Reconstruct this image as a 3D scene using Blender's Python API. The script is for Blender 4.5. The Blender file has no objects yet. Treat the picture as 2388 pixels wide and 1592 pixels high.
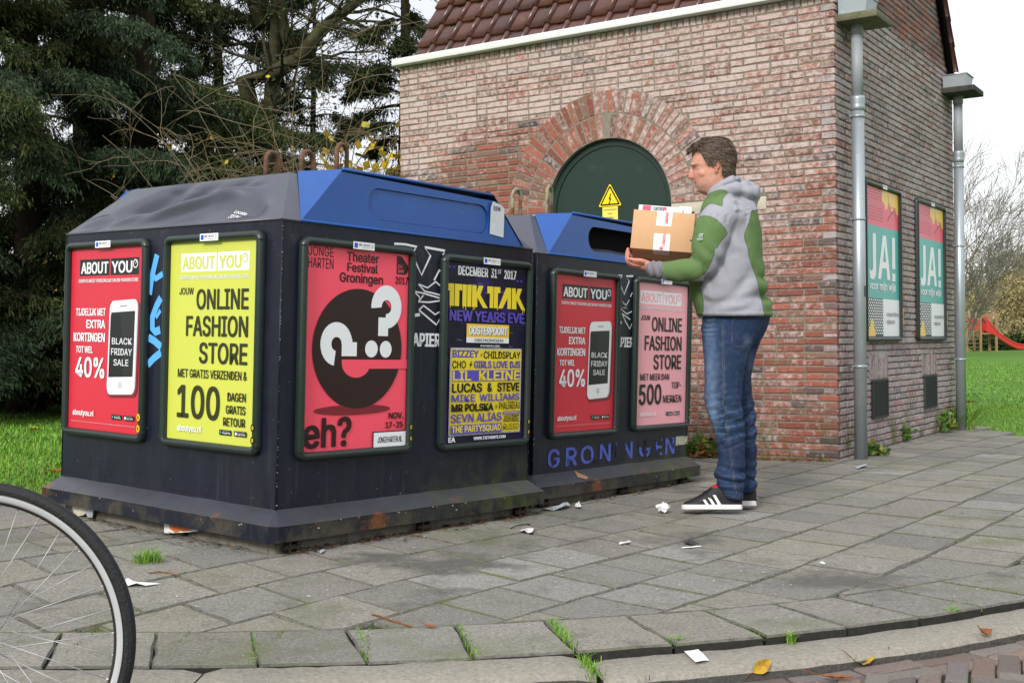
import bpy, bmesh, math, random
import numpy as np
from mathutils import Vector, Matrix, noise
SC = bpy.context.scene
COL = SC.collection
rnd = random.Random(7)
# ------------------------------------------------------------------ camera
F_PX = 2779.0; PITCH = .0016; ROLL = -.0096; EYE = Vector((0, 0, .85))
F0 = Vector((0, math.cos(PITCH), math.sin(PITCH)))
_Y0 = Vector((0, -math.sin(PITCH), math.cos(PITCH))); _X0 = Vector((1, 0, 0))
XC = _X0*math.cos(ROLL) + _Y0*math.sin(ROLL)
YC = _Y0*math.cos(ROLL) - _X0*math.sin(ROLL)
cam = bpy.data.cameras.new('camera'); cam.sensor_width = 36; cam.lens = 36*F_PX/2388
cam.clip_start = .05; cam.clip_end = 3000
co = bpy.data.objects.new('camera', cam); COL.objects.link(co)
co.matrix_world = Matrix(((XC.x, YC.x, -F0.x, EYE.x), (XC.y, YC.y, -F0.y, EYE.y), (XC.z, YC.z, -F0.z, EYE.z), (0, 0, 0, 1)))
SC.camera = co
# ------------------------------------------------------------------ sky, sun, exposure
SUN_EL, SUN_AZ = math.radians(33), math.radians(204)      # azimuth of the sun, clockwise from +Y
W = bpy.data.worlds.new('World'); SC.world = W; W.use_nodes = True
nt = W.node_tree; nt.nodes.clear()
def N(t, ty, **kw):
    n = t.nodes.new(ty)
    for k, v in kw.items(): setattr(n, k, v)
    return n
sky = N(nt, 'ShaderNodeTexSky', sky_type='NISHITA', sun_disc=False, sun_elevation=SUN_EL, sun_rotation=SUN_AZ, air_density=1.0, dust_density=2.0)
b1 = N(nt, 'ShaderNodeBackground'); b1.inputs[1].default_value = .10
nt.links.new(sky.outputs[0], b1.inputs[0])
tc = N(nt, 'ShaderNodeTexCoord'); mp = N(nt, 'ShaderNodeMapping'); mp.inputs['Scale'].default_value = (1.2, 1.2, 3.2); mp.inputs['Location'].default_value = (.3, .1, .55)
nz = N(nt, 'ShaderNodeTexNoise'); nz.inputs['Scale'].default_value = 2.1; nz.inputs['Detail'].default_value = 5; nz.inputs['Roughness'].default_value = .5
cr_ = N(nt, 'ShaderNodeValToRGB')
cr_.color_ramp.elements[0].position = .36; cr_.color_ramp.elements[0].color = (.57, .59, .64, 1)
cr_.color_ramp.elements[1].position = .56; cr_.color_ramp.elements[1].color = (.76, .77, .78, 1)
b2 = N(nt, 'ShaderNodeBackground'); b2.inputs[1].default_value = 1.0
mx = N(nt, 'ShaderNodeMixShader'); mx.inputs[0].default_value = .9
ow = N(nt, 'ShaderNodeOutputWorld')
nt.links.new(tc.outputs['Generated'], mp.inputs[0]); nt.links.new(mp.outputs[0], nz.inputs['Vector']); nt.links.new(nz.outputs['Fac'], cr_.inputs[0])
sx_ = N(nt, 'ShaderNodeSeparateXYZ'); nt.links.new(tc.outputs['Generated'], sx_.inputs[0])
def _mr(s, a, b, lo, hi):
    r = N(nt, 'ShaderNodeMapRange'); r.interpolation_type = 'SMOOTHSTEP'
    for k, v in zip(('From Min', 'From Max', 'To Min', 'To Max'), (a, b, lo, hi)): r.inputs[k].default_value = v
    nt.links.new(s, r.inputs['Value']); return r.outputs[0]
mxx = N(nt, 'ShaderNodeMath', operation='MAXIMUM')             # unseen sky behind the camera shaped for reflections and fill: dim low, bright high
nt.links.new(_mr(sx_.outputs['Y'], -.25, .3, .34, 1.), mxx.inputs[0])
_k = N(nt, 'ShaderNodeMath', operation='MULTIPLY'); nt.links.new(_mr(sx_.outputs['Z'], .10, .36, 0., 1.), _k.inputs[0]); nt.links.new(_mr(sx_.outputs['Y'], -.3, .35, 1.35, .95), _k.inputs[1]); nt.links.new(_k.outputs[0], mxx.inputs[1])
vsc = N(nt, 'ShaderNodeVectorMath', operation='SCALE'); nt.links.new(cr_.outputs[0], vsc.inputs[0]); nt.links.new(mxx.outputs[0], vsc.inputs['Scale'])
nt.links.new(vsc.outputs[0], b2.inputs[0]); nt.links.new(b1.outputs[0], mx.inputs[1]); nt.links.new(b2.outputs[0], mx.inputs[2]); nt.links.new(mx.outputs[0], ow.inputs[0])
sl = bpy.data.lights.new('sun', 'SUN'); sl.energy = 1.75; sl.angle = math.radians(14); sl.color = (1, .96, .9)
so = bpy.data.objects.new('sun', sl); COL.objects.link(so)
sd = Vector((math.sin(SUN_AZ)*math.cos(SUN_EL), math.cos(SUN_AZ)*math.cos(SUN_EL), math.sin(SUN_EL)))
so.rotation_euler = sd.to_track_quat('Z', 'Y').to_euler()
SC.view_settings.view_transform = 'Standard'; SC.view_settings.look = 'None'; SC.view_settings.exposure = .68; SC.view_settings.gamma = 1
SC.cycles.max_bounces = 6; SC.cycles.diffuse_bounces = 3; SC.cycles.glossy_bounces = 3; SC.cycles.transparent_max_bounces = 6
SC.cycles.use_denoising = True
# ------------------------------------------------------------------ helpers
def ray(x, y): return F0 + XC*((x-1194)/F_PX) - YC*((y-796)/F_PX)
def on_plane(x, y, p0, n):
    r = ray(x, y); n = Vector(n); t = (Vector(p0)-EYE).dot(n)/r.dot(n); return EYE + r*t
def smooth(a, b, x):
    t = min(1, max(0, (x-a)/(b-a))); return t*t*(3-2*t)
def G(x, y):                                   # height of the ground
    s = max(-3., min(x, .7)); s *= 1-smooth(1.6, 3.0, x)
    return -.03*s*smooth(3.4, 4.6, y)
def gpt(x, y, dz=0):
    p = on_plane(x, y, (0, 0, dz), (0, 0, 1))
    for _ in range(6): p = on_plane(x, y, (0, 0, G(p.x, p.y)+dz), (0, 0, 1))
    return p
def lin(c):
    c = [v/255 for v in c]
    return tuple(v/12.92 if v <= .04045 else ((v+.055)/1.055)**2.4 for v in c)
def sock(n, *names):
    for s in names:
        if s in n.inputs: return n.inputs[s]
_mats = {}
def mat(name, col, rough=.7, spec=.3, metal=0., var=.0, vscale=8., bump=0., bscale=60., island=0., coat=0., stops=None, spots=None):
    """var: noise variation of brightness; island: variation per mesh island; spots: list of (colour, scale, threshold, softness)"""
    if name in _mats: return _mats[name]
    m = bpy.data.materials.new(name); m.use_nodes = True; t = m.node_tree; L = t.links
    p = t.nodes['Principled BSDF']
    p.inputs['Roughness'].default_value = rough; p.inputs['Metallic'].default_value = metal
    sock(p, 'Specular IOR Level', 'Specular').default_value = spec
    if coat: sock(p, 'Coat Weight', 'Clearcoat').default_value = coat; sock(p, 'Coat Roughness', 'Clearcoat Roughness').default_value = .15
    rgb = N(t, 'ShaderNodeRGB'); rgb.outputs[0].default_value = (*col, 1); cur = rgb.outputs[0]
    geo = tcn = None
    if stops or island:
        geo = N(t, 'ShaderNodeNewGeometry')
    if stops:
        r = N(t, 'ShaderNodeValToRGB'); r.color_ramp.interpolation = 'CONSTANT'
        e = r.color_ramp.elements
        while len(e) < len(stops): e.new(.5)
        for q, (ps, c) in zip(e, stops): q.position = ps; q.color = (*c, 1)
        L.new(geo.outputs['Random Per Island'], r.inputs[0]); cur = r.outputs[0]
    tcn = N(t, 'ShaderNodeTexCoord')
    def scale_by(cur, val, lo, hi):
        mr = N(t, 'ShaderNodeMapRange'); mr.inputs['To Min'].default_value = lo; mr.inputs['To Max'].default_value = hi
        L.new(val, mr.inputs['Value'])
        v = N(t, 'ShaderNodeVectorMath', operation='SCALE'); L.new(cur, v.inputs[0]); L.new(mr.outputs[0], v.inputs['Scale']); return v.outputs[0]
    if island:
        wn = N(t, 'ShaderNodeTexWhiteNoise', noise_dimensions='1D')
        L.new(geo.outputs['Random Per Island'], wn.inputs['W'])
        cur = scale_by(cur, wn.outputs['Value'], 1-island, 1+island)
    if var:
        n = N(t, 'ShaderNodeTexNoise'); n.inputs['Scale'].default_value = vscale; n.inputs['Detail'].default_value = 6
        n.inputs['Roughness'].default_value = .65
        L.new(tcn.outputs['Object'], n.inputs['Vector'])
        cur = scale_by(cur, n.outputs['Fac'], 1-2*var, 1+2*var)
    for i, (c, sc, th, so_) in enumerate(spots or ()):
        n = N(t, 'ShaderNodeTexNoise'); n.inputs['Scale'].default_value = sc; n.inputs['Detail'].default_value = 5; n.inputs['Roughness'].default_value = .7
        mpn = N(t, 'ShaderNodeMapping'); mpn.inputs['Location'].default_value = (3.1*i, 1.7*i, .3)
        L.new(tcn.outputs['Object'], mpn.inputs[0]); L.new(mpn.outputs[0], n.inputs['Vector'])
        mr = N(t, 'ShaderNodeMapRange'); mr.inputs['From Min'].default_value = th; mr.inputs['From Max'].default_value = th+so_
        L.new(n.outputs['Fac'], mr.inputs['Value'])
        k = N(t, 'ShaderNodeMix', data_type='RGBA'); L.new(mr.outputs[0], k.inputs['Factor']); L.new(cur, k.inputs[6]); k.inputs[7].default_value = (*c, 1)
        cur = k.outputs[2]
    L.new(cur, p.inputs['Base Color'])
    if bump:
        n = N(t, 'ShaderNodeTexNoise'); n.inputs['Scale'].default_value = bscale; n.inputs['Detail'].default_value = 4
        L.new(tcn.outputs['Object'], n.inputs['Vector'])
        b = N(t, 'ShaderNodeBump'); b.inputs['Strength'].default_value = bump; b.inputs['Distance'].default_value = .01
        L.new(n.outputs['Fac'], b.inputs['Height']); L.new(b.outputs[0], p.inputs['Normal'])
    _mats[name] = m
    return m
class MB:
    """collects pieces of one mesh"""
    def __init__(s): s.v = []; s.f = []; s.m = []; s.sm = []; s.mats = []
    def mi(s, m):
        if m not in s.mats: s.mats.append(m)
        return s.mats.index(m)
    def add(s, vs, fs, m, smooth=False):
        o = len(s.v); s.v += [tuple(v) for v in vs]; i = s.mi(m)
        for f in fs: s.f.append(tuple(o+k for k in f)); s.m.append(i); s.sm.append(smooth)
    def box(s, lo, hi, m, M=None, bev=0):
        x0, y0, z0 = lo; x1, y1, z1 = hi
        if bev:
            bm = bmesh.new(); bmesh.ops.create_cube(bm, size=1)
            for v in bm.verts: v.co = Vector(((x0+x1)/2+v.co.x*(x1-x0), (y0+y1)/2+v.co.y*(y1-y0), (z0+z1)/2+v.co.z*(z1-z0)))
            bmesh.ops.bevel(bm, geom=bm.edges[:], offset=bev, segments=2, affect='EDGES', profile=.5)
            s.bm(bm, m, M, True); return
        vs = [(x0,y0,z0),(x1,y0,z0),(x1,y1,z0),(x0,y1,z0),(x0,y0,z1),(x1,y0,z1),(x1,y1,z1),(x0,y1,z1)]
        if M: vs = [M @ Vector(v) for v in vs]
        s.add(vs, [(0,3,2,1),(4,5,6,7),(0,1,5,4),(1,2,6,5),(2,3,7,6),(3,0,4,7)], m)
    def bm(s, bm, m, M=None, smooth=False):
        bm.verts.index_update()
        s.add([(M @ v.co) if M else v.co.copy() for v in bm.verts], [[v.index for v in f.verts] for f in bm.faces], m, smooth); bm.free()
    def tube(s, pts, rad, m, n=10, cap=True, smooth=True, closed=False):
        pts = [Vector(p) for p in pts]; k = len(pts)
        if not hasattr(rad, '__len__'): rad = [rad]*k
        vs = []; ref = None
        for i, p in enumerate(pts):
            if closed: t = pts[(i+1) % k]-pts[i-1]
            else: t = pts[min(i+1, k-1)]-pts[max(i-1, 0)]
            t.normalize()
            if ref is None:
                ref = Vector((0, 0, 1)) if abs(t.z) < .9 else Vector((1, 0, 0))
            a = ref - t*ref.dot(t)
            if a.length < 1e-5: a = t.orthogonal()
            a.normalize(); b = t.cross(a); ref = a
            for j in range(n):
                g = 2*math.pi*j/n; vs.append(p+(a*math.cos(g)+b*math.sin(g))*rad[i])
        fs = []
        for i in range(k if closed else k-1):
            for j in range(n):
                q = ((i+1) % k)*n
                fs.append((i*n+j, i*n+(j+1) % n, q+(j+1) % n, q+j))
        if cap and not closed: fs.append(tuple(range(n-1, -1, -1))); fs.append(tuple((k-1)*n+j for j in range(n)))
        s.add(vs, fs, m, smooth)
    def poly(s, pts, m): s.add(pts, [tuple(range(len(pts)))], m)
    def grid(s, fn, nu, nv, m, smooth=False):
        vs = [fn(i/nu, j/nv) for j in range(nv+1) for i in range(nu+1)]
        s.add(vs, [(j*(nu+1)+i, j*(nu+1)+i+1, (j+1)*(nu+1)+i+1, (j+1)*(nu+1)+i) for j in range(nv) for i in range(nu)], m, smooth)
    def np(s, V, Fq, m):
        o = len(s.v); s.v += [tuple(v) for v in V.tolist()]; i = s.mi(m); Fq = (Fq+o).tolist()
        s.f += [tuple(f) for f in Fq]; s.m += [i]*len(Fq); s.sm += [False]*len(Fq)
    def build(s, name, parent=None, M=None, **tags):
        me = bpy.data.meshes.new(name); me.from_pydata(s.v, [], s.f)
        for m in s.mats: me.materials.append(m)
        me.polygons.foreach_set('material_index', s.m); me.polygons.foreach_set('use_smooth', s.sm); me.update()
        o = bpy.data.objects.new(name, me); COL.objects.link(o)
        if parent: o.parent = parent
        if M is not None: o.matrix_local = M
        tag(o, **tags); return o
def tag(o, label=None, category=None, group=None, kind=None):
    for k, v in dict(label=label, category=category, group=group, kind=kind).items():
        if v: o[k] = v
    return o
def empty(name, M, label, category, group=None):
    o = bpy.data.objects.new(name, None); COL.objects.link(o); o.matrix_world = M; o.empty_display_size = .1
    return tag(o, label, category, group)
def axes(x, y, z, o=(0, 0, 0)):
    return Matrix(((x[0], y[0], z[0], o[0]), (x[1], y[1], z[1], o[1]), (x[2], y[2], z[2], o[2]), (0, 0, 0, 1)))
def T(x, y, z): return Matrix.Translation((x, y, z))
# ---- lettering: real glyph outlines, fitted to a box, laid on a flat surface
_tc = {}
try:                                           # Blender's own interface face, if it is there; else its built-in one
    import os
    FONT = bpy.data.fonts.load(os.path.join(bpy.utils.system_resource('DATAFILES', path='fonts'), 'Inter.woff2'))
except Exception: FONT = None
def glyphs(body):
    if body not in _tc:
        c = bpy.data.curves.new('t', 'FONT'); c.body = body; c.size = 1; c.resolution_u = 3
        if FONT: c.font = FONT
        o = bpy.data.objects.new('t', c); COL.objects.link(o)
        me = o.evaluated_get(bpy.context.evaluated_depsgraph_get()).to_mesh()
        v = np.array([w.co[:2] for w in me.vertices]); f = [tuple(p.vertices) for p in me.polygons]
        bpy.data.objects.remove(o); bpy.data.curves.remove(c)
        _tc[body] = (v, f)
    return _tc[body]
def text(mb, body, m, x0, x1, y0, y1, bold=0., z=.001, M=None, slant=0.):
    v, f = glyphs(body); lo = v.min(0); hi = v.max(0)
    bx, by = min(bold, (x1-x0)/6), min(bold*.6, (y1-y0)/6)
    k = (np.array([x1-x0-2*bx, y1-y0-2*by]))/(hi-lo)
    P = (v-lo)*k+np.array([x0+bx, y0+by])
    if slant: P[:, 0] += (P[:, 1]-y0)*slant
    sh = [(0, 0)] if not bold else [(1, .7), (-1, -.7), (1, -.7), (-1, .7), (0, 1), (0, -1), (1, 0), (-1, 0)]
    for i, (sx, sy) in enumerate(sh):
        pts = [Vector((p[0]+sx*bx, p[1]+sy*by, z+i*2.2e-5)) for p in P]
        if M: pts = [M @ p for p in pts]
        mb.add(pts, f, m)
def rect(mb, m, x0, x1, y0, y1, z): mb.add([(x0,y0,z),(x1,y0,z),(x1,y1,z),(x0,y1,z)], [(0,1,2,3)], m)
def ell(mb, m, cx, cy, rx, ry, z, n=40, a0=0, a1=2*math.pi):
    mb.add([(cx+rx*math.cos(a0+(a1-a0)*i/n), cy+ry*math.sin(a0+(a1-a0)*i/n), z) for i in range(n)], [tuple(range(n))], m)
def rrect(cx, cy, w, h, r, n=6):
    out = []
    for sx, sy, a in ((1, 1, 0), (-1, 1, 90), (-1, -1, 180), (1, -1, 270)):
        for i in range(n+1):
            g = math.radians(a+90*i/n); out.append((cx+sx*(w/2-r)+r*math.cos(g), cy+sy*(h/2-r)+r*math.sin(g)))
    return out
def stroke(mb, m, pts, w, z):                                   # a flat brush stroke
    pts = [Vector((p[0], p[1], 0)) for p in pts]; vs = []
    for i, p in enumerate(pts):
        t = (pts[min(i+1, len(pts)-1)]-pts[max(i-1, 0)]).normalized(); q = Vector((-t.y, t.x, 0))*w/2
        vs += [(p.x-q.x, p.y-q.y, z), (p.x+q.x, p.y+q.y, z)]
    mb.add(vs, [(2*i, 2*i+2, 2*i+3, 2*i+1) for i in range(len(pts)-1)], m)
def arcpts(cx, cy, r, a0, a1, n=16, ry=None):
    return [(cx+r*math.cos(math.radians(a0+(a1-a0)*i/n)), cy+(ry or r)*math.sin(math.radians(a0+(a1-a0)*i/n))) for i in range(n+1)]
# ------------------------------------------------------------------ materials
m_tile = mat('concrete_tile', (.17, .165, .15), .9, .15, stops=[(0, (.235,.224,.198)), (.3, (.218,.209,.188)), (.52, (.248,.234,.203)), (.68, (.205,.197,.18)), (.82, (.24,.226,.19)), (.92, (.26,.252,.232))],
             island=.09, var=.5, vscale=85, bump=.6, bscale=120, spots=[((.13,.145,.07), 1.9, .53, .26), ((.13,.125,.11), 9, .54, .3), ((.07,.066,.058), 5.5, .68, .12), ((.12,.116,.104), 1.1, .57, .10), ((.46,.45,.42), 48, .665, .03), ((.07,.068,.06), 55, .655, .04), ((.085,.08,.07), 16, .70, .04)])
m_tedge = mat('tile_edge_grime', (.13, .125, .108), .95, .1, var=.4, vscale=60, spots=[((.11,.125,.05), 2.6, .52, .14), ((.075,.07,.06), 30, .52, .15)])
m_bed = mat('joint_sand', (.045, .042, .032), .95, .1, var=.3, vscale=30, spots=[((.10,.125,.028), 2.6, .47, .12), ((.08,.12,.02), 14, .58, .1)])
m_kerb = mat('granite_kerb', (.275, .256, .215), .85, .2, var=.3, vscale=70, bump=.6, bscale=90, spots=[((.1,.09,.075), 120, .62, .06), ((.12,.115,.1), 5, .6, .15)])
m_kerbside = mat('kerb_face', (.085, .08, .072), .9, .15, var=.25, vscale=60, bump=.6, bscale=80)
m_rbrick = mat('road_brick', (.14, .1, .085), .75, .25, stops=[(0, (.15,.118,.105)), (.25, (.18,.14,.12)), (.45, (.13,.112,.106)), (.6, (.2,.145,.115)), (.75, (.145,.125,.118)), (.9, (.17,.148,.132))], island=.2, var=.2, vscale=90, bump=.4, bscale=150)
m_rbed = mat('road_joint', (.04, .036, .03), .95, .1, var=.3, vscale=40, spots=[((.04,.055,.015), 6, .55, .1)])
m_lawn = mat('lawn_soil', (.085, .185, .026), .95, .1, var=.3, vscale=1.6, spots=[((.10,.19,.026), .5, .5, .2), ((.11,.12,.03), 7, .64, .1)])
m_grass = mat('grass_blade', (.06, .15, .016), .6, .25, stops=[(0, (.12,.26,.022)), (.3, (.155,.33,.03)), (.6, (.10,.22,.022)), (.8, (.2,.34,.055)), (.93, (.25,.25,.075))], island=.2)
m_moss = mat('moss', (.05, .075, .012), .95, .1, var=.3, vscale=40)
# ------------------------------------------------------------------ kerb line
L_RAW = [(-4.2,3.30),(-2.6,3.21),(-1.314,3.172),(-.683,3.163),(-.389,3.185),(-.094,3.226),(.17,3.276),(.454,3.348),(.704,3.42),(.952,3.515),(1.172,3.612),(1.389,3.736),(1.667,3.905),(2.2,4.29),(3.2,5.25),(4.2,6.55),(5.0,8.1)]
def chaikin(p, n=2):
    for _ in range(n):
        q = [p[0]]
        for a, b in zip(p, p[1:]): q += [(a[0]*.75+b[0]*.25, a[1]*.75+b[1]*.25), (a[0]*.25+b[0]*.75, a[1]*.25+b[1]*.75)]
        p = q+[p[-1]]
    return p
_c = chaikin(L_RAW); _len = [0]
for a, b in zip(_c, _c[1:]): _len.append(_len[-1]+math.dist(a, b))
def kl(s, off=0):                              # point at arc length s, offset to the pavement side
    s = max(0, min(s, _len[-1]-1e-4)); i = max(k for k in range(len(_len)-1) if _len[k] <= s)
    a, b = _c[i], _c[i+1]; t = (s-_len[i])/(_len[i+1]-_len[i]); dx, dy = b[0]-a[0], b[1]-a[1]; l = math.hypot(dx, dy)
    return Vector((a[0]+dx*t-dy/l*off, a[1]+dy*t+dx/l*off, 0))
def s_at_x(x):
    lo, hi = 0, _len[-1]
    for _ in range(40):
        m = (lo+hi)/2
        if kl(m).x < x: lo = m
        else: hi = m
    return lo
S_SPLIT = s_at_x(.185)
def kerb_drop(s): return -.004 if s < S_SPLIT else -.024
def road_z(x, y): return -.13+.072*smooth(-.3, .5, x)
# ------------------------------------------------------------------ ground sheets
BW = .385
mb = MB()
def lawn_z(x, y): return G(x, y)-.03-(.0 if y > 4 else .1)
xs = [-600,-120,-40,-20,-12]+[-9+.5*i for i in range(37)]+[14,24,50,120,600]
ys = [-60,-12,-4,0,1.5]+[2.5+.5*i for i in range(45)]+[28,34,45,70,120,300,900]
vs = [(x, y, lawn_z(x, y)-(.25 if y < 3.1 else 0)-(.12 if 3.1 <= y < 4.6 else 0)) for y in ys for x in xs]; nx = len(xs)
mb.add(vs, [(j*nx+i, j*nx+i+1, (j+1)*nx+i+1, (j+1)*nx+i) for j in range(len(ys)-1) for i in range(nx-1)], m_lawn, True)
mb.build('lawn', kind='structure')
# where the paving ends on the lawn side
PAVE = [(-4.2,3.3+BW),(-4.2,5.3),(-2.75,5.75),(-2.55,6.1),(-1.9,7.3),(-.5,9.4),(4.43,11.95),(4.46,11.2),(4.46,10.15),(6.5,9.0)]
def in_pave(x, y):
    if y < 5.0 and x < 6: return True
    w = False; P = PAVE+[(6.5,3),(-4.2,3)]
    for (x0, y0), (x1, y1) in zip(P, P[1:]+P[:1]):
        if (y0 > y) != (y1 > y) and x < (x1-x0)*(y-y0)/(y1-y0)+x0: w = not w
    return w
mb = MB()
st = .1
def bedz(x, y): return G(x, y)-.013
cells = {}
for i in range(-42, 66):
    for j in range(30, 124):
        x, y = i*st, j*st
        if in_pave(x+.07, y+.07):
            lo = min(range(len(_c)), key=lambda k: (_c[k][0]-x)**2+(_c[k][1]-y)**2)
            if y > _c[lo][1]+.09+.12*smooth(.8, 2, x) : mb.add([(x+a*st, y+b*st, bedz(x+a*st, y+b*st)) for a, b in ((0,0),(1,0),(1,1),(0,1))], [(0,1,2,3)], m_bed)
for i in range(int(_len[-1]/.1)-4):
    q = [kl(i*.1, .012), kl(i*.1+.1, .012), kl(i*.1+.1, BW+.06), kl(i*.1, BW+.06)]
    mb.add([(p.x, p.y, G(p.x, p.y)-.013) for p in q], [(0,1,2,3)], m_bed)
mb.build('pavement_bed', kind='structure')
# ------------------------------------------------------------------ paving tiles
def clip(poly, p, n):                          # keep the side where (q-p).n > 0
    out = []
    for a, b in zip(poly, poly[1:]+poly[:1]):
        da, db = (a-p).dot(n), (b-p).dot(n)
        if da >= 0: out.append(a)
        if (da >= 0) != (db >= 0): out.append(a+(b-a)*(da/(da-db)))
    return out
def slab(mb, poly, h, m, sides=None, thick=.05, ch=.0055, wob=.0028, calm=1., edge_m=None):
    """a flat stone with worn edges; poly in plan, counter-clockwise"""
    if len(poly) < 3: return
    c = sum(poly, Vector((0, 0, 0)))/len(poly)
    dz = rnd.gauss(0, .0014)*calm; tx, ty = rnd.gauss(0, .004)*calm, rnd.gauss(0, .004)*calm
    pts = []
    for a, b in zip(poly, poly[1:]+poly[:1]):
        n = max(1, int((b-a).length/.075))
        for i in range(n):
            q = a+(b-a)*(i/n); q = q+Vector((rnd.gauss(0, wob), rnd.gauss(0, wob), 0))*(.5 if i == 0 else 1); pts.append(q)
    k = len(pts)
    z = lambda q: h(q.x, q.y)+dz+tx*(q.x-c.x)+ty*(q.y-c.y)
    inn = [q+(c-q).normalized()*(ch*1.25) for q in pts]
    vs = [(q.x, q.y, z(q)) for q in inn]+[(q.x, q.y, z(q)-ch) for q in pts]+[(q.x, q.y, z(q)-thick) for q in pts]
    mb.add(vs, [tuple(range(k))], m)
    o = len(mb.v)-3*k; i_s = mb.mi(sides or m); i_m = mb.mi(m)
    for i in range(k):
        j = (i+1) % k
        mb.f.append((o+k+i, o+k+j, o+j, o+i)); mb.m.append(mb.mi(edge_m) if edge_m else i_m); mb.sm.append(False)
        mb.f.append((o+2*k+i, o+2*k+j, o+k+j, o+k+i)); mb.m.append(i_s); mb.sm.append(False)
mb = MB()
ANG = math.radians(53.0); U = Vector((math.cos(ANG), math.sin(ANG), 0)); V = Vector((math.cos(math.radians(133)), math.sin(math.radians(133)), 0))
P_T0 = Vector((-.578, 4.028, 0)); GAP = .010; PU, PT = .312, .335; TU, TV = PU-GAP, PT-GAP
for j in range(-28, 26):
    for i in range(-22, 40):
        sh = (0 if j % 2 else .5)+.04*math.sin(j*2.1)
        o = P_T0+U*((i+sh)*PU)+V*(j*PT)
        c = o+U*TU/2+V*TV/2
        if not (-4 < c.x < 6 and 3.3 < c.y < 12.2) or not in_pave(c.x, c.y): continue
        if c.x > 6-.1: continue
        poly = [o, o+U*TU, o+U*TU+V*TV, o+V*TV]
        s = min((k*.1 for k in range(int(_len[-1]*10))), key=lambda s: (kl(s, BW)-c).length_squared)
        near = kl(s, BW); a = kl(s-.05, BW); b = kl(s+.05, BW); n = Vector((-(b-a).y, (b-a).x, 0)).normalized()
        if (c-near).dot(n) < .4:
            poly = clip(poly, near+n*.004, n)
            if len(poly) < 3: continue
            ar = sum(a.x*b.y-b.x*a.y for a, b in zip(poly, poly[1:]+poly[:1]))/2
            if ar < .006: continue
        slab(mb, poly, G, m_tile, edge_m=m_tedge)
s = s_at_x(-.683)
ss = [s]
while ss[-1] < _len[-1]-.4: ss.append(ss[-1]+.287)
while ss[0] > .4: ss.insert(0, ss[0]-.287)
m_tside = mat('tile_side', (.035, .034, .03), .95, .1, var=.3, vscale=60)
for a, b in zip(ss, ss[1:]):
    g0, g1 = .004, .012
    w = .009 if kl(a).x > -.3 else .005
    poly = [kl(a+w*.5, .006), kl(b-w*.5, .006), kl(b-w*.3-.1*(1-smooth(-.6, 0, kl(b).x)), BW-.006), kl(a+w*.3-.1*(1-smooth(-.6, 0, kl(a).x)), BW-.006)]
    slab(mb, poly, lambda x, y: G(x, y)+.001, m_tile, m_tside, thick=.06, ch=.006, calm=.35, edge_m=m_tedge)
mb.build('pavement', kind='structure')
# ------------------------------------------------------------------ kerb stones
mb = MB()
def kerbstone(s0, s1, lift):
    n = max(4, int((s1-s0)/.05)); r = .016
    prof = [(.004, -.2), (.004, -.005), (-.006, 0), (-.165, -.001), (-.180, -.006), (-.188, -.018), (-.192, -.2)]
    vs = []
    for i in range(n+1):
        s = s0+(s1-s0)*i/n; e = min(s-s0, s1-s)
        dr = .012*max(0, 1-e/.03)**2
        for k, (o, z) in enumerate(prof):
            p = kl(s, o+(.012*max(0, 1-e/.03)**2 if k > 2 else 0)); p.z = G(p.x, p.y)+lift+z-(dr if 0 < k < 6 else 0)+(rnd.gauss(0, .0012) if 1 < k < 6 else 0)
            vs.append(p)
    k = len(prof)
    mb.add(vs, [(i*k+j+1, (i+1)*k+j+1, (i+1)*k+j, i*k+j) for i in range(n) for j in range(k-2)], m_kerb, True)
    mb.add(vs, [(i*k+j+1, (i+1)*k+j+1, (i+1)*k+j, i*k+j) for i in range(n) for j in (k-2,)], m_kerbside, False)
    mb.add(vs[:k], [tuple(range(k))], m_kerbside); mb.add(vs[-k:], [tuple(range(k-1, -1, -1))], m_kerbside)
s = S_SPLIT
cuts = [S_SPLIT]
while cuts[0] > .5: cuts.insert(0, cuts[0]-1.02)
while cuts[-1] < _len[-1]-1: cuts.append(cuts[-1]+1.9)
for a, b in zip(cuts, cuts[1:]): kerbstone(max(0, a+(.012 if a == S_SPLIT else .003)), b-(.012 if b == S_SPLIT else .003), kerb_drop((a+b)/2))
mb.build('kerb', kind='structure')
# ------------------------------------------------------------------ road: clay bricks in herringbone, a straight course by the kerb
mb = MB()
mb.grid(lambda u, v: Vector((-6+12*u, -1+6.5*v, road_z(-6+12*u, 0)-.01-(.1 if v > .9 else 0))), 48, 8, m_rbed)
bw, bl = .066, .2; th = math.radians(-22)
E1 = Vector((math.cos(th), math.sin(th), 0)); E2 = Vector((-E1.y, E1.x, 0)); o0 = Vector((.6, 2.9, 0))
def out_of_kerb(p):
    s = min((k*.1 for k in range(int(_len[-1]*10))), key=lambda s: (kl(s, -.2)-p).length_squared)
    a, b = kl(s-.05, -.2), kl(s+.05, -.2); n = Vector((-(b-a).y, (b-a).x, 0)).normalized()
    return -(p-kl(s, -.2)).dot(n)
k3 = bl/bw
for m_ in range(-34, 34):
    for k in range(-9, 10):
        for ver in (0, 1):
            x, y = (m_+k*k3)*bw, (m_-k*k3+ver)*bw
            w, h = ((bl, bw), (bw, bl))[ver]
            c = o0+E1*(x+w/2)+E2*(y+h/2)
            if not (-1.2 < c.x < 3.4 and 1.9 < c.y < 4.9) or out_of_kerb(c) < .12: continue
            q = [o0+E1*(x+a*w+.003*(1-2*a))+E2*(y+b*h+.003*(1-2*b)) for a, b in ((0,0),(1,0),(1,1),(0,1))]
            slab(mb, q, road_z, m_rbrick, thick=.03, ch=.005, wob=.002)
s = .3
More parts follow.
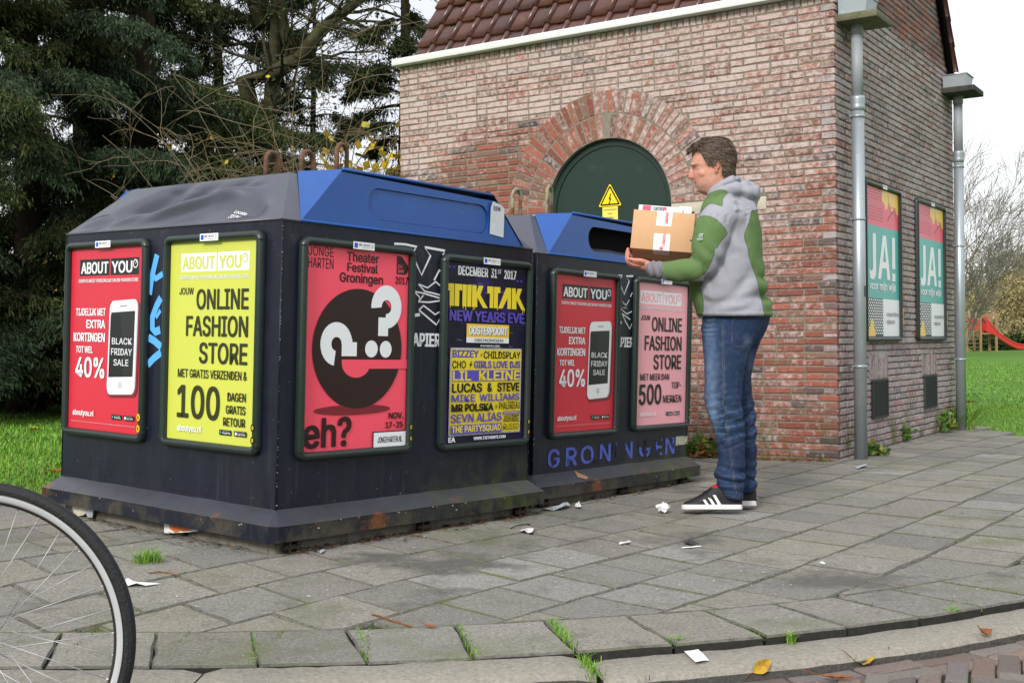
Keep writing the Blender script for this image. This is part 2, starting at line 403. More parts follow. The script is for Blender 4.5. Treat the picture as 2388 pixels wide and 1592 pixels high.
while s < _len[-1]-.6:
    for off in (-.196, -.266):
        q = [kl(s+.003, off-bw+.004), kl(s+bl-.003, off-bw+.004), kl(s+bl-.003, off), kl(s+.003, off)]
        slab(mb, q, road_z, m_rbrick, thick=.03, ch=.005, wob=.002)
    s += bl
mb.build('road', kind='structure')
# ------------------------------------------------------------------ grass
def blades(cx, cy, cz, n, hmin, hmax, w, spread, rs):
    """n thin bent blades at given roots (arrays)"""
    ang = rs.uniform(0, 2*np.pi, n); h = rs.uniform(hmin, hmax, n); ln = rs.uniform(.15, spread, n)*h
    dx, dy = np.cos(ang), np.sin(ang); px, py = -dy*w/2, dx*w/2
    V = np.empty((n, 5, 3))
    V[:, 0] = np.c_[cx-px, cy-py, cz-.01]; V[:, 1] = np.c_[cx+px, cy+py, cz-.01]
    V[:, 2] = np.c_[cx+px*.8+dx*ln*.35, cy+py*.8+dy*ln*.35, cz+h*.6]; V[:, 3] = np.c_[cx-px*.8+dx*ln*.35, cy-py*.8+dy*ln*.35, cz+h*.6]
    V[:, 4] = np.c_[cx+dx*ln, cy+dy*ln, cz+h]
    return V
def blade_mesh(name, V, m, **tags):
    n = len(V); me = bpy.data.meshes.new(name)
    b = np.arange(n)*5
    F = [(i, i+1, i+2, i+3) for i in b.tolist()]+[(i+3, i+2, i+4) for i in b.tolist()]
    me.from_pydata(V.reshape(-1, 3).tolist(), [], F); me.materials.append(m)
    o = bpy.data.objects.new(name, me); COL.objects.link(o); tag(o, **tags); return o
rs = np.random.RandomState(3)
def lawn_roots(n, x0, x1, y0, y1, pw=1.):
    x = rs.uniform(x0, x1, n); y = y0+(y1-y0)*rs.uniform(0, 1, n)**pw
    keep = np.array([not in_pave(a, b) for a, b in zip(x, y)])
    return x[keep], y[keep]
parts = []
for n, x0, x1, y0, y1, hm, wd in ((30000,-4.6,-2.0,5.4,9,.075,.006), (22000,-9,-2.4,9,22,.08,.011), (22000,4.3,7.5,9.6,15,.065,.006), (26000,4.6,18,15,46,.075,.018)):
    x, y = lawn_roots(n, x0, x1, y0, y1, 1.3)
    if x0 > 0: k = ~((x < 4.6) & (y > 11.6) & (x < 4.3+.0)); x, y = x[k], y[k]
    z = np.array([G(a, b)-.03 for a, b in zip(x, y)])
    cl = np.array([.55+.75*noise.noise(Vector((a*.9, b*.9, 2))) for a, b in zip(x, y)]).clip(.35, 1.2)
    Vb = blades(x, y, z, len(x), hm*.5, hm*1.15, wd, .9, rs); Vb[:, 2:, 2] = z[:, None]+(Vb[:, 2:, 2]-z[:, None])*cl[:, None]
    parts.append(Vb)
blade_mesh('grass', np.concatenate(parts), m_grass, kind='stuff')
# ------------------------------------------------------------------ posters
def ink(name, rgb, rough=.34): return mat('ink_'+name, lin(rgb), rough, .4, bump=.10, bscale=7, var=.02, vscale=3)
I_W = ink('white', (232,234,238)); I_K = ink('black', (24,22,22)); I_RED = ink('red', (206,44,64)); I_YEL = ink('lime', (202,208,84)); I_OLV = ink('olive', (48,50,24))
I_PINK = ink('pink', (240,168,178)); I_COR = ink('coral', (244,82,104)); I_BRN = ink('brown', (42,20,22)); I_DRED = ink('dark_red', (122,32,46)); I_GREY = ink('grey', (120,122,126)); I_LGR = ink('light_grey', (196,199,205))
I_NAVY = mat('ink_night', lin((24,18,44)), .45, .35, spots=[(lin((66,34,132)), 5, .5, .25), (lin((14,12,24)), 4, .55, .1)])
I_VIO = ink('violet', (88,74,176)); I_GOLD = ink('gold', (232,210,50)); I_MUST = ink('mustard', (226,204,44)); I_TEAL = ink('teal', (66,168,160)); I_AMB = ink('amber', (238,196,70)); I_SAL = ink('salmon', (230,84,104)); I_BLUE = ink('blue', (44,74,214)); I_SCR = ink('screen', (36,36,40), .3)
PWID, PHGT = .594, .841
class Sheet:
    def __init__(s, w, h, base):
        s.w, s.h = w, h; s.mb = MB(); s.k = 0; s.r(base, 0, 1, 0, 1)
    def X(s, x): return (x-.5)*s.w
    def Y(s, y): return (.5-y)*s.h
    def z(s): s.k += 1; return .0004+s.k*.00011
    def r(s, m, x0, x1, y0, y1): rect(s.mb, m, s.X(x0), s.X(x1), s.Y(y1), s.Y(y0), s.z())
    def t(s, body, m, x0, x1, y0, y1, bold=.002, slant=0): s.k += 2; text(s.mb, body, m, s.X(x0), s.X(x1), s.Y(y1), s.Y(y0), bold*.6, s.z(), slant=slant)
    def p(s, m, pts, z=None): z = z or s.z(); s.mb.add([(s.X(x), s.Y(y), z) for x, y in pts], [tuple(range(len(pts)))], m)
    def e(s, m, x, y, rx, ry, **k): ell(s.mb, m, s.X(x), s.Y(y), rx*s.w, ry*s.h, s.z(), **k)
    def st(s, m, pts, w): stroke(s.mb, m, [(s.X(x), s.Y(y)) for x, y in pts], w, s.z())
def badges(P, y0, y1, xs=((.62,.755),(.785,.92))):
    for i, (a, b) in enumerate(xs):
        P.r(I_K, a, b, y0, y1); q = (b-a)
        if i == 0: P.p(I_TEAL, [(a+q*.08, y0+.004), (a+q*.22, (y0+y1)/2), (a+q*.08, y1-.004)])
        else: P.e(I_W, a+q*.16, (y0+y1)/2+.001, .012, .008)
        P.t('GET IT ON' if i == 0 else 'Download on the', I_LGR, a+q*.3, b-q*.15, y0+.004, y0+.009, .0)
        P.t('Google Play' if i == 0 else 'App Store', I_W, a+q*.3, b-q*.06, y0+.011, y1-.004, .0004)
def logo(P, bg, fg, x0, xm, x1, y0, y1):
    P.r(bg, x0, xm-.008, y0, y1); P.r(bg, xm+.008, x1, y0, y1); a, b = y0+(y1-y0)*.17, y1-(y1-y0)*.12
    P.t('ABOUT', fg, x0+.018, xm-.025, a, b, .0042)
    P.t('YOU', fg, xm+.022, x1-.085, a, b, .0042)
    cx, cy = x1-.045, a+.018
    P.st(fg, [((cx+.028*math.cos(t)), (cy-.021*math.sin(t))) for t in [k*math.pi/8 for k in range(17)]], .0055)
    P.st(fg, [(cx, cy), (cx+.02, cy-.016)], .004)
def poster_red():
    P = Sheet(PWID, PHGT, I_RED)
    logo(P, I_K, I_W, .12, .545, .93, .058, .15)
    P.t("EUROPA'S MEEST PERSOONLIJKE ONLINE FASHION STORE", I_W, .11, .925, .168, .187, .0008)
    P.t('TIJDELIJK MET', I_W, .08, .5, .33, .371, .0024); P.t('EXTRA', I_W, .235, .5, .394, .44, .0034); P.t('KORTINGEN', I_W, .055, .5, .465, .515, .0034)
    P.t('TOT WEL', I_W, .095, .335, .54, .578, .0024); P.t('40%', I_W, .095, .505, .6, .715, .0055)
    T_ = lambda x, y: (.735+(x-.735)+.022*(.54-y)/.5, y-.03*(x-.735))          # the phone leans a little
    def rr(m, x0, x1, y0, y1, r): P.p(m, [T_(*q) for q in rrect((x0+x1)/2, (y0+y1)/2, x1-x0, y1-y0, r)])
    rr(I_DRED, .56, .955, .3, .81, .05); rr(I_LGR, .55, .93, .285, .795, .05); rr(I_W, .555, .915, .287, .792, .048); rr(I_SCR, .575, .893, .348, .7, .004)
    P.p(I_K, [T_(.568,.7), T_(.568,.36), T_(.7,.36), T_(.76,.7)]); P.st(I_GREY, [T_(.69,.318), T_(.78,.318)], .005); P.e(I_LGR, .72, .745, .028, .02)
    P.t('BLACK', I_W, .602, .868, .49, .525, .0007); P.t('FRIDAY', I_W, .596, .872, .547, .583, .0007); P.t('SALE', I_W, .632, .83, .605, .64, .0007)
    P.t('aboutyou.nl', I_W, .075, .375, .895, .935, .0018); badges(P, .905, .93)
    P.t('Deze actie loopt van 20 t/m 27 november op geselecteerde items. De volledige voorwaarden vind je online in de shop', I_LGR, .06, .94, .957, .964, 0)
    return P.mb
def poster_store(bg, fg, kind):
    P = Sheet(PWID, PHGT, bg)
    d = 0 if kind == 'days' else -.03
    logo(P, I_W, bg, .125+d*2, .545+d*1.5, .9+d, .055, .148)
    P.t("EUROPA'S MEEST PERSOONLIJKE ONLINE FASHION STORE", I_W, .12+d*2, .9+d, .168, .187, .0008)
    P.t('JOUW', fg, .115+d, .285+d, .228, .264, .0013); P.t('ONLINE', fg, .32+d, .905+d*.5, .236, .34, .0052); P.t('FASHION', fg, .205+d*1.5, .905+d*.5, .37, .475, .0052); P.t('STORE', fg, .365+d, .905+d*.5, .503, .61, .0052)
    if kind == 'days':
        P.t('MET GRATIS VERZENDEN &', fg, .12, .905, .64, .684, .0016); P.t('100', fg, .12, .615, .72, .89, .0075)
        P.t('DAGEN', fg, .7, .9, .745, .788, .002); P.t('GRATIS', fg, .685, .9, .808, .85, .002); P.t('RETOUR', fg, .66, .9, .868, .91, .002)
        P.t('aboutyou.nl', I_W, .13, .415, .925, .965, .0018); badges(P, .93, .955)
    else:
        P.t('MET MEER DAN', fg, .09, .65, .64, .684, .0016); P.t('500', fg, .075, .5, .712, .858, .0068); P.t('TOP-', fg, .7, .9, .7, .748, .0018); P.t('MERKEN', fg, .535, .905, .795, .848, .0018)
        P.t('aboutyou.nl', I_W, .085, .40, .905, .945, .0018); badges(P, .915, .94, ((.6,.725),(.75,.875)))
    return P.mb
def poster_theatre():
    P = Sheet(PWID, PHGT, I_COR); K = I_BRN
    P.t('JONGE', K, .02, .25, .003, .05, .0006); P.t('HARTEN', K, .02, .25, .058, .108, .0006)
    P.t('Theater', K, .375, .69, .014, .062, .0026); P.t('Festival', K, .38, .68, .067, .113, .0026); P.t('Groningen', K, .31, .735, .118, .18, .0026)
    P.p(K, [(.875,.01),(.925,.013),(.932,.05)]+[(.945+.05*math.cos(a), .073-.034*math.sin(a)) for a in [math.pi*.6-k*math.pi*1.2/10 for k in range(11)]]+[(.875,.106)])
    P.t('20', I_COR, .885, .93, .056, .073, .0005); P.t('jaar', I_COR, .885, .95, .077, .101, .0006); P.t('2017', K, .862, .996, .118, .157, .0018)
    P.e(I_DRED, .465, .803, .37, .025, n=48)
    ex, ey, rx, ry = .505, .497, .435, .301
    P.e(K, ex, ey, rx, ry, n=72)
    P.p(I_COR, [(.345,.552),(1.0,.552),(1.0,.598),(.625,.598)]+[(.345+.28*(.5+.5*math.cos(a)), .568+.075*math.sin(a)) for a in [math.pi*.12+k*math.pi*.88/12 for k in range(13)]])
    ring = lambda cx, cy, r, a0, a1, n=24: [(cx+r*math.cos(math.radians(a0+(a1-a0)*i/n)), cy-r*.72*math.sin(math.radians(a0+(a1-a0)*i/n))) for i in range(n+1)]
    def band(cx, cy, ro, ri, a0, a1, m):
        o, i = ring(cx, cy, ro, a0, a1), ring(cx, cy, ri, a0, a1); z = P.z()
        for k in range(len(o)-1): P.p(m, [o[k], o[k+1], i[k+1], i[k]], z)
    band(.775, .28, .155, .05, 185, -95, I_W); P.r(I_W, .695, .795, .335, .43); P.p(I_W, [(.695,.335),(.775,.335),(.775,.392),(.695,.392)])
    P.e(I_W, .63, .497, .063, .043); P.e(I_W, .775, .498, .06, .043)
    band(.29, .475, .15, .048, 0, 262, I_W); P.r(I_W, .34, .485, .465, .535); P.r(I_W, .34, .44, .45, .5)
    P.t('eh?', K, .005, .45, .835, .985, .009)
    P.t('NOV.', K, .82, .975, .825, .858, .0026); P.t('17-25', K, .79, .97, .873, .906, .0026)
    P.r(K, .66, 1, .92, 1); P.r(I_W, .67, 1, .926, 1); P.t('JONGEHARTEN.NL', I_K, .71, .965, .948, .98, .0009)
    return P.mb
def poster_party():
    P = Sheet(PWID, PHGT, I_NAVY); V_, Y_, K = I_VIO, I_MUST, I_K
    for i in range(46):
        P.k = 0; a = rnd.uniform(0, 6.28); cx, cy = ((.06, .9), (.97, .56), (.35, .96))[i % 3]; l = rnd.uniform(.03, .1)
        P.st(V_ if i % 4 else I_LGR, [(cx+.02*math.cos(a), cy+.014*math.sin(a)), (cx+l*math.cos(a), cy+l*.72*math.sin(a))], .0016)
    for x, y in ((.04,.05),(.09,.05),(.88,.128),(.93,.128)):
        P.st(V_, [(x-.015,y-.01),(x+.015,y+.01)], .005); P.st(V_, [(x-.015,y+.01),(x+.015,y-.01)], .005)
    P.t('DECEMBER', I_W, .135, .5, .032, .118, .0035); P.t('31', I_W, .535, .61, .032, .118, .0035); P.t('ST', I_W, .62, .665, .034, .075, .0018); P.t('2017', I_W, .7, .86, .032, .118, .0035)
    def blk(pts, x0, w, y0, h): P.p(I_GOLD, [(x0+a*w, y0+b*h) for a, b in pts])
    TT = [(0,0),(1,0),(1,.3),(.78,.3),(.78,1),(.56,1),(.56,.05),(.52,.05),(.52,1),(.22,1),(.22,.3),(0,.3)]
    y0, h = .2, .2
    blk([(0,0),(.48,0),(.48,1),(.2,1),(.2,.32),(0,.32)], .005, .18, y0, h); blk([(.52,0),(1,0),(1,.28),(.82,.28),(.82,1),(.52,1)], .005, .18, y0, h)
    blk([(0,0),(1,0),(1,1),(0,1)], .19, .05, y0, h); blk([(0,0),(1,0),(1,1),(0,1)], .247, .05, y0, h)
    blk([(0,0),(.4,0),(.4,.35),(.6,0),(1.05,0),(.78,.42),(1.5,1.02),(1.05,1.02),(.5,.56),(.5,1),(0,1)], .305, .13, y0, h)
    blk([(0,0),(.48,0),(.48,1),(.2,1),(.2,.32),(0,.32)], .49, .165, y0, h); blk([(.52,0),(1,0),(1,.28),(.82,.28),(.82,1),(.52,1)], .49, .165, y0, h)
    blk([(.6,0),(1,0),(1,1),(.72,1),(.72,.5),(.34,1),(0,1)], .63, .165, y0, h)
    blk([(0,0),(.4,0),(.4,.35),(.6,0),(1.05,0),(.78,.42),(1.45,1.02),(1.05,1.02),(.5,.56),(.5,1),(0,1)], .805, .125, y0, h)
    for x, d in ((.05,.02),(.2,.02),(.23,.035),(.32,.03),(.34,.02),(.62,.02),(.95,.04),(.97,.025)): P.st(I_GOLD, [(x,.395),(x,.4+d)], .004)
    P.t('NEW YEARS EVE', V_, .04, .975, .435, .535, .0062)
    P.r(I_AMB, .245, .775, .555, .68); P.r(I_W, .245, .775, .68, .728); P.t('OOSTERPOORT', I_GREY, .278, .76, .583, .662, .0042); P.t('OOSTERPOORT', I_W, .27, .752, .577, .655, .0038); P.t('GRONINGEN', K, .34, .7, .69, .718, .0004)
    return P
def poster_party_full():
    P = poster_party(); V_, Y_, K = I_VIO, I_MUST, I_K
    # everything above fills the upper part; squeeze it into the upper half of the sheet
    b = P.mb; n4 = 4
    b.v = b.v[:n4]+[(x, (y-PHGT/2)*.61+PHGT/2, z) for x, y, z in b.v[n4:]]
    x0, x1, y0, y1 = .055, .945, .474, .962
    P.r(I_W, x0, x1, y0, y1)
    n = 62; k0 = P.k
    for i in range(n):
        t = (i+.25)/n; P.k = k0
        for a, q in ((y0, 0), (y1-.008, 0)): P.p(K, [(x0+(x1-x0)*t-.004, a+.008), (x0+(x1-x0)*t+.002, a+.008), (x0+(x1-x0)*t+.008, a), (x0+(x1-x0)*t+.002, a)])
        for a in (x0, x1-.011): P.p(K, [(a, y0+(y1-y0)*t), (a, y0+(y1-y0)*t+.003), (a+.011, y0+(y1-y0)*t), (a+.011, y0+(y1-y0)*t-.003)])
    P.r(Y_, x0+.011, x1-.011, y0+.008, y1-.008)
    yy = lambda a: .486+a*.498
    P.t('BIZZEY', V_, .08, .395, yy(.0), yy(.085), .0045); P.t('X', K, .415, .44, yy(.035), yy(.07), .0008); P.t('CHILDSPLAY', K, .455, .925, yy(.01), yy(.095), .0022)
    P.t('CHO', K, .08, .24, yy(.12), yy(.205), .0016); P.p(K, [(.305,yy(.125)),(.28,yy(.17)),(.296,yy(.17)),(.282,yy(.21)),(.318,yy(.155)),(.3,yy(.155)),(.315,yy(.125))]); P.t('GIRLS LOVE DJS', V_, .335, .925, yy(.12), yy(.205), .0038)
    P.r(V_, .08, .925, yy(.225), yy(.35)); P.t('LIL', Y_, .085, .305, yy(.232), yy(.343), .0042); P.t('KLEINE', Y_, .4, .92, yy(.232), yy(.343), .0045)
    P.t('LUCAS', K, .08, .44, yy(.37), yy(.475), .0042); P.t('&', K, .505, .565, yy(.37), yy(.475), .0034); P.t('STEVE', K, .63, .92, yy(.37), yy(.475), .0042)
    P.t('MIKE', V_, .075, .36, yy(.495), yy(.58), .0026); P.t('WILLIAMS', V_, .41, .92, yy(.495), yy(.58), .0026)
    P.t('MR POLSKA', K, .075, .585, yy(.6), yy(.69), .005); P.t('X', K, .605, .635, yy(.62), yy(.67), .0008); P.t('PHALERIEAU', K, .655, .925, yy(.595), yy(.68), .0008)
    P.t('SEVN ALIAS', V_, .07, .69, yy(.71), yy(.81), .0032)
    P.r(V_, .705, .925, yy(.705), yy(.74)); P.t('SUPPORT', Y_, .715, .915, yy(.712), yy(.733), .0008); P.t('JASHA RUDGE', K, .712, .918, yy(.75), yy(.83), .0008); P.t('RUSSO', K, .715, .915, yy(.85), yy(.92), .0004)
    P.r(V_, .07, .69, yy(.835), yy(.935)); P.t('THE PARTYSQUAD', Y_, .08, .68, yy(.845), yy(.925), .0026)
    P.t('IN ALPHABETICAL ORDER', I_W, .4, .64, .456, .466, .0006)
    P.t('WWW.TIKTAKNYE.COM', I_W, .34, .74, .972, .99, .0014); P.t('EA', I_W, .04, .12, .966, .994, .003)
    for i in range(26):                                         # creases in the paper
        P.k -= 1; x, y = rnd.uniform(.02, .9), rnd.choice((.12,.16,.27,.33,.39,.43,.47,.51,.6,.7,.8,.9))+rnd.uniform(-.02, .02); P.st(I_LGR, [(x, y), (x+rnd.uniform(.03, .12), y+rnd.uniform(-.006, .006))], .0007)
    return P.mb
def poster_yes():
    w, h = .91, 1.15
    P = Sheet(w, h, I_W)
    P.r(I_SAL, 0, 1, 0, .255); P.r(I_TEAL, 0, 1, .255, .745)
    for i in range(9):
        for j in range(11): P.k = 4; P.e(I_GREY if 3 < j < 6 else I_DRED, .04+.055*i+(.027 if j % 2 else 0), .015+.02*j, .016, .006, n=8)
    P.p(I_AMB, [(.49,0),(1,0),(1,.135),(.97,.15),(.93,.125),(.9,.095),(.85,.095),(.82,.125),(.76,.125),(.73,.08),(.68,.075),(.65,.12),(.6,.13),(.56,.09),(.52,.075),(.49,.085)])
    for a, b in (((.66,.02),(.72,.08)), ((.7,.02),(.68,.085)), ((.85,.125),(.62,.2)), ((.85,.12),(.93,.18)), ((.82,.12),(.66,.205)), ((.78,.12),(.86,.1))): P.st(I_K, [a, b], .004)
    P.e(I_K, .79, .115, .045, .02); P.e(I_AMB, .79, .115, .038, .016)
    # the word
    P.p(I_W, [(.21,.31),(.3,.31),(.3,.56)]+[(.2+.1*math.cos(a), .565+.055*math.sin(a)) for a in [k*math.pi/2/8 for k in range(9)]]+[(.12,.612),(.11,.55),(.16,.565),(.2,.555),(.21,.53)])
    P.p(I_W, [(.5,.31),(.6,.31),(.72,.61),(.63,.61),(.555,.38),(.44,.61),(.35,.61)]); P.p(I_W, [(.47,.49),(.65,.49),(.66,.535),(.45,.535)])
    P.r(I_W, .78, .875, .31, .53); P.r(I_W, .78, .875, .56, .615)
    P.t('voor mijn wijk', I_W, .1, .89, .63, .7, .006)
    P.r(I_K, 0, .49, .745, 1)
    for i in range(8):
        for j in range(13): P.k = 40; P.e(I_W, .03+.06*i+(.03 if j % 2 else 0), .757+.0185*j, .021, .0068, n=8)
    P.p(I_AMB, [(.05,1),(.13,.89),(.19,.89),(.26,1)])
    P.t('cooperatieve', I_GREY, .59, .97, .83, .868, .0014); P.t('wijkraad', I_GREY, .59, .84, .882, .92, .0014)
    return P.mb
# ------------------------------------------------------------------ snap frames
m_frame = mat('frame_green', lin((31,44,40)), .36, .5, var=.16, vscale=14, bump=.05, bscale=30, spots=[(lin((92,104,98)), 34, .715, .05)])
m_sleeve = mat('frame_back', (.012, .013, .015), .6, .3)
def snap_frame(mb, w, h, rim=.034, dep=.03, r=.042, m=None):
    """a rounded rim around a w x h sheet; the front faces +z"""
    prof = [(0, 0), (0, dep*.55), (-.006, dep*.85), (-.014, dep), (-.024, dep), (-rim+.002, dep*.72), (-rim, dep*.3)]
    ow, oh = w+2*rim, h+2*rim; vs = []; k = None
    for off, z in prof:
        q = rrect(0, 0, ow+2*off, oh+2*off, max(.004, r+off), 5); k = len(q)
        vs += [(x, y, z) for x, y in q]
    fs = [(i*k+j, i*k+(j+1) % k, (i+1)*k+(j+1) % k, (i+1)*k+j) for i in range(len(prof)-1) for j in range(k)]
    mb.add(vs, fs, m or m_frame, True)
    rect(mb, m_sleeve, -ow/2+.01, ow/2-.01, -oh/2+.01, oh/2-.01, .003)
    for sx in (-1, 1):                                          # seams of the corner pieces
        for sy in (-1, 1):
            x, y = sx*(w/2+rim/2), sy*(h/2-.004)
            mb.box((x-rim/2-.0008, y-.0008, dep*.3), (x+rim/2+.0008, y+.0008, dep+.0006), m_sleeve)
    return ow, oh
def phone_sticker(z):
    b = MB(); rect(b, I_W, -.062, .062, -.0155, .0155, z); rect(b, I_BLUE, -.055, -.036, -.01, .01, z+.0004)
    text(b, '0800 - 024 24 10', I_GREY, -.03, .032, -.001, .009, .0003, z+.0004); text(b, 'www.centercom.nl', I_GREY, -.01, .032, -.01, -.005, 0, z+.0004)
    for i, s_ in enumerate(('VERBODEN', 'AAN TE', 'PLAKKEN')): text(b, s_, I_GREY, .039, .057-.002*i, .005-.006*i, .009-.006*i, 0, z+.0004)
    return b
def hang_poster(parent, M, sheet, label, size=(PWID, PHGT), letter=None, rim=.034, tag_col=None):
    f = MB(); ow, oh = snap_frame(f, *size, rim=rim, r=.042)
    fo = f.build('poster_frame', parent, M, label=label)
    s_ = MB(); s_.__dict__.update(sheet.__dict__)
    s_.build('poster', fo, T(0, 0, .0055))
    st_ = phone_sticker(.0306); st_.build('sticker', fo, T(0, size[1]/2+rim*.46, 0))
    if letter:
        b = MB(); x = size[0]/2+rim*.42
        for i in range(2):
            y = -size[1]/2+.03+.05*i
            ell(b, tag_col[0], x, y, .0125, .0165, .0308, n=16); text(b, letter, tag_col[1], x-.005, x+.005, y-.008, y+.008, .0012, .0312)
        b.build('letter_badge', fo)
    return fo
# ------------------------------------------------------------------ paper containers
def steel(name, base, rough, dirt=True):
    m = mat(name, base, rough, .28, var=.3, vscale=9, bump=.06, bscale=22, spots=[((.028,.028,.032), 3.5, .60, .25), ((.26,.26,.25), 42, .735, .02)]+([((.13,.045,.018), 4.5, .70, .05)] if dirt else []))
    return m
m_navy = steel('navy_steel', (.0105, .0125, .025), .33, False)
# grime, moss and rust by place: a green film low on the right, rust on the skirt
def navy_weathered(src_m, name):
    m = src_m.copy(); m.name = name; t = m.node_tree; L = t.links; p = t.nodes['Principled BSDF']
    src = p.inputs['Base Color'].links[0].from_socket
    tcn = N(t, 'ShaderNodeTexCoord'); sx = N(t, 'ShaderNodeSeparateXYZ'); L.new(tcn.outputs['Object'], sx.inputs[0])
    def ramp(sock_, a, b):
        r = N(t, 'ShaderNodeMapRange'); r.inputs['From Min'].default_value = a; r.inputs['From Max'].default_value = b; L.new(sock_, r.inputs['Value']); return r.outputs[0]
    def mul(a, b):
        k = N(t, 'ShaderNodeMath', operation='MULTIPLY'); L.new(a, k.inputs[0]); L.new(b, k.inputs[1]); return k.outputs[0]
    def noise_(sc, lo, hi, st=(1, 1, 1)):
        mp_ = N(t, 'ShaderNodeMapping'); mp_.inputs['Scale'].default_value = st; L.new(tcn.outputs['Object'], mp_.inputs[0])
        n = N(t, 'ShaderNodeTexNoise'); n.inputs['Scale'].default_value = sc; n.inputs['Detail'].default_value = 7; n.inputs['Roughness'].default_value = .7; L.new(mp_.outputs[0], n.inputs['Vector']); return ramp(n.outputs['Fac'], lo, hi)
    def mixc(src, fac, c):
        k = N(t, 'ShaderNodeMix', data_type='RGBA'); L.new(fac, k.inputs['Factor']); L.new(src, k.inputs[6]); k.inputs[7].default_value = (*c, 1); return k.outputs[2]
    low = ramp(sx.outputs['Z'], .5, .08)
    src = mixc(src, mul(low, noise_(6, .5, .8, (1, 1, .35))), (.024, .024, .024))                    # dust thrown up from the paving
    src = mixc(src, noise_(4.5, .55, .78, (7, 7, .45)), (.034, .036, .043))                           # old rain streaks
    src = mixc(src, noise_(6.5, .62, .72, (9, 9, .5)), (.006, .006, .008))
    right = ramp(sx.outputs['X'], .55, 1.5)
    src = mixc(src, mul(mul(ramp(sx.outputs['Z'], .36, .1), right), noise_(9, .40, .6)), (.05, .065, .012))   # moss film
    src = mixc(src, mul(ramp(sx.outputs['Z'], .13, .10), noise_(5, .47, .62)), (.062, .055, .04))
    src = mixc(src, mul(ramp(sx.outputs['Z'], .145, .11), noise_(3.1, .60, .66)), (.16, .06, .025))     # rust
    src = mixc(src, mul(ramp(sx.outputs['Z'], .60, .15), noise_(48, .70, .74, (1, 1, .7))), (.2, .19, .17))   # mud splashes
    src = mixc(src, mul(ramp(sx.outputs['Z'], 1.2, 1.31), noise_(7, .60, .75)), (.09, .085, .075))      # scuffs under the roof edge
    L.new(src, p.inputs['Base Color'])
    return m
m_body = navy_weathered(m_navy, 'navy_weathered'); m_skirt = navy_weathered(mat('skirt_sky_sheen', (.036, .04, .054), .36, .55, var=.2, vscale=8, spots=[((.25,.25,.24), 42, .74, .02)]), 'skirt_sheen_weathered')  # skirt base lighter than the walls, sky reflection put into its colour
m_roof = mat('roof_steel', (.06, .066, .09), .29, .6, var=.12, vscale=5, spots=[((.3,.3,.3), 45, .765, .02), ((.2,.1,.05), 28, .765, .02)])
m_hood = mat('blue_paint', (.011, .075, .30), .34, .5, var=.12, vscale=5, bump=.04, bscale=18, spots=[((.25,.3,.4), 26, .755, .02), ((.02,.05,.16), 5, .66, .15)])
m_hoodtop = m_hood
m_scrb = mat('blue_scratch', (.12,.2,.42), .5, .3)
m_rust = mat('rusty_iron', (.16, .085, .05), .8, .2, var=.35, vscale=22, bump=.4, bscale=80, spots=[((.09,.07,.065), 18, .55, .1)])
m_rustpale = mat('flaking_paint_iron', (.3, .28, .19), .75, .25, var=.2, vscale=30, spots=[((.22,.1,.045), 20, .52, .05), ((.05,.05,.07), 26, .66, .03)])
m_conc = mat('plinth_concrete', (.2, .185, .15), .9, .15, var=.25, vscale=30, bump=.5, bscale=60, spots=[((.05,.055,.03), 6, .5, .2)])
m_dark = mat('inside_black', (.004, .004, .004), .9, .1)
m_graf = mat('blue_marker', lin((92, 172, 240)), .5, .3); m_letw = mat('white_lettering', lin((226,228,232)), .5, .3, spots=[((.02,.02,.03), 60, .70, .03)])
m_letb = mat('blue_lettering', lin((78, 96, 184)), .5, .3, spots=[((.02,.022,.035), 14, .57, .02)])
m_tape = mat('torn_sticker', lin((200, 205, 212)), .6, .3, var=.1, vscale=30)
CL, CW, ZT, ZB, ZR, INS = 1.61, 1.575, 1.327, .166, 1.55, .215
GX = .032
def con_matrix(x, y, t):
    tilt = lambda q: Vector((q[0], q[1], -GX*q[0])).normalized()
    return axes(tilt((math.cos(t), math.sin(t))), tilt((-math.sin(t), math.cos(t))), Vector((GX, 0, 1)).normalized(), (x, y, -GX*x))
DENTS = [(.42,.62,.16,.05,.6,-.020),(.58,.35,.20,.035,.5,.014),(.25,.55,.22,.06,.9,-.018),(.76,.5,.10,.05,.7,.012),(.15,.3,.12,.05,.3,.010),(.52,.62,.045,.02,.8,-.014),(.68,.78,.1,.04,.4,-.010),(.33,.2,.14,.035,.2,.008),(.86,.25,.07,.05,1.2,-.010)]
def dent(u, v):
    d = 0
    for cx, cy, sx, sy, a, h in DENTS:
        x, y = u-cx, (v-cy)*.45; c, s = math.cos(a), math.sin(a); X, Y = x*c+y*s, -x*s+y*c
        d += h*math.exp(-(X/sx)**2-(Y/sy)**2)
    return d*min(1, 8*v, 8*(1-v))*min(1, 10*u, 10*(1-u))
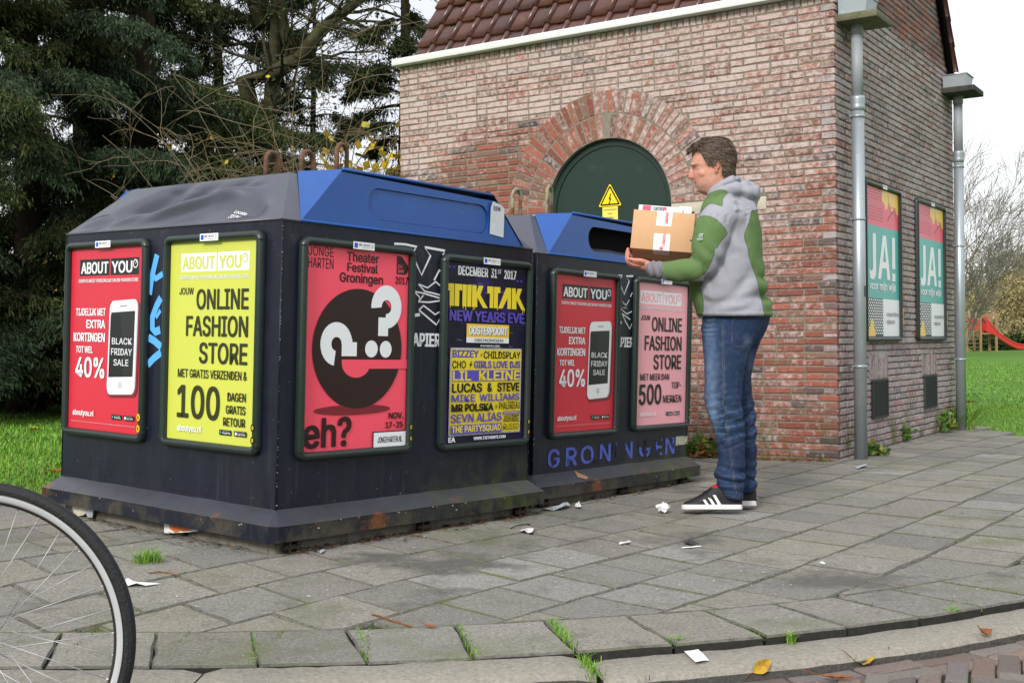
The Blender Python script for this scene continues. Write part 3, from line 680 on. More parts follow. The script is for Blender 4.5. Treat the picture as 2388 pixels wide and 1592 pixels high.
def container(name, M, label, dented, closed):
    r = empty(name, M, label, 'recycling container', 'paper recycling containers')
    b = MB(); L, Wd, o = CL, CW, .075
    # walls, each a grid so that the sheet can be slightly uneven
    def wall(p0, p1, n, seed):
        p0, p1, n = Vector(p0), Vector(p1), Vector(n)
        def f(u, v):
            q = p0+(p1-p0)*u; q.z = ZB+(ZT-ZB)*v
            e = min(1, 6*u, 6*(1-u), 6*v, 6*(1-v)); w = noise.noise(Vector((u*2.5+seed, v*2, seed)))*.0012
            if dented and seed == 3: w += -.016*math.exp(-((u-.93)/.035)**2-((v-.955)/.03)**2)+.005*math.exp(-((u-.955)/.015)**2-((v-.94)/.015)**2)-.005*math.exp(-((u-.25)/.05)**2-((v-.95)/.02)**2)
            return q+n*w*e
        b.grid(f, 56, 40, m_body, True)
    wall((0,0,0), (L,0,0), (0,-1,0), 1); wall((L,0,0), (L,Wd,0), (1,0,0), 2); wall((0,Wd,0), (0,0,0), (-1,0,0), 3); wall((L,Wd,0), (0,Wd,0), (0,1,0), 4)
    # flared skirt with chamfered corners
    ring = lambda off, z, c=.0: [(-off+c,-off,z),(L+off-c,-off,z),(L+off,-off+c,z),(L+off,Wd+off-c,z),(L+off-c,Wd+off,z),(-off+c,Wd+off,z),(-off,Wd+off-c,z),(-off,-off+c,z)]
    R = [ring(.0005, ZB+.002, .001), ring(o, .114, .03), ring(o, .051, .03), ring(o-.012, .05, .03), ring(.0, .05, .01)]
    sub = 14
    for a, c in zip(R, R[1:]):
        for i in range(8):
            j = (i+1) % 8; p, q, s_, t_ = Vector(a[i]), Vector(a[j]), Vector(c[j]), Vector(c[i])
            n = sub if i % 2 == 0 else 1
            def f(u, v, p=p, q=q, s_=s_, t_=t_, i=i):
                x = (p+(q-p)*u)*(1-v)+(t_+(s_-t_)*u)*v
                return x+Vector((0, 0, noise.noise(x*6)*.004))*min(1, 8*u, 8*(1-u))
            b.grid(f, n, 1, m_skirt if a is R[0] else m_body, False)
    # roof: four slopes and a flat top
    A = [Vector((0,0,ZT)), Vector((L,0,ZT)), Vector((L,Wd,ZT)), Vector((0,Wd,ZT))]
    t = [Vector((INS,INS,ZR)), Vector((L-INS,INS,ZR)), Vector((L-INS,Wd-INS,ZR)), Vector((INS,Wd-INS,ZR))]
    for i in range(4):
        j = (i+1) % 4; p, q, s_, t_ = A[i], A[j], t[j], t[i]; n = (q-p).cross(t_-p).normalized()
        def f(u, v, p=p, q=q, s_=s_, t_=t_, n=n, i=i):
            x = (p+(q-p)*u)*(1-v)+(t_+(s_-t_)*u)*v
            return x+n*((dent(u, v)*3.7 if i == 3 and dented else dent(1-u, v)*.3))
        b.grid(f, 64, 40, m_roof, True)
    b.add(t, [(0,1,2,3)], m_roof)
    # folded seam under the roof edge
    for i in range(4):
        p, q = A[i], A[(i+1) % 4]; n = (q-p).cross(Vector((0, 0, 1))).normalized()
        b.tube([p+n*.002-Vector((0,0,.003)), q+n*.002-Vector((0,0,.003))], .005, m_roof, 6)
    for x, y in ((0,0),(L,0),(L,Wd),(0,Wd)): b.tube([(x,y,ZB),(x,y,ZT)], .0035, m_body, 6)
    rc = random.Random(3 if dented else 8)                      # chips, scuffs and rust flecks in the paint
    m_chip = mat('paint_chip', (.34,.34,.32), .6, .3); m_rfl = mat('rust_fleck', (.17,.07,.03), .8, .2); m_scr = mat('scratch', (.10,.11,.14), .5, .3)
    def fleck(P, ex, ey, n, s, m):
        k = rc.randint(4, 6); a0 = rc.uniform(0, 6.28); el = rc.uniform(.25, 1)
        b.add([P+n*.0016+(ex*math.cos(a0+6.28*i/k)+ey*math.sin(a0+6.28*i/k)*el)*s*rc.uniform(.5, 1.2) for i in range(k)], [tuple(range(k))], m)
    X_, Y_, Z_ = Vector((1,0,0)), Vector((0,1,0)), Vector((0,0,1))
    for i in range(150):
        z = ZB+.01+(ZT-ZB-.02)*rc.random()**1.6; s = rc.uniform(.0012, .0034)
        if rc.random() < .5: fleck(Vector((rc.uniform(.01, L-.01), 0, z)), X_, Z_, -Y_, s, m_chip if rc.random() < .75 else m_rfl)
        else: fleck(Vector((0, rc.uniform(.01, Wd-.01), z)), -Y_, Z_, -X_, s, m_chip if rc.random() < .75 else m_rfl)
    for i in range(70):                                         # worn vertical corner edges
        z = rc.uniform(ZB, ZT); x0 = 0 if rc.random() < .7 else L; fleck(Vector((x0, -.0022, z)), X_, Z_, -Y_, rc.uniform(.0015, .0045), m_chip if rc.random() < .8 else m_rfl)
    for i in range(26):                                         # scratches
        p = Vector((rc.uniform(.05, L-.05), -.0014, rc.uniform(ZB+.02, ZT-.02))); d = Vector((rc.uniform(-.3, .3), 0, 1)).normalized()*rc.uniform(.015, .05); w_ = X_*.0011
        b.add([p-w_, p+w_, p+d+w_*.4, p+d-w_*.4], [(0,1,2,3)], m_scr)
    for i in range(60):                                         # chipped skirt edge
        t_ = rc.random()
        if rc.random() < .6: fleck(Vector((t_*L, -o-.0015, .112-rc.random()**2*.03)), X_, Z_, -Y_, rc.uniform(.002, .009), m_rfl if rc.random() < .6 else m_chip)
        else: fleck(Vector((-o-.0015, t_*Wd, .112-rc.random()**2*.03)), -Y_, Z_, -X_, rc.uniform(.002, .009), m_rfl if rc.random() < .6 else m_chip)
    b.build('body', r)
    # blue hoods on both long sides
    for side in (0, 1):
        h = MB(); S = (lambda p: Vector(p)) if side == 0 else (lambda p: Vector((L-p[0], Wd-p[1], p[2])))
        fl = -.004; zb_, zt_ = ZT-.004, ZR+.012
        bl_, br_, tl_, tr_ = (.092, fl, zb_), (L-.075, fl, zb_), (.325, fl+.012, zt_), (L-.305, fl+.012, zt_)
        il, ir = (.262, INS+.005, zt_), (L-.25, INS+.005, zt_)
        rg = rrect(.875, .5, .80, .52, .17, 8) if False else None
        # the front plate, with a slot cut through it
        cx, cz, w_, hh = .87, 1.437, .80, .137
        slot = [(cx+(px), cz+pz) for px, pz in rrect(0, 0, w_, hh, .066, 8)]
        outer = [bl_, br_, tr_, tl_]
        def yz(z): return fl+.012*(z-zb_)/(zt_-zb_)
        ns = len(slot); ov = []
        for sx_, sz_ in slot:                                   # outer partner along a ray from the slot centre
            dx, dz = sx_-cx, sz_-cz; best = 9e9
            for (x0, _, z0), (x1, _, z1) in zip(outer, outer[1:]+outer[:1]):
                den = dx*(z1-z0)-dz*(x1-x0)
                if abs(den) < 1e-9: continue
                s1 = ((x0-cx)*(z1-z0)-(z0-cz)*(x1-x0))/den; s2 = ((x0-cx)*dz-(z0-cz)*dx)/den
                if s1 > 0 and -1e-6 <= s2 <= 1+1e-6: best = min(best, s1)
            ov.append((cx+dx*best, cz+dz*best))
        vs = [S((x, yz(z), z)) for x, z in slot]+[S((x, yz(z), z)) for x, z in ov]+[S((x, yz(z)+.012, z)) for x, z in slot]
        fs = [(i, (i+1) % ns, ns+(i+1) % ns, ns+i) for i in range(ns)]+[(2*ns+i, 2*ns+(i+1) % ns, (i+1) % ns, i) for i in range(ns)]
        h.add(vs, fs, m_hood)
        for cpt in outer:                                       # the four corners left over by the fan
            x, z = cpt[0], cpt[2]; ang = math.atan2(z-cz, x-cx)
            order = sorted(range(ns), key=lambda i: abs((math.atan2(ov[i][1]-cz, ov[i][0]-cx)-ang+math.pi) % (2*math.pi)-math.pi))[:2]
            h.add([S(cpt), S((ov[order[0]][0], yz(ov[order[0]][1]), ov[order[0]][1])), S((ov[order[1]][0], yz(ov[order[1]][1]), ov[order[1]][1]))], [(0,1,2)], m_hood)
        h.add([S(q) for q in (bl_, tl_, il)], [(0,1,2)], m_hoodtop); h.add([S(q) for q in (br_, ir, tr_)], [(0,1,2)], m_hood)
        h.add([S(q) for q in (tl_, tr_, ir, il)], [(0,1,2,3)], m_hood)
        lip = [(.322, fl+.002, zt_-.012), (L-.302, fl+.002, zt_-.012)]
        h.tube([S(tl_), S(tr_)], .007, m_hood, 6); h.tube([S((.09, fl-.003, zb_+.003)), S((L-.073, fl-.003, zb_+.003))], .006, m_hood, 6)
        h.tube([S(tr_), S(br_)], .004, m_dark, 6)
        for i in range(34):
            x = rc.uniform(.2, L-.2); z = rc.uniform(zb_+.02, zt_-.02); s = rc.uniform(.0015, .005)
            if abs(x-cx) < .4 and abs(z-cz) < .07 and not (closed and side == 0): continue
            P_ = (x, yz(z)-.0014, z); d_ = (rc.uniform(-1, 1)*s*3, rc.uniform(-1, 1)*s*3)
            h.add([S((P_[0]-s*.3, P_[1], P_[2])), S((P_[0]+s*.3, P_[1], P_[2]-s*.2)), S((P_[0]+d_[0], P_[1], P_[2]+d_[1]))], [(0,1,2)], m_scrb if rc.random() < .7 else m_chip)
        ho = h.build('hood', r)
        if closed and side == 0:
            f = MB(); q = [(cx+px*.992, cz+pz*.965) for px, pz in rrect(0, 0, w_, hh, .066, 8)]
            f.add([(x, yz(z)+.008, z) for x, z in q], [tuple(range(len(q)))], m_hood); f.build('slot_plate', ho)
        else:
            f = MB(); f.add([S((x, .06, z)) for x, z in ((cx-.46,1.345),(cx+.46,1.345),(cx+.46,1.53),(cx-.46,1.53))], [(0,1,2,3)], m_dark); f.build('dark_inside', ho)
    return r
def hooks(r, spots, mats_):
    for (x, y, hgt, turn), m in zip(spots, mats_):
        h = MB(); w = .043
        P = [(-w,0,0),(-w,0,hgt-w)]+[(-w*math.cos(math.pi*i/10), 0, hgt-w+w*math.sin(math.pi*i/10)) for i in range(1, 10)]+[(w,0,hgt-w),(w,0,0)]
        h.tube(P, .0115, m, 9); h.box((-w-.02,-.018,0), (w+.02,.018,.006), m)
        h.build('lifting_hook', r, T(x, y, ZR+.001) @ Matrix.Rotation(turn, 4, 'Z'))
def base(r):
    b = MB(); L, Wd = CL, CW
    b.box((-.01,-.01,-.03), (L+.01,.03,.05-.002), m_conc, bev=.006)
    b.box((-.01,.6,-.03), (.03,Wd-.05,.046), m_conc, bev=.006); b.box((-.008,.035,-.03), (.032,.56,.042), m_conc, bev=.006)
    b.box((.04,.05,-.03), (L-.02,Wd-.02,.04), m_dark)
    b.build('concrete_base', r)
    m_iron = mat('dark_iron', (.05,.038,.03), .85, .2, var=.3, vscale=30)
    for x in (.06, .83, 1.52):
        f = MB(); f.box((x-.03,-.05,-.012), (x-.018,-.012,.06), m_iron); f.box((x+.012,-.05,-.012), (x+.024,-.012,.06), m_iron); f.tube([(x-.05,-.04,.02),(x+.03,-.04,.02)], .011, m_iron, 8); f.build('foot_bracket', r)
FRONT = lambda a, z: axes((1,0,0), (0,0,1), (0,-1,0), (a, -.002, z))
LEFT = lambda bq, z: axes((0,-1,0), (0,0,1), (-1,0,0), (-.003, bq, z))
K_ = .85/.95
MC1 = con_matrix(-1.0607*K_, 5.2857*K_, .8905); MC2 = con_matrix(.1042*K_, 6.9121*K_, .911)
BY = (mat('badge_black', (.01,.01,.01), .4, .4), mat('badge_yellow', lin((225,190,30)), .4, .4))
c1 = container('recycling_container', MC1, 'dark navy paper container with dented roof, nearest to the bicycle wheel', True, True)
c2 = container('recycling_container', MC2, 'dark navy paper container with open blue slot where the man stands', False, False)
hooks(c1, [(.436,.6,.145,.2), (.648,.6,.18,.15), (.864,.6,.245,.25)], [m_rust]*3)
hooks(c2, [(.31,.6,.16,.1), (.59,.6,.205,.1), (.914,.6,.262,.3)], [m_rust, m_rustpale, m_rustpale])
for c in (c1, c2): base(c)
hang_poster(c1, FRONT(.418, .81), poster_theatre(), 'dark green frame with the coral theatre festival poster', letter='C', tag_col=BY)
hang_poster(c1, FRONT(1.262, .80), poster_party(), 'frame with the purple new year party poster') if False else hang_poster(c1, FRONT(1.262, .802), poster_party_full(), 'dark green frame with the purple and yellow party poster', letter='F', tag_col=BY)
hang_poster(c1, LEFT(.425, .828), poster_store(I_YEL, I_OLV, 'days'), 'dark green frame with the lime yellow fashion store poster', letter='D', tag_col=BY)
hang_poster(c1, LEFT(1.215, .826), poster_red(), 'dark green frame with the red phone sale poster', letter='E', tag_col=(BY[1], BY[0]))
hang_poster(c2, FRONT(.446, .802), poster_red(), 'dark green frame with the red phone sale poster')
hang_poster(c2, FRONT(1.268, .805), poster_store(I_PINK, I_K, 'brands'), 'dark green frame with the pink fashion store poster', letter='A', tag_col=BY)
# lettering painted on the front: a bold emblem, the word PAPIER; GRONINGEN worn away on the second one
def on_front(M, px, py):                       # photo position -> (along, up) on a container's front
    n = M.to_3x3().col[1]; q = M.inverted() @ on_plane(px, py, M.translation, n); return q.x, q.z
def emblem(b, MM, M, segs, ox, oy, sc):
    for w, pts in segs: stroke2(b, [on_front(MM, ox+x/sc, oy+y/sc) for x, y in pts], w, M)
EM1 = [(.010,[(1062,795),(1150,800),(1240,820),(1215,850)]),(.011,[(1180,880),(1225,930),(1275,1038),(1345,888),(1300,822),(1458,850),(1440,885)]),(.010,[(1372,1080),(1414,1000),(1440,1022)]),
 (.007,[(1250,1108),(1322,1138),(1385,1090)]),(.007,[(1385,1090),(1440,1140)]),(.007,[(1250,1108),(1300,1165),(1360,1178),(1440,1200)]),(.007,[(1215,1165),(1290,1180),(1440,1225)]),(.007,[(1215,1165),(1260,1210),(1250,1245),(1330,1250),(1440,1235)]),(.007,[(1250,1245),(1290,1195)]),(.007,[(1290,1275),(1380,1345),(1440,1310)]),(.008,[(1255,1310),(1390,1425),(1425,1365),(1440,1378)]),(.007,[(1255,1310),(1290,1275)]),(.014,[(1215,1352),(1262,1345)])]
EM2 = [(.010,[(975,745),(1008,745),(985,790)]),(.010,[(1000,832),(1024,895),(1064,792),(1040,752),(1095,752)]),(.009,[(1072,915),(1088,880)]),(.007,[(1064,938),(1040,978),(1008,948),(1042,1000),(985,998),(1045,1048),(1085,1028)]),(.007,[(1008,1045),(1072,1092)]),(.007,[(1008,1045),(1030,1100),(1068,1165),(1085,1125)]),(.013,[(980,1112),(1005,1116)])]
def stroke2(b, pts, w, M):
    pts = [Vector((x, z, 0)) for x, z in pts]; vs = []
    for i, p in enumerate(pts):
        t = (pts[min(i+1, len(pts)-1)]-pts[max(i-1, 0)]).normalized(); q = Vector((-t.y, t.x, 0))*w/2
        vs += [M @ Vector((p.x-q.x, p.y-q.y, .0006)), M @ Vector((p.x+q.x, p.y+q.y, .0006))]
    b.add(vs, [(2*i, 2*i+2, 2*i+3, 2*i+1) for i in range(len(pts)-1)], m_letw)
MF = axes((1,0,0), (0,0,1), (0,-1,0), (0, -.0016, 0)); MLs = axes((0,-1,0), (0,0,1), (-1,0,0), (-.0016, 0, 0))
b = MB(); emblem(b, MC1, MF, EM1, 600, 330, 3.336); text(b, 'PAPIER', m_letw, .722, .942, .826, .887, .0034, .0006, MF); b.build('lettering', c1)
b = MB(); emblem(b, MC2, MF, EM2, 1150, 420, 3.36); text(b, 'PAPIER', m_letw, .735, .955, .842, .90, .0034, .0006, MF)
for ch, x0, x1 in zip('GRONINGEN', (1258,1299,1333,1377,1413,1430,1467,1505,1527), (1285,1325,1363,1402,1418,1452,1494,1520,1548)):
    a0 = on_front(MC2, x0*1.0153, 1050)[0]; a1 = on_front(MC2, x1*1.0153, 1050)[0]; text(b, ch, m_letb, a0, a1, .195, .295, .0042, .0006, MF)
# letters of the word that have flaked off show the navy again
for x0, x1, z0, z1 in ((.57,.66,.19,.215),(.755,.775,.235,.30),(.79,.89,.187,.30),(1.03,1.2,.255,.30),(1.09,1.125,.187,.30),(1.16,1.24,.187,.25),(1.23,1.28,.187,.235),(1.24,1.30,.262,.30)):
    b.add([MF @ Vector(q) for q in ((x0,z0,.0014),(x1,z0+.008,.0014),(x1-.006,z1,.0014),(x0+.004,z1-.008,.0014))], [(0,1,2,3)], m_navy)
b.build('lettering', c2)
b = MB(); mm = MF; q = [(1.462,.243),(1.605,.247),(1.606,.298),(1.463,.3)]; b.add([mm @ Vector((x, z, .0035)) for x, z in q], [(0,1,2,3)], mat('dirty_plate', lin((170,172,150)), .6, .3, var=.2, vscale=30, spots=[(lin((70,80,30)), 22, .52, .05)])); b.build('number_plate', c2)
b = MB()
for P_, w in (([(.835,1.205),(.87,1.11),(.885,1.03)], .035), ([(.88,1.125),(.84,1.1),(.79,1.12)], .028), ([(.80,1.015),(.83,.98),(.86,.93),(.858,.88),(.835,.865),(.80,.875)], .036), ([(.8,.96),(.83,.93),(.84,.95)], .02), ([(.885,.84),(.84,.825),(.79,.80)], .034), ([(.79,.775),(.84,.75),(.885,.72)], .034)):
    pts = [Vector((-x, z, 0)) for x, z in P_]; vs = []
    for i, p in enumerate(pts):
        t = (pts[min(i+1, len(pts)-1)]-pts[max(i-1, 0)]).normalized(); q = Vector((-t.y, t.x, 0))*w/2
        vs += [MLs @ Vector((p.x-q.x, p.y-q.y, .0006+len(b.v)*1e-5)), MLs @ Vector((p.x+q.x, p.y+q.y, .0006+len(b.v)*1e-5))]
    b.add(vs, [(2*i, 2*i+2, 2*i+3, 2*i+1) for i in range(len(pts)-1)], m_graf)
b.build('graffiti', c1)
# number stencilled on the dented slope, torn sticker on the blue hood
sl_t = Vector((INS, 0, ZR-ZT)).normalized(); MS = axes((0,-1,0), sl_t, Vector((-sl_t.z, 0, sl_t.x)), (0, 0, ZT))
b = MB(); text(b, 'Locatie', m_letw, -.362, -.302, .058, .080, .0004, .012, MS); text(b, '3594', m_letw, -.366, -.302, .022, .048, .0007, .012, MS)
def on_dent(p):
    q = MS.inverted() @ Vector(p); y = -q.x; v = q.y/math.hypot(INS, ZR-ZT); u = (CW-INS*v-y)/(CW-2*INS*v); return MS @ Vector((q.x, q.y, dent(u, v)*3.7+.0035+(q.z-.012)))
b.v = [tuple(on_dent(p)) for p in b.v]; b.build('stencil', c1)
b = MB(); q = [(1.27,1.372),(1.375,1.362),(1.378,1.50),(1.36,1.515),(1.29,1.53),(1.275,1.5)]; b.add([MF @ Vector((x, z, .004)) for x, z in q], [tuple(range(len(q)))], m_tape)
text(b, 'EEN', I_K, 1.295, 1.345, 1.487, 1.507, .0008, .005, MF); b.build('sticker', c1)
b = MB(); q = [(.345,.135),(.40,.12),(.44,.128),(.385,.155),(.375,.165)]
b.add([Vector((x, -.072*(1-(z-.114)/.052)-.004, z+.003)) for x, z in q], [tuple(range(len(q)))], mat('brown_card', lin((150,118,92)), .8, .1)); b.build('cardboard_scrap', c2)
# ------------------------------------------------------------------ the little transformer house
BA = -.583; BX = Vector((math.cos(BA), math.sin(BA), 0)); BYv = Vector((-math.sin(BA), math.cos(BA), 0))
MB_ = axes(BX, BYv, (0, 0, 1), Vector((2.5865, 9.4749, 0))*K_)
LB, SB, ZE = 3.95, 3.47, 3.325
RK = 1.50                                       # slope of the roof
ZRID = 3.42-.22*RK+RK*SB/2
kiosk = empty('transformer_house', MB_, 'small brick transformer house with arched green door and tiled roof', 'building')
def brick_mat(name, stops, white, mode):
    m = mat(name, (.2,.1,.08), .85, .2, stops=stops, island=.22, var=.2, vscale=38, bump=.7, bscale=95)
    t = m.node_tree; L = t.links; p = t.nodes['Principled BSDF']; src = p.inputs['Base Color'].links[0].from_socket
    tcn = N(t, 'ShaderNodeTexCoord'); sx = N(t, 'ShaderNodeSeparateXYZ'); L.new(tcn.outputs['Object'], sx.inputs[0])
    def rampv(s_, a, b, lo=0., hi=1.):
        r = N(t, 'ShaderNodeMapRange'); r.inputs['From Min'].default_value = a; r.inputs['From Max'].default_value = b; r.inputs['To Min'].default_value = lo; r.inputs['To Max'].default_value = hi; L.new(s_, r.inputs['Value']); return r.outputs[0]
    def op(o_, a, b):
        k = N(t, 'ShaderNodeMath', operation=o_)
        for i, q in enumerate((a, b)):
            if isinstance(q, float): k.inputs[i].default_value = q
            else: L.new(q, k.inputs[i])
        return k.outputs[0]
    def noise_(sc, st=(1, 1, 1), det=6):
        mp_ = N(t, 'ShaderNodeMapping'); mp_.inputs['Scale'].default_value = st; L.new(tcn.outputs['Object'], mp_.inputs[0])
        n = N(t, 'ShaderNodeTexNoise'); n.inputs['Scale'].default_value = sc; n.inputs['Detail'].default_value = det; n.inputs['Roughness'].default_value = .65; L.new(mp_.outputs[0], n.inputs['Vector']); return n.outputs['Fac']
    def mixc(src, fac, c):
        k = N(t, 'ShaderNodeMix', data_type='RGBA'); L.new(fac, k.inputs['Factor']); L.new(src, k.inputs[6]); k.inputs[7].default_value = (*c, 1); return k.outputs[2]
    geo = N(t, 'ShaderNodeNewGeometry'); wn = N(t, 'ShaderNodeTexWhiteNoise', noise_dimensions='1D')
    k = op('MULTIPLY', geo.outputs['Random Per Island'], 7.31); L.new(k, wn.inputs['W']); isl = wn.outputs['Value']
    if mode == 'front':
        reg = rampv(sx.outputs['Z'], 1.2, 2.6, .38, .87)
        dx = op('ADD', sx.outputs['X'], 2.75); dz = op('SUBTRACT', sx.outputs['Z'], 2.2)
        d2 = op('ADD', op('MULTIPLY', op('MULTIPLY', dx, dx), 1.3), op('MULTIPLY', op('MULTIPLY', dz, dz), 3.4))
        reg = op('SUBTRACT', reg, rampv(d2, 1.2, .25, 0., .62))
        reg = op('SUBTRACT', reg, rampv(sx.outputs['X'], -.45, 0., 0., .22))
    elif mode == 'arch':
        reg = rampv(sx.outputs['X'], -2.5, -1.1, .22, .74)
    else:
        reg = rampv(sx.outputs['Z'], 3.42, 3.32, 0., .8)
    fine = noise_(24, det=8); mid = noise_(2.2)
    f = op('ADD', op('ADD', reg, op('MULTIPLY', op('SUBTRACT', fine, .5), 2.7)), op('ADD', op('MULTIPLY', op('SUBTRACT', mid, .5), .9), op('MULTIPLY', op('SUBTRACT', isl, .5), .42)))
    src = mixc(src, rampv(f, .3, 1.0, 0., .9), white)
    low = rampv(sx.outputs['Z'], .42, .02)
    src = mixc(src, op('MULTIPLY', low, rampv(noise_(3.5), .46, .62)), (.105, .115, .022))            # green film at the foot
    src = mixc(src, rampv(noise_(42), .70, .76), (.03, .027, .025))
    L.new(src, p.inputs['Base Color'])
    return m
S_F = [(0, (.28,.095,.068)), (.26, (.235,.092,.07)), (.42, (.26,.115,.08)), (.55, (.20,.105,.085)), (.66, (.15,.10,.095)), (.72, (.30,.105,.075)), (.86, (.23,.135,.10)), (.95, (.11,.085,.08))]
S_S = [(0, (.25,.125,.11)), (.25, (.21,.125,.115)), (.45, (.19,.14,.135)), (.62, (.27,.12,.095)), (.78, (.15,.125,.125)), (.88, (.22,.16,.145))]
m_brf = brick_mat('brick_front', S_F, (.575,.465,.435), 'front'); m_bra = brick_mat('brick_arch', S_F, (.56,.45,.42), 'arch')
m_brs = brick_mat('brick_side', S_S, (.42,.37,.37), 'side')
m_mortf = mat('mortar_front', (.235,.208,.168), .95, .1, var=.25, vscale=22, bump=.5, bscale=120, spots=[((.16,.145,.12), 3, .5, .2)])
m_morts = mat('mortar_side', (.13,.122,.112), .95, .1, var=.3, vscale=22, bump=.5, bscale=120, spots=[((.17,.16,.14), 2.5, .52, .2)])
m_stone = mat('sandstone', (.5,.46,.37), .85, .2, var=.12, vscale=18, bump=.2, bscale=60)
BH, JT, CO = .0400, .0105, .0507
def brick(mb, F, s0, s1, z0, z1, m, dep=.05, j=.0022, proud=0.):
    """one brick with worn edges; F(s, z, d) gives the point, d = how far it stands out"""
    q = [(s0, z0), (s1, z0), (s1, z1), (s0, z1)]; q = [(a+rnd.gauss(0, j), b+rnd.gauss(0, j*.7)) for a, b in q]
    cs, cz = (s0+s1)/2, (z0+z1)/2; ou = rnd.gauss(0, .0012)+proud
    # one extra point on the long edges keeps them from being ruler straight
    m0, m1 = ((s0+s1)/2+rnd.gauss(0, .01), z0+rnd.gauss(0, j*.7)), ((s0+s1)/2+rnd.gauss(0, .01), z1+rnd.gauss(0, j*.7))
    q = [q[0], m0, q[1], q[2], m1, q[3]]; c = .0045
    sg = lambda v: (v > 0)-(v < 0)
    inn = [(a-sg(a-cs)*c, b-sg(b-cz)*c) for a, b in q]; inn[1] = (q[1][0], q[1][1]+c); inn[4] = (q[4][0], q[4][1]-c)
    vs = [F(a, b, ou) for a, b in inn]+[F(a, b, ou-.004) for a, b in q]+[F(a, b, -dep) for a, b in q]
    fs = [(0,1,2,3,4,5)]+[(6+i, 6+(i+1) % 6, (i+1) % 6, i) for i in range(6)]+[(12+i, 12+(i+1) % 6, 6+(i+1) % 6, 6+i) for i in range(6)]
    mb.add(vs, fs, m)
def brick_row(mb, F, a, b, z, m, first=None, dep=.05):
    s = a; last = 0
    while s < b-.02:
        w = .2 if rnd.random() < (.62 if last else .8) else .095
        if first is not None and s == a: w = first
        if b-(s+w) < .06: w = b-s
        last = w > .15
        brick(mb, F, s, min(b, s+w)-JT*.0, z, z+BH, m, dep=dep); s += w+JT
FF = lambda s, z, d: Vector((s, -d, z))
FS = lambda s, z, d: Vector((d, s, z))
AX, AZ, RI, RM, RO = -1.85, 1.915, .56, .755, .945
mb = MB(); ms = MB()
row = 0; z = -.09
while z < ZE-.10:
    zc = z+BH/2; od = row % 2
    # front
    R1 = -.104 if od else 0.
    if zc < AZ: gaps = [(AX-RI, AX+RI)]
    elif zc < AZ+RO-.055: h = math.sqrt(((RO-.05)**2-(zc-AZ)**2)); gaps = [(AX-h, AX+h)]
    else: gaps = []
    if 1.815 < zc < 1.915: gaps = [(AX-RI-.77, AX+RI+.77)]
    a = -LB
    for g0, g1 in gaps+[(R1, R1)]:
        if a == -LB and g0 > a: brick_row(mb, FF, a, g0, z, m_brf, first=.2 if od else .095)
        elif g0 > a:
            n0 = len(mb.v); brick_row(mb, FF, a, g0, z, m_brf)
        a = g1
    if od: brick(ms, FS, .001, .2, z, z+BH, m_brs, dep=.097); brick(mb, FF, -.096, -.0004, z, z+BH, m_brf, dep=.0) if False else None
    if od: brick(mb, FF, -.0945, -.0002, z, z+BH, m_brf, dep=.05)
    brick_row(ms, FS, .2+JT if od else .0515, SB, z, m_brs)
    z += CO; row += 1
# soldier course under the gutter
s = -LB
while s < -.03: brick(mb, FF, s, min(0, s+.0425), z+.002, ZE-.006, m_brf); s += .0515
# the gable
while z < ZRID-.12:
    y0 = (z+BH-(3.42-.22*RK))/RK+.02; y1 = SB-y0
    if z+BH < 3.44: y0, y1 = .0515, SB
    if y1-y0 < .08: break
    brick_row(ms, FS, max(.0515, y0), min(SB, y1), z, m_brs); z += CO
# arch: two rings of bricks on edge
for r0, r1, n in ((RI+.004, RM-.004, 35), (RM+.006, RO-.004, 46)):
    for i in range(n):
        g0 = math.pi*(i+.09)/n; g1 = math.pi*(i+.91)/n
        def FA(s, zz, d, g0=g0, g1=g1, r0=r0, r1=r1):
            g = g0+(g1-g0)*s; r = r0+(r1-r0)*zz
            return Vector((AX+r*math.cos(g), -d, AZ+r*math.sin(g)))
        j = .02; q = [(0,0),(1,0),(1,1),(0,1)]; ou = .004+rnd.gauss(0, .0015); c = .07
        o_ = [(a+rnd.gauss(0, j), b+rnd.gauss(0, .008)) for a, b in q]; inn = [(a+(c if a < .5 else -c), b+(.025 if b < .5 else -.025)) for a, b in o_]
        vs = [FA(a, b, ou) for a, b in inn]+[FA(a, b, ou-.004) for a, b in o_]+[FA(a, b, -.1) for a, b in o_]
        mb.add(vs, [(3,2,1,0)]+[(i_, (i_+1) % 4, 4+(i_+1) % 4, 4+i_) for i_ in range(4)]+[(4+i_, 4+(i_+1) % 4, 8+(i_+1) % 4, 8+i_) for i_ in range(4)], m_bra)
# mortar behind the bricks, with the door opening left free
dm = .0065
def fan(mb, pts_in, pts_out, y, m): 
    for (a, b), (c, d) in zip(zip(pts_in, pts_in[1:]), zip(pts_out, pts_out[1:])): mb.add([(a[0], y, a[1]), (b[0], y, b[1]), (d[0], y, d[1]), (c[0], y, c[1])], [(0,1,2,3)], m)
n = 40; ain = [(AX+RI*math.cos(math.pi*i/n), AZ+RI*math.sin(math.pi*i/n)) for i in range(n+1)]
aout = [(AX+RO*math.cos(math.pi*i/n), AZ+RO*math.sin(math.pi*i/n)) for i in range(n+1)]
fan(mb, ain, aout, -.0005, m_mortf); fan(mb, aout, [(p[0], ZE) for p in aout], dm, m_mortf)
mb.add([(-LB,dm,-.1),(AX-RI,dm,-.1),(AX-RI,dm,AZ),(-LB,dm,AZ)], [(0,1,2,3)], m_mortf); mb.add([(AX+RI,dm,-.1),(-dm,dm,-.1),(-dm,dm,AZ),(AX+RI,dm,AZ)], [(0,1,2,3)], m_mortf)
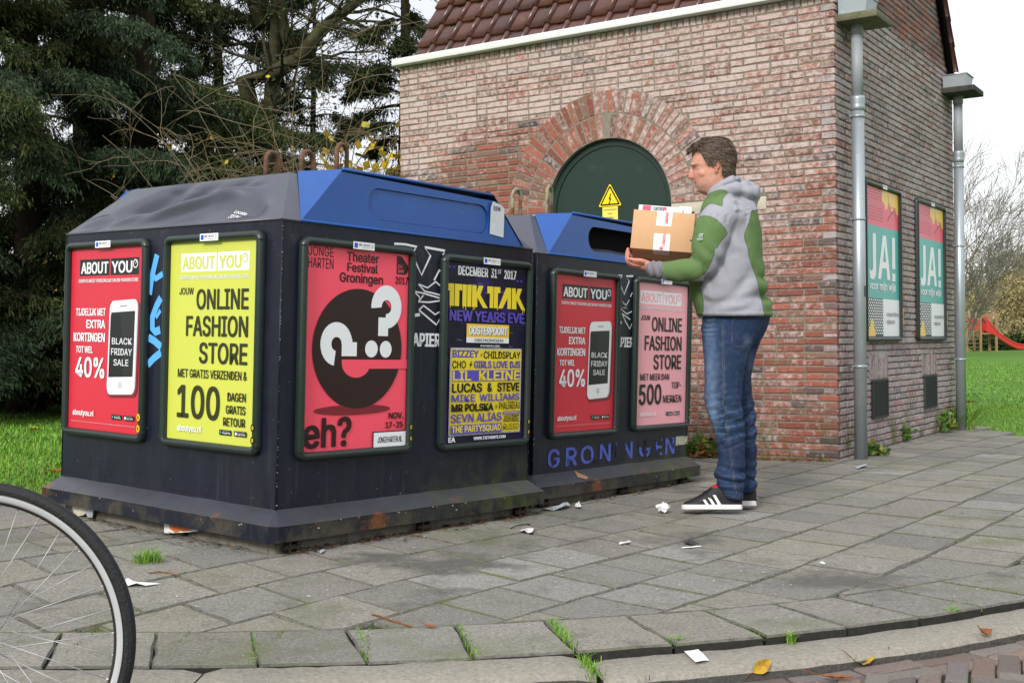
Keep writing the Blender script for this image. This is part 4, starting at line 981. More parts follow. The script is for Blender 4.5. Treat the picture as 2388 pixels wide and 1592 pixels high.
mb.add([(-LB,dm,AZ),(AX-RO,dm,AZ),(AX-RO,dm,ZE),(-LB,dm,ZE)], [(0,1,2,3)], m_mortf); mb.add([(AX+RO,dm,AZ),(-dm,dm,AZ),(-dm,dm,ZE),(AX+RO,dm,ZE)], [(0,1,2,3)], m_mortf)
jam = [(AX+RI, -.1)]+ain+[(AX-RI, -.1)]
for a, b in zip(jam, jam[1:]): mb.add([(a[0], 0.0, a[1]), (b[0], 0.0, b[1]), (b[0], .12, b[1]), (a[0], .12, a[1])], [(0,1,2,3)], m_mortf)
mb.build('front_wall', kiosk)
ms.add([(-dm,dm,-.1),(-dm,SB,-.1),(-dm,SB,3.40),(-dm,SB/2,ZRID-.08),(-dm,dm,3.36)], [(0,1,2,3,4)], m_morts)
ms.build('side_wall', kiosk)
b = MB(); b.add([(-LB,.02,-.1),(-LB,SB,-.1),(-LB,SB,3.3),(-LB,SB-.25,3.38),(-LB,SB/2,ZRID-.08),(-LB,.25,3.38),(-LB,.02,3.3)], [(6,5,4,3,2,1,0)], m_mortf); b.add([(-LB,SB,-.1),(0,SB,-.1),(0,SB,3.4),(-LB,SB,3.4)], [(3,2,1,0)], m_morts)
zz = -.09
while zz < 3.3: brick_row(b, lambda s, z, d: Vector((-LB-d, s, z)), .0515, SB, zz, m_brs); zz += CO
b.build('rear_wall', kiosk)
for x0, x1 in ((AX+RI+.002, -.52), (AX-RI-.77, AX-RI-.002)):
    b = MB(); b.box((x0, -.006, 1.818), (x1, .06, 1.912), m_stone, bev=.004); b.build('stone_block', kiosk)
# door
m_door = mat('green_door', lin((26,48,40)), .42, .45, var=.12, vscale=6, spots=[(lin((60,86,76)), 3, .62, .3), (lin((110,130,120)), 60, .755, .02)])
m_hinge = mat('door_streak', lin((70,92,82)), .6, .3)
m_gap = mat('dark_gap', (.006,.006,.006), .9, .1)
b = MB()
def arch_pts(r, z0): return [(AX+r, z0)]+[(AX+r*math.cos(math.pi*i/40), AZ+r*math.sin(math.pi*i/40)) for i in range(41)]+[(AX-r, z0)]
def ring_plate(b, ro, ri, y, z0, m, dep=0):
    o_, i_ = arch_pts(ro, z0), arch_pts(ri, z0)
    for k in range(len(o_)-1): b.add([(o_[k][0], y, o_[k][1]), (o_[k+1][0], y, o_[k+1][1]), (i_[k+1][0], y, i_[k+1][1]), (i_[k][0], y, i_[k][1])], [(3,2,1,0)], m)
    if dep:
        for k in range(len(o_)-1): b.add([(i_[k][0], y, i_[k][1]), (i_[k+1][0], y, i_[k+1][1]), (i_[k+1][0], y+dep, i_[k+1][1]), (i_[k][0], y+dep, i_[k][1])], [(0,1,2,3)], m)
ring_plate(b, RI, .505, .045, -.05, m_door, .02); ring_plate(b, .507, .498, .062, -.05, m_gap)
b.add([(x, .052, z) for x, z in arch_pts(.5, -.05)], [tuple(range(43))[::-1]], m_door)
b.box((AX-.004, .048, -.05), (AX+.004, .053, AZ+.49), m_gap) if False else None
do = b.build('door', kiosk)
m_sy = mat('sign_yellow', lin((245,214,20)), .4, .4)
Msg = axes((1,0,0), (0,0,1), (0,-1,0), (AX+.0, .047, 2.0))
b = MB(); tri = lambda r, z: [(r*math.sin(a), r*math.cos(a)+.0, z) for a in (0, 2*math.pi/3, 4*math.pi/3)]
def rtri(R, rad, z):
    out = []
    for k in range(3):
        a = math.pi/2+2*math.pi*k/3; cx, cy = (R-2*rad)*math.cos(a), (R-2*rad)*math.sin(a)
        out += [(cx+rad*math.cos(a-math.pi/3+2*math.pi/3*i/5), cy+rad*math.sin(a-math.pi/3+2*math.pi/3*i/5), z) for i in range(6)]
    return out
for R, z, m in ((.128, .001, I_K), (.123, .0016, m_sy), (.108, .0022, I_K), (.084, .0028, m_sy)):
    q = rtri(R, .008 if R > .1 else .003, z); b.add(q, [tuple(range(len(q)))], m)
b.add([(x*.75, y*.75-.004, .0034) for x, y in ((.008,.06),(-.018,-.005),(.0,.0),(-.012,-.042),(-.02,-.036),(-.013,-.066),(.006,-.046),(-.003,-.046),(.02,.014),(.003,.008),(.018,.056))], [tuple(range(11))], I_K)
b.build('warning_sign', do, Msg)
b = MB(); m_pale = mat('label_yellow', lin((236,216,96)), .5, .3)
rect(b, m_pale, -.07, .07, -.185, -.066, .001)
for i, (s_, w) in enumerate((('LEVENSGEVAARLIJK', .118), ('HOGE', .034), ('SPANNING', .062))): text(b, s_, I_OLV, -w/2, w/2, -.094-.032*i, -.084-.032*i, .0003, .0014)
b.build('warning_label', do, Msg)
b = MB(); rect(b, I_W, -.045, .07, -.24, -.19, .001); rect(b, I_GREY, -.04, .065, -.203, -.194, .0014); b.build('small_label', do, Msg)
# gutter and roof
m_white = mat('white_gutter', (.74,.74,.725), .5, .35, var=.04, vscale=3, spots=[((.5,.5,.46), 3.3, .66, .05)])
b = MB()
b.box((-LB-.03, -.075, ZE+.002), (.0, -.055, ZE+.06), m_white, bev=.003); b.box((-LB-.03, -.054, ZE+.002), (0, .2, ZE+.014), m_white); b.box((-LB-.031, -.054, ZE+.015), (-LB-.02, .2, ZE+.058), m_white)
b.build('gutter', kiosk)
b = MB(); b.box((-LB-.03, SB+.055, ZE+.002), (.0, SB+.075, ZE+.06), m_white, bev=.003); b.box((-LB-.03, SB-.2, ZE+.002), (0, SB+.054, ZE+.014), m_white); b.build('gutter', kiosk)
m_tilef = mat('roof_tile', (.085,.03,.02), .28, .5, stops=[(0,(.09,.03,.02)),(.3,(.075,.028,.02)),(.6,(.10,.036,.024)),(.85,(.065,.026,.022))], island=.12, var=.2, vscale=12, coat=.25, spots=[((.15,.085,.06), 7, .6, .2)])
b = MB(); sl = Vector((0, 1, RK)).normalized(); nn = Vector((0, -RK, 1)).normalized(); TW, TE = .203, .252
slope_len = (SB/2-.2)*math.sqrt(1+RK*RK)
def tiles(b, org, sl, nn, mir):
    nr = int(slope_len/TE)+2; nc = int((LB+.06)/TW)+1
    prof = [(0,.0),(.02,-.001),(.08,-.006),(.14,-.004),(.158,.004),(.163,.016),(.172,.030),(.183,.034),(.194,.030),(.203,.016),(.208,.004)]
    for r_ in range(nr):
        for c_ in range(nc):
            ox = -LB-.02+c_*TW; u0 = r_*TE-.10
            if u0 > slope_len-.02: continue
            u1 = min(u0+TE+.05, slope_len+.03); jz = rnd.gauss(0, .0012); ju = rnd.gauss(0, .002)
            vs = []
            for u, lift in ((u0+ju, .034), (u1, .0)):
                for px, pz in prof: vs.append(org+Vector((ox+px, 0, 0))+sl*u+nn*(pz+lift+jz))
            k = len(prof)
            for px, pz in prof: vs.append(org+Vector((ox+px, 0, 0))+sl*(u0+ju+.002)+nn*(pz+.010))
            fs = [(i, i+1, k+i+1, k+i) for i in range(k-1)]+[(2*k+i, 2*k+i+1, i+1, i) for i in range(k-1)]
            if mir: fs = [f[::-1] for f in fs]
            b.add(vs, fs, m_tilef, True)
    b.add([org+Vector((-LB-.03,0,0))+sl*-.1, org+Vector((.06,0,0))+sl*-.1, org+Vector((.06,0,0))+sl*(slope_len), org+Vector((-LB-.03,0,0))+sl*(slope_len)], [(0,1,2,3)], m_gap)
org = Vector((0, .22, 3.42))
tiles(b, org, sl, nn, False); tiles(b, Vector((0, SB-.22, 3.42)), Vector((0, -1, RK)).normalized(), Vector((0, RK, 1)).normalized(), True)
b.tube([(-LB-.04, SB/2, ZRID+.06), (.08, SB/2, ZRID+.06)], .1, m_tilef, 12)
for sgn, y0 in ((1, .2), (-1, SB-.2)):                          # verge boards under the overhang at the gable
    p, q = Vector((.035, y0, 3.40)), Vector((.035, SB/2, ZRID-.0)); b.tube([p-Vector((0,0,.05)), q-Vector((0,0,.05))], .028, m_gap, 4)
ro = b.build('roof', kiosk)
# rainwater: slabs, hoppers, downpipes with brackets
m_slab = mat('mossy_slab', (.15,.145,.1), .9, .15, var=.25, vscale=14, bump=.5, bscale=60, spots=[((.1,.11,.02), 5, .5, .15)])
m_slabd = mat('dark_slab', (.06,.06,.05), .9, .15, var=.3, vscale=14, bump=.5, bscale=60)
m_zinc = mat('zinc', (.36,.40,.43), .42, .5, metal=.55, var=.08, vscale=9, spots=[((.5,.53,.55), 26, .60, .1)])
m_pvc = mat('grey_pipe', (.30,.32,.34), .5, .4, var=.05, vscale=4)
for y0, y1, py, m, gz_ in ((.035, .405, .205, m_slab, -.02), (3.05, 3.44, 3.27, m_slabd, -.04)):
    b = MB(); b.box((-.02, y0, 3.12), (.292, y1, 3.172), m, bev=.006); b.build('slab', kiosk)
    b = MB(); hz = [(.012, 3.174), (.205, 3.174), (.225, 3.285), (.012, 3.285)]
    vs = [(x, y0+.02+(.0 if z < 3.2 else -.006), z) for x, z in hz]+[(x, y1-.12, z) for x, z in hz]
    b.add(vs, [(0,1,2,3),(7,6,5,4),(0,4,5,1),(1,5,6,2),(2,6,7,3),(3,7,4,0)], m_zinc)
    b.tube([(.016, y0+.016, 3.285), (.226, y0+.016, 3.285), (.226, y1-.12, 3.285)], .008, m_zinc, 6)
    b.build('rain_hopper', kiosk)
    b = MB(); px = .098
    b.tube([(px, py, 3.13), (px, py, 3.05)], .046, m_pvc, 18); b.tube([(px, py, 3.06), (px, py, 2.58)], .0405, m_pvc, 18)
    b.tube([(px, py, gz_-.06), (px, py, 2.6)], .0455, m_zinc, 20)
    b.tube([(px, py, 2.50), (px, py, 2.52), (px, py, 2.535), (px, py, 2.55), (px, py, 2.585), (px, py, 2.605)], [.047,.053,.050,.050,.053,.052], m_zinc, 20)
    do_ = b.build('downpipe', kiosk)
    for zb in (2.46, 1.72, .66):
        k = MB(); k.tube([(px, py, zb-.009), (px, py, zb+.009)], .0495, m_zinc, 20); k.tube([(px, py, zb), (0, py+.02, zb-.004)], .006, m_zinc, 6); k.tube([(px-.06, py-.03, zb), (px-.03, py-.055, zb)], .006, m_zinc, 6); k.build('bracket', do_)
b = MB(); b.add([(.098+.0458*math.cos(a), .205+.0458*math.sin(a), z) for z in (1.16, 1.24) for a in (-.5, -.2, .1, .4)], [(0,1,5,4),(1,2,6,5),(2,3,7,6)], mat('sticker_navy', lin((28,34,58)), .5, .3)); b.build('sticker', kiosk)
# vents
m_mesh = mat('vent_mesh', (.035,.04,.04), .6, .3)
for y0, y1, z0, z1 in ((.80, 1.19, .255, .53), (2.33, 2.72, .255, .52)):
    b = MB(); b.add([(.003, y0, z0), (.003, y1, z0), (.003, y1, z1), (.003, y0, z1)], [(0,1,2,3)], m_gap)
    for i in range(24): y = y0+(y1-y0)*(i+.5)/24; b.box((.004, y-.003, z0), (.010, y+.003, z1), m_mesh)
    for i in range(17): z = z0+(z1-z0)*(i+.5)/17; b.box((.0105, y0, z-.003), (.015, y1, z+.003), m_mesh)
    for q in (((.002,y0-.012,z0-.012),(.018,y0,z1+.012)), ((.002,y1,z0-.012),(.018,y1+.012,z1+.012)), ((.002,y0,z0-.012),(.0175,y1,z0)), ((.002,y0,z1),(.0175,y1,z1+.012))): b.box(*q, m_mesh)
    b.build('vent_grille', kiosk)
    b = MB()
    s = y0-.06
    while s < y1+.05: brick(b, FS, s, s+.043, z1+.016, z1+.20, m_brs, proud=.003); s += .0515
    b.add([(-.001+.002, y0-.06, z1+.016), (.001, y1+.06, z1+.016), (.001, y1+.06, z1+.2), (.001, y0-.06, z1+.2)], [(0,1,2,3)], m_morts)
    b.build('brick_lintel', kiosk)
m_fr2 = mat('frame_dark', lin((44,48,46)), .4, .45, var=.08, vscale=8)
for yc in (1.09, 2.565):
    f = MB(); snap_frame(f, .90, 1.155, rim=.038, dep=.03, m=m_fr2)
    fo = f.build('poster_frame', kiosk, axes((0,1,0), (0,0,1), (1,0,0), (.006, yc, 1.453)))
    poster_yes().build('poster', fo, T(0, 0, .0055)); phone_sticker(.0306).build('sticker', fo, T(0, .5775+.017, 0))
    k = MB()
    for i in range(2): rect(k, BY[1], .468, .484, -.40-.08*i, -.345-.08*i, .0308)
    k.build('letter_badge', fo)
# wall anchors
for y, z in ((.62, 3.42), (2.2, 4.3)):
    b = MB(); b.box((0, y-.02, z), (.03, y+.02, z+.42), m_gap); b.build('wall_anchor', kiosk)
# ------------------------------------------------------------------ vegetation
def fol(name, stops, var=.25): return mat(name, stops[0][1], .7, .2, stops=stops, island=.3)
m_yew = fol('conifer_leaf', [(0,(.028,.044,.014)), (.25,(.040,.062,.018)), (.5,(.021,.034,.012)), (.72,(.056,.08,.02)), (.9,(.08,.095,.022)), (.97,(.085,.066,.02))])
m_yew2 = fol('conifer_leaf_blue', [(0,(.023,.041,.019)), (.3,(.032,.056,.024)), (.6,(.017,.03,.014)), (.85,(.048,.074,.028))])
m_bark = mat('bark', (.032,.024,.016), .9, .15, var=.4, vscale=9, bump=.8, bscale=25, spots=[((.03,.04,.012), 4, .55, .15)])
m_bark2 = mat('bark_green', (.055,.05,.03), .9, .15, var=.3, vscale=7, bump=.6, bscale=22, spots=[((.1,.105,.04), 4, .5, .2)])
m_twig = mat('twig', (.17,.135,.08), .85, .2, var=.3, vscale=8)
m_twigfar = mat('twig_far', (.21,.19,.155), .9, .1)
m_yel = fol('yellow_leaf', [(0,(.48,.33,.02)), (.4,(.55,.40,.03)), (.7,(.36,.23,.02)), (.9,(.4,.35,.05))])
m_will = fol('willow_leaf', [(0,(.36,.29,.14)), (.3,(.42,.34,.16)), (.6,(.32,.27,.14)), (.85,(.27,.25,.12))])
m_dshr = fol('shrub_leaf', [(0,(.03,.05,.016)), (.3,(.045,.065,.02)), (.55,(.02,.032,.014)), (.75,(.07,.085,.02)), (.92,(.09,.065,.025))])
m_hedge = fol('hedge_leaf', [(0,(.03,.055,.015)), (.4,(.04,.075,.018)), (.7,(.02,.04,.012))])
def leafquads(P, D, L, Wd, rs):
    n = len(P); D = D/np.linalg.norm(D, axis=1, keepdims=True)
    r = rs.normal(size=(n, 3)); S = np.cross(D, r); S /= np.linalg.norm(S, axis=1, keepdims=True)+1e-9
    L = np.broadcast_to(np.asarray(L), (n,))[:, None]; Wd = np.broadcast_to(np.asarray(Wd), (n,))[:, None]
    V = np.empty((n, 4, 3)); V[:, 0] = P; V[:, 1] = P+D*L*.5+S*Wd*.5; V[:, 2] = P+D*L; V[:, 3] = P+D*L*.5-S*Wd*.5
    return V
def leafmesh(name, V, m, parent=None, **tags):
    n = len(V); me = bpy.data.meshes.new(name); me.vertices.add(4*n); me.loops.add(4*n); me.polygons.add(n)
    me.vertices.foreach_set('co', V.reshape(-1)); me.loops.foreach_set('vertex_index', np.arange(4*n, dtype=np.int32))
    me.polygons.foreach_set('loop_start', np.arange(0, 4*n, 4, dtype=np.int32)); me.update(calc_edges=True); me.materials.append(m)
    o = bpy.data.objects.new(name, me); COL.objects.link(o)
    if parent: o.parent = parent
    tag(o, **tags); return o
def at(px, d, z=None):                         # ground position seen at image column px, at distance d
    x = (px-1194)/F_PX*d; return Vector((x, d, G(x, d)-.03 if z is None else z))
def conifer(px, d, H, spread, z0, nb, dens, seed, m, label, tr=.24, lw=.014, lean=(0, 0)):
    rs = np.random.RandomState(seed); o = at(px, d)
    r = empty('conifer_tree', T(*o), label, 'tree', 'dark conifers beyond the lawn')
    b = MB(); k = 14
    b.tube([(lean[0]*t+.05*math.sin(5*t+seed), lean[1]*t+.05*math.cos(4*t), H*t-.1) for t in [i/k for i in range(k+1)]], [tr*(1.25 if i == 0 else 1)*(1-.85*i/k) for i in range(k+1)], m_bark, 12)
    Ps, Ds, Ls = [], [], []
    for i in range(nb):
        h = z0+(H-z0)*(i/nb)**1.1; az = rs.uniform(0, 2*math.pi); ln = spread*(1-.75*(h/H)**1.6)*rs.uniform(.65, 1.1); up = rs.uniform(-.05, .35); sag = rs.uniform(.25, .55)
        c, s = math.cos(az), math.sin(az); tt = np.linspace(0, 1, 12)
        X = lean[0]*h/H+c*ln*tt; Y = lean[1]*h/H+s*ln*tt; Z = np.maximum(h+ln*(up*tt-sag*tt**2.2), .25+.3*rs.rand()*tt)
        b.tube(list(zip(X, Y, Z)), [max(.006, .038*(1-.85*q)*(ln/spread)) for q in tt], m_bark, 5)
        # side shoots, each with hanging sprays
        ns = int(dens*ln*1.7)
        for _ in range(ns):
            t = rs.uniform(.12, 1)**.75; q = np.array([np.interp(t, tt, X), np.interp(t, tt, Y), np.interp(t, tt, Z)])
            sa = az+rs.choice([-1, 1])*rs.uniform(.3, 1.3); sl_ = rs.uniform(.15, .55)*(1.2-.6*t)*min(1.3, ln/1.6)
            dirv = np.array([math.cos(sa), math.sin(sa), rs.uniform(-.5, .12)]); n = rs.randint(26, 44)
            u = rs.uniform(0, 1, n)[:, None]
            p = q+dirv*sl_*u+np.c_[np.zeros(n), np.zeros(n), -.28*sl_*u[:, 0]**2]+rs.normal(0, .035, (n, 3))
            dd = dirv*.5+np.array([0, 0, -.75])+rs.normal(0, .42, (n, 3))
            Ps.append(p); Ds.append(dd); Ls.append(rs.uniform(.035, .11, n))
    b.build('trunk', r)
    P, D, L = np.concatenate(Ps), np.concatenate(Ds), np.concatenate(Ls)
    leafmesh('crown', leafquads(P, D, L, lw*rs.uniform(.7, 1.4, len(P)), rs), m, r)
    return r
CON = [(335,16,11,2.7,.9,78,42,'conifer with the thickest dark trunk, standing left of the container roof',.27),
       (60,14.5,10,2.8,.5,80,46,'conifer whose drooping boughs fill the upper left corner',.2),
       (-190,13.5,10,2.7,.4,60,40,'conifer leaning in at the left edge of the picture',.2),
       (520,19,11,2.5,.8,50,21,'conifer behind the bare shrub, above the nearer container roof',.13),
       (200,21,11,2.9,.4,70,34,'conifer standing farther back between the two large trunks',.22),
       (735,21,8.2,2.4,.6,48,20,'conifer behind the bare shrub, above the blue hood',.1),
       (945,18,8.6,1.5,.5,52,32,'narrow conifer beside the left roof edge of the brick house',.16)]
for i, (px, d, H, sp, z0, nb, dens, lab, tr) in enumerate(CON):
    conifer(px, d, H, sp, z0, nb, dens, 11+i, m_yew if i % 2 == 0 else m_yew2, lab, tr, lw=.0155 if d < 17 else .019)
def branchy(b, p, d, ln, r, depth, rs, m, tips, spread=.6, curve=.12, grav=0., n=5, kids=(3, 5), minr=.004):
    k = 5; pts = [Vector(p)]; dv = Vector(d).normalized(); q = Vector(p)
    for i in range(k):
        dv = (dv+Vector(rs.normal(0, curve, 3))+Vector((0, 0, grav))).normalized(); q = q+dv*ln/k; pts.append(q)
    b.tube(pts, [max(minr, r*(1-.55*i/k)) for i in range(k+1)], m, n if depth > 1 else 3, cap=False)
    if depth == 0: tips.append((pts[-1], dv)); return
    for j in range(rs.randint(*kids)):
        t = rs.uniform(.3, 1); i = min(k-1, int(t*k)); a = pts[i].lerp(pts[i+1], t*k-i); dd = (pts[i+1]-pts[i]).normalized()
        sv = Vector(rs.normal(0, 1, 3)); sv = (sv-dd*sv.dot(dd)).normalized()
        branchy(b, a, dd+sv*spread*rs.uniform(.6, 1.5), ln*rs.uniform(.5, .75), max(minr, r*.5*(1-.3*t)), depth-1, rs, m, tips, spread, curve, grav, n, kids, minr)
    tips.append((pts[-1], dv))
# the broad-leaved tree with a long mossy limb reaching right
rs = np.random.RandomState(5); d_ = 16.5; o = at(640, d_)
r = empty('broadleaf_tree', T(*o), 'nearly bare broad-leaved tree with a thick limb reaching towards the house', 'tree')
b = MB(); tips = []
W_ = lambda px, py, dd=d_: EYE+ray(px, py)*dd-o
b.tube([(0,0,-.1),(-.05,.05,2),(-.1,.1,3.4),(.0,.1,4.8),(.15,.0,6.5),(.2,0,9)], [.17,.13,.11,.09,.07,.05], m_bark2, 12)
limb = [W_(570,185), W_(640,172), W_(700,132), W_(748,70), W_(800,30), W_(860,-15), W_(930,-60)]; b.tube([(-.1,.1,3.2)]+limb, [.12,.12,.115,.10,.085,.07,.06,.05], m_bark2, 9)
b.tube([W_(690,145), W_(665,80), W_(655,0), W_(650,-60)], [.09,.075,.06,.05], m_bark2, 8); b.tube([W_(610,60), W_(590,0), W_(580,-80)], [.11,.1,.08], m_bark2, 8)
for i in range(44):
    q = limb[rs.randint(1, 7)] if i % 3 else Vector((0, 0, rs.uniform(3, 8))); q = q+Vector(rs.normal(0, .08, 3))
    branchy(b, q, Vector((rs.normal(.1, .7), rs.normal(0, .5), rs.uniform(.0, .8))), rs.uniform(.7, 1.5), .028, 2, rs, m_bark2, tips, .7, .18, -.02, 5, (3, 5), .005)
b.build('trunk', r)
P = np.array([t[0][:] for t in tips]); P = np.repeat(P, 3, 0)+rs.normal(0, .1, (3*len(P), 3))
leafmesh('crown', leafquads(P, rs.normal(0, 1, P.shape)+[0, 0, -.5], rs.uniform(.05, .09, len(P)), .04, rs), m_dshr, r)
# bare shrub with whippy stems, in front of the conifers
def whips(name, px0, px1, d, n, hmin, hmax, label, seed, m, leaves=0, rad=.011):
    rs = np.random.RandomState(seed); o = at((px0+px1)/2, d); r = empty(name, T(*o), label, 'shrub'); b = MB(); tips = []
    w = (px1-px0)/2/F_PX*d
    for i in range(n):
        p = Vector((rs.uniform(-1, 1)*w*.55, rs.uniform(-.5, .5), 0)); h = rs.uniform(hmin, hmax); sx = p.x/w*1.2+rs.normal(0, .35); k = 9; pts = []
        bend = rs.uniform(.2, 1.0)*(1 if sx > 0 else -1)
        for j in range(k+1):
            t = j/k; pts.append(p+Vector((sx*h*.35*t+bend*h*.22*t**3+.05*math.sin(7*t+i), rs.normal(0, .02)+.2*(rs.rand()-.5)*t, h*(t-.22*t**3*abs(bend)))))
        rr = rad*rs.uniform(.6, 1.25); b.tube(pts, [max(.003, rr*(1-.75*j/k)) for j in range(k+1)], m, 5, cap=False)
        for j in range(rs.randint(4, 9)):
            q = pts[rs.randint(3, k+1)]; branchy(b, q, Vector((rs.normal(0, .9), rs.normal(0, .5), rs.uniform(-.25, .8))), rs.uniform(.35, 1.0), rr*.5, 1, rs, m, tips, .6, .16, -.05, 4, (1, 4), .0028)
    b.build('stem', r)
    if leaves:
        P = np.array([t[0][:] for t in tips]); P = P[rs.randint(0, len(P), leaves)]+rs.normal(0, .05, (leaves, 3)); leafmesh('foliage', leafquads(P, rs.normal(0, 1, P.shape)+[0, 0, -.8], rs.uniform(.035, .06, leaves), .04, rs), m_yel, r)
    return r
whips('bare_shrub', 480, 920, 12.5, 46, 2.6, 4.6, 'bare brown shrub of thin arching stems beside the brick house', 8, m_twig, 26)
whips('bare_shrub', 60, 330, 15, 12, 1.2, 2.6, 'sparse bare bush under the boughs behind the red poster', 9, m_twig, 60, .009)
def leafy(name, px, d, rx, ry, H, n, L, Wd, m, label, seed, z0=.0, cat='shrub', group=None, lumps=14):
    rs = np.random.RandomState(seed); o = at(px, d); r = empty(name, T(*o), label, cat, group); b = MB()
    for i in range(7):
        a = rs.uniform(0, 6.28); b.tube([(0,0,-.05),(math.cos(a)*rx*.3, math.sin(a)*ry*.3, H*.4),(math.cos(a)*rx*.6, math.sin(a)*ry*.6, H*.8)], [.03*H/2,.02*H/2,.008], m_bark, 5)
    b.build('stem', r)
    C = np.c_[rs.uniform(-1, 1, lumps)*rx*.75, rs.uniform(-1, 1, lumps)*ry*.75, z0+(H-z0)*rs.uniform(.1, .82, lumps)]; R = rs.uniform(.2, .42, lumps)*H*.6
    k = rs.randint(0, lumps, n); v = rs.normal(size=(n, 3)); v /= np.linalg.norm(v, axis=1, keepdims=True)
    P = C[k]+v*(R[k]*rs.uniform(.35, 1.1, n)**.6)[:, None]*np.array([1.25, 1, .85]); P[:, 2] = np.maximum(P[:, 2], .03)
    leafmesh('crown', leafquads(P, v+rs.normal(0, .7, (n, 3))+[0, 0, -.2], rs.uniform(.7, 1.3, n)*L, Wd, rs), m, r); return r
leafy('yellow_bush', 890, 13, .42, .5, 3.15, 420, .13, .11, m_yel, 'yellow leaved bush at the left corner of the brick house', 21, 1.9, lumps=9)
leafy('yellow_bush', 395, 20, .35, .4, 3.8, 300, .15, .13, m_yel, 'yellow leaves glowing behind the thick dark trunk', 22, 2.8, lumps=5)
leafy('yellow_bush', 105, 19, .5, .4, 2.5, 420, .12, .08, m_yel, 'yellowish bush low beneath the conifers at far left', 23, .8, lumps=7)
DS = [(-330,19,2.3),(-150,21,2.6),(-40,20,2.2),(60,22,2.4),(150,23,2.3),(250,22,2.6),(370,23,2.4),(500,22,2.6),(640,22,2.7),(780,22,2.8),(900,21,2.6)]
DL = ['beyond the picture edge','at the far left edge of the lawn','below the leftmost boughs','under the upper left boughs','behind the yellowish bush','just left of the red poster','behind the lime poster','behind the dented roof','behind the rusty hooks','behind the blue hood','at the left wall of the brick house']
for i, (px, d, H) in enumerate(DS):
    leafy('dark_shrub', px, d, 1.25, .8, H, 4200, .15, .075, m_dshr, 'dark undergrowth shrub '+DL[i], 31+i, 0, group='undergrowth shrubs below the conifers', lumps=26)
for i, (px, d, H, rx, n, lab) in enumerate(((-60, 16.0, 1.5, 1.1, 4200, 'dark low undergrowth at the left picture edge'), (50, 17.0, 1.7, 1.2, 5200, 'dark bramble mass under the leftmost conifers'), (140, 17.5, 1.6, 1.0, 4600, 'dark undergrowth close to the left edge of the red poster'), (-190, 16, 1.7, 1.2, 3600, 'dark undergrowth outside the left picture edge'))):
    leafy('dark_shrub', px, d, rx, .7, H, n, .12, .06, m_dshr, lab, 91+i, 0, group='undergrowth shrubs below the conifers', lumps=24)
# ---- beyond the building on the right
d_ = 62; o = at(2238, d_); rs = np.random.RandomState(77)
r = empty('bare_tree', T(*o), 'large bare tree right of the brick house with fine grey twigs', 'tree'); b = MB(); tips = []
for dx, dy, h in ((-.6,0,.9),(.3,.1,1),(1.0,.0,.8),(-.1,.3,1),(1.5,-.2,.5),(-1.2,0,.6)):
    branchy(b, (rs.normal(0, .2), 0, 0), (dx*.45, dy, 1), 6.2*h, .10, 4, rs, m_twigfar, tips, .62, .10, .03, 5, (4, 7), .009)
b.build('trunk', r)
for i, (px, d, H, n, lab) in enumerate(((2385,92,8.0,5200,'yellow willow behind the red slide'), (2300,112,6.6,4200,'yellowish tree beyond the climbing tower'), (2470,96,9.5,5000,'tall yellow willow at the right edge'), (2215,120,7,3000,'yellowish tree close behind the second downpipe'))):
    leafy('willow_tree', px, d, 3.6, 2, H, int(n*2.4), .30, .085, m_will, lab, 61+i, .8, 'tree', 'autumn willows beyond the playground', 34)
for i, (px, d, H, lab) in enumerate(((2250,88,1.35,'clipped green bush left of the climbing tower'), (2335,90,1.3,'green bush behind the slide'), (2400,94,1.5,'green bush at the foot of the slide'))):
    leafy('green_bush', px, d, 2.2, 1, H, 2600, .22, .12, m_hedge, lab, 71+i, 0, lumps=22)
rs = np.random.RandomState(4); n = 26000; x = rs.uniform(-75, 75, n); hh = 4.2+1.6*np.sin(x*.21)+1.2*np.sin(x*.53+1); P = np.c_[x, 130+rs.uniform(0, 6, n), rs.uniform(0, 1, n)*hh]
leafmesh('distant_wood', leafquads(P, rs.normal(0, 1, (n, 3)), rs.uniform(.5, 1.1, n), .4, rs), m_will, kind='stuff')
# ---- playground
o = gpt(2290, 820); Sx = (o.y/F_PX)
m_wood = mat('play_wood', (.30,.19,.10), .8, .2, var=.2, vscale=3); m_redp = mat('red_plastic', (.55,.035,.03), .35, .5); m_slide = mat('slide_bed', (.62,.33,.33), .25, .5)
r = empty('playground_slide', T(*o), 'wooden climbing tower with red slide on the far lawn', 'slide')
b = MB()
for x, y in ((-.08,0),(.95,0),(-.08,1.1),(.95,1.1),(-1.0,0)): b.box((x-.07, y-.07, -.1), (x+.07, y+.07, 2.45 if x > -1 else 1.6), m_wood)
for y in (0, 1.1): b.box((-1.05, y-.055, 2.34), (1.2, y+.055, 2.52), m_wood)
b.box((-.15, -.05, 1.15), (1.0, 1.15, 1.25), m_wood)
b.build('tower', r)
b = MB()
for i in range(6): x = -.98+i*.16; b.box((x, -.04, 1.45), (x+.11, -.01, 2.15), m_redp)
for i in range(5): x = .25+i*.14; b.box((x, 1.1, 1.3), (x+.1, 1.13, 2.1), m_redp)
b.build('railing', r)
b = MB()
for i in range(5): b.tube([(-1.0, .0, .3+.26*i), (-.08, .0, .3+.26*i)], .028, m_wood, 5)
b.tube([(-.55, -.03, 0), (-.55, -.03, 2.2)], .04, m_wood, 6)
b.build('climbing_net', r)
b = MB(); prof = [(.25,1.32),(.55,1.25),(1.1,.92),(1.7,.5),(2.2,.22),(2.65,.14),(2.95,.14)]
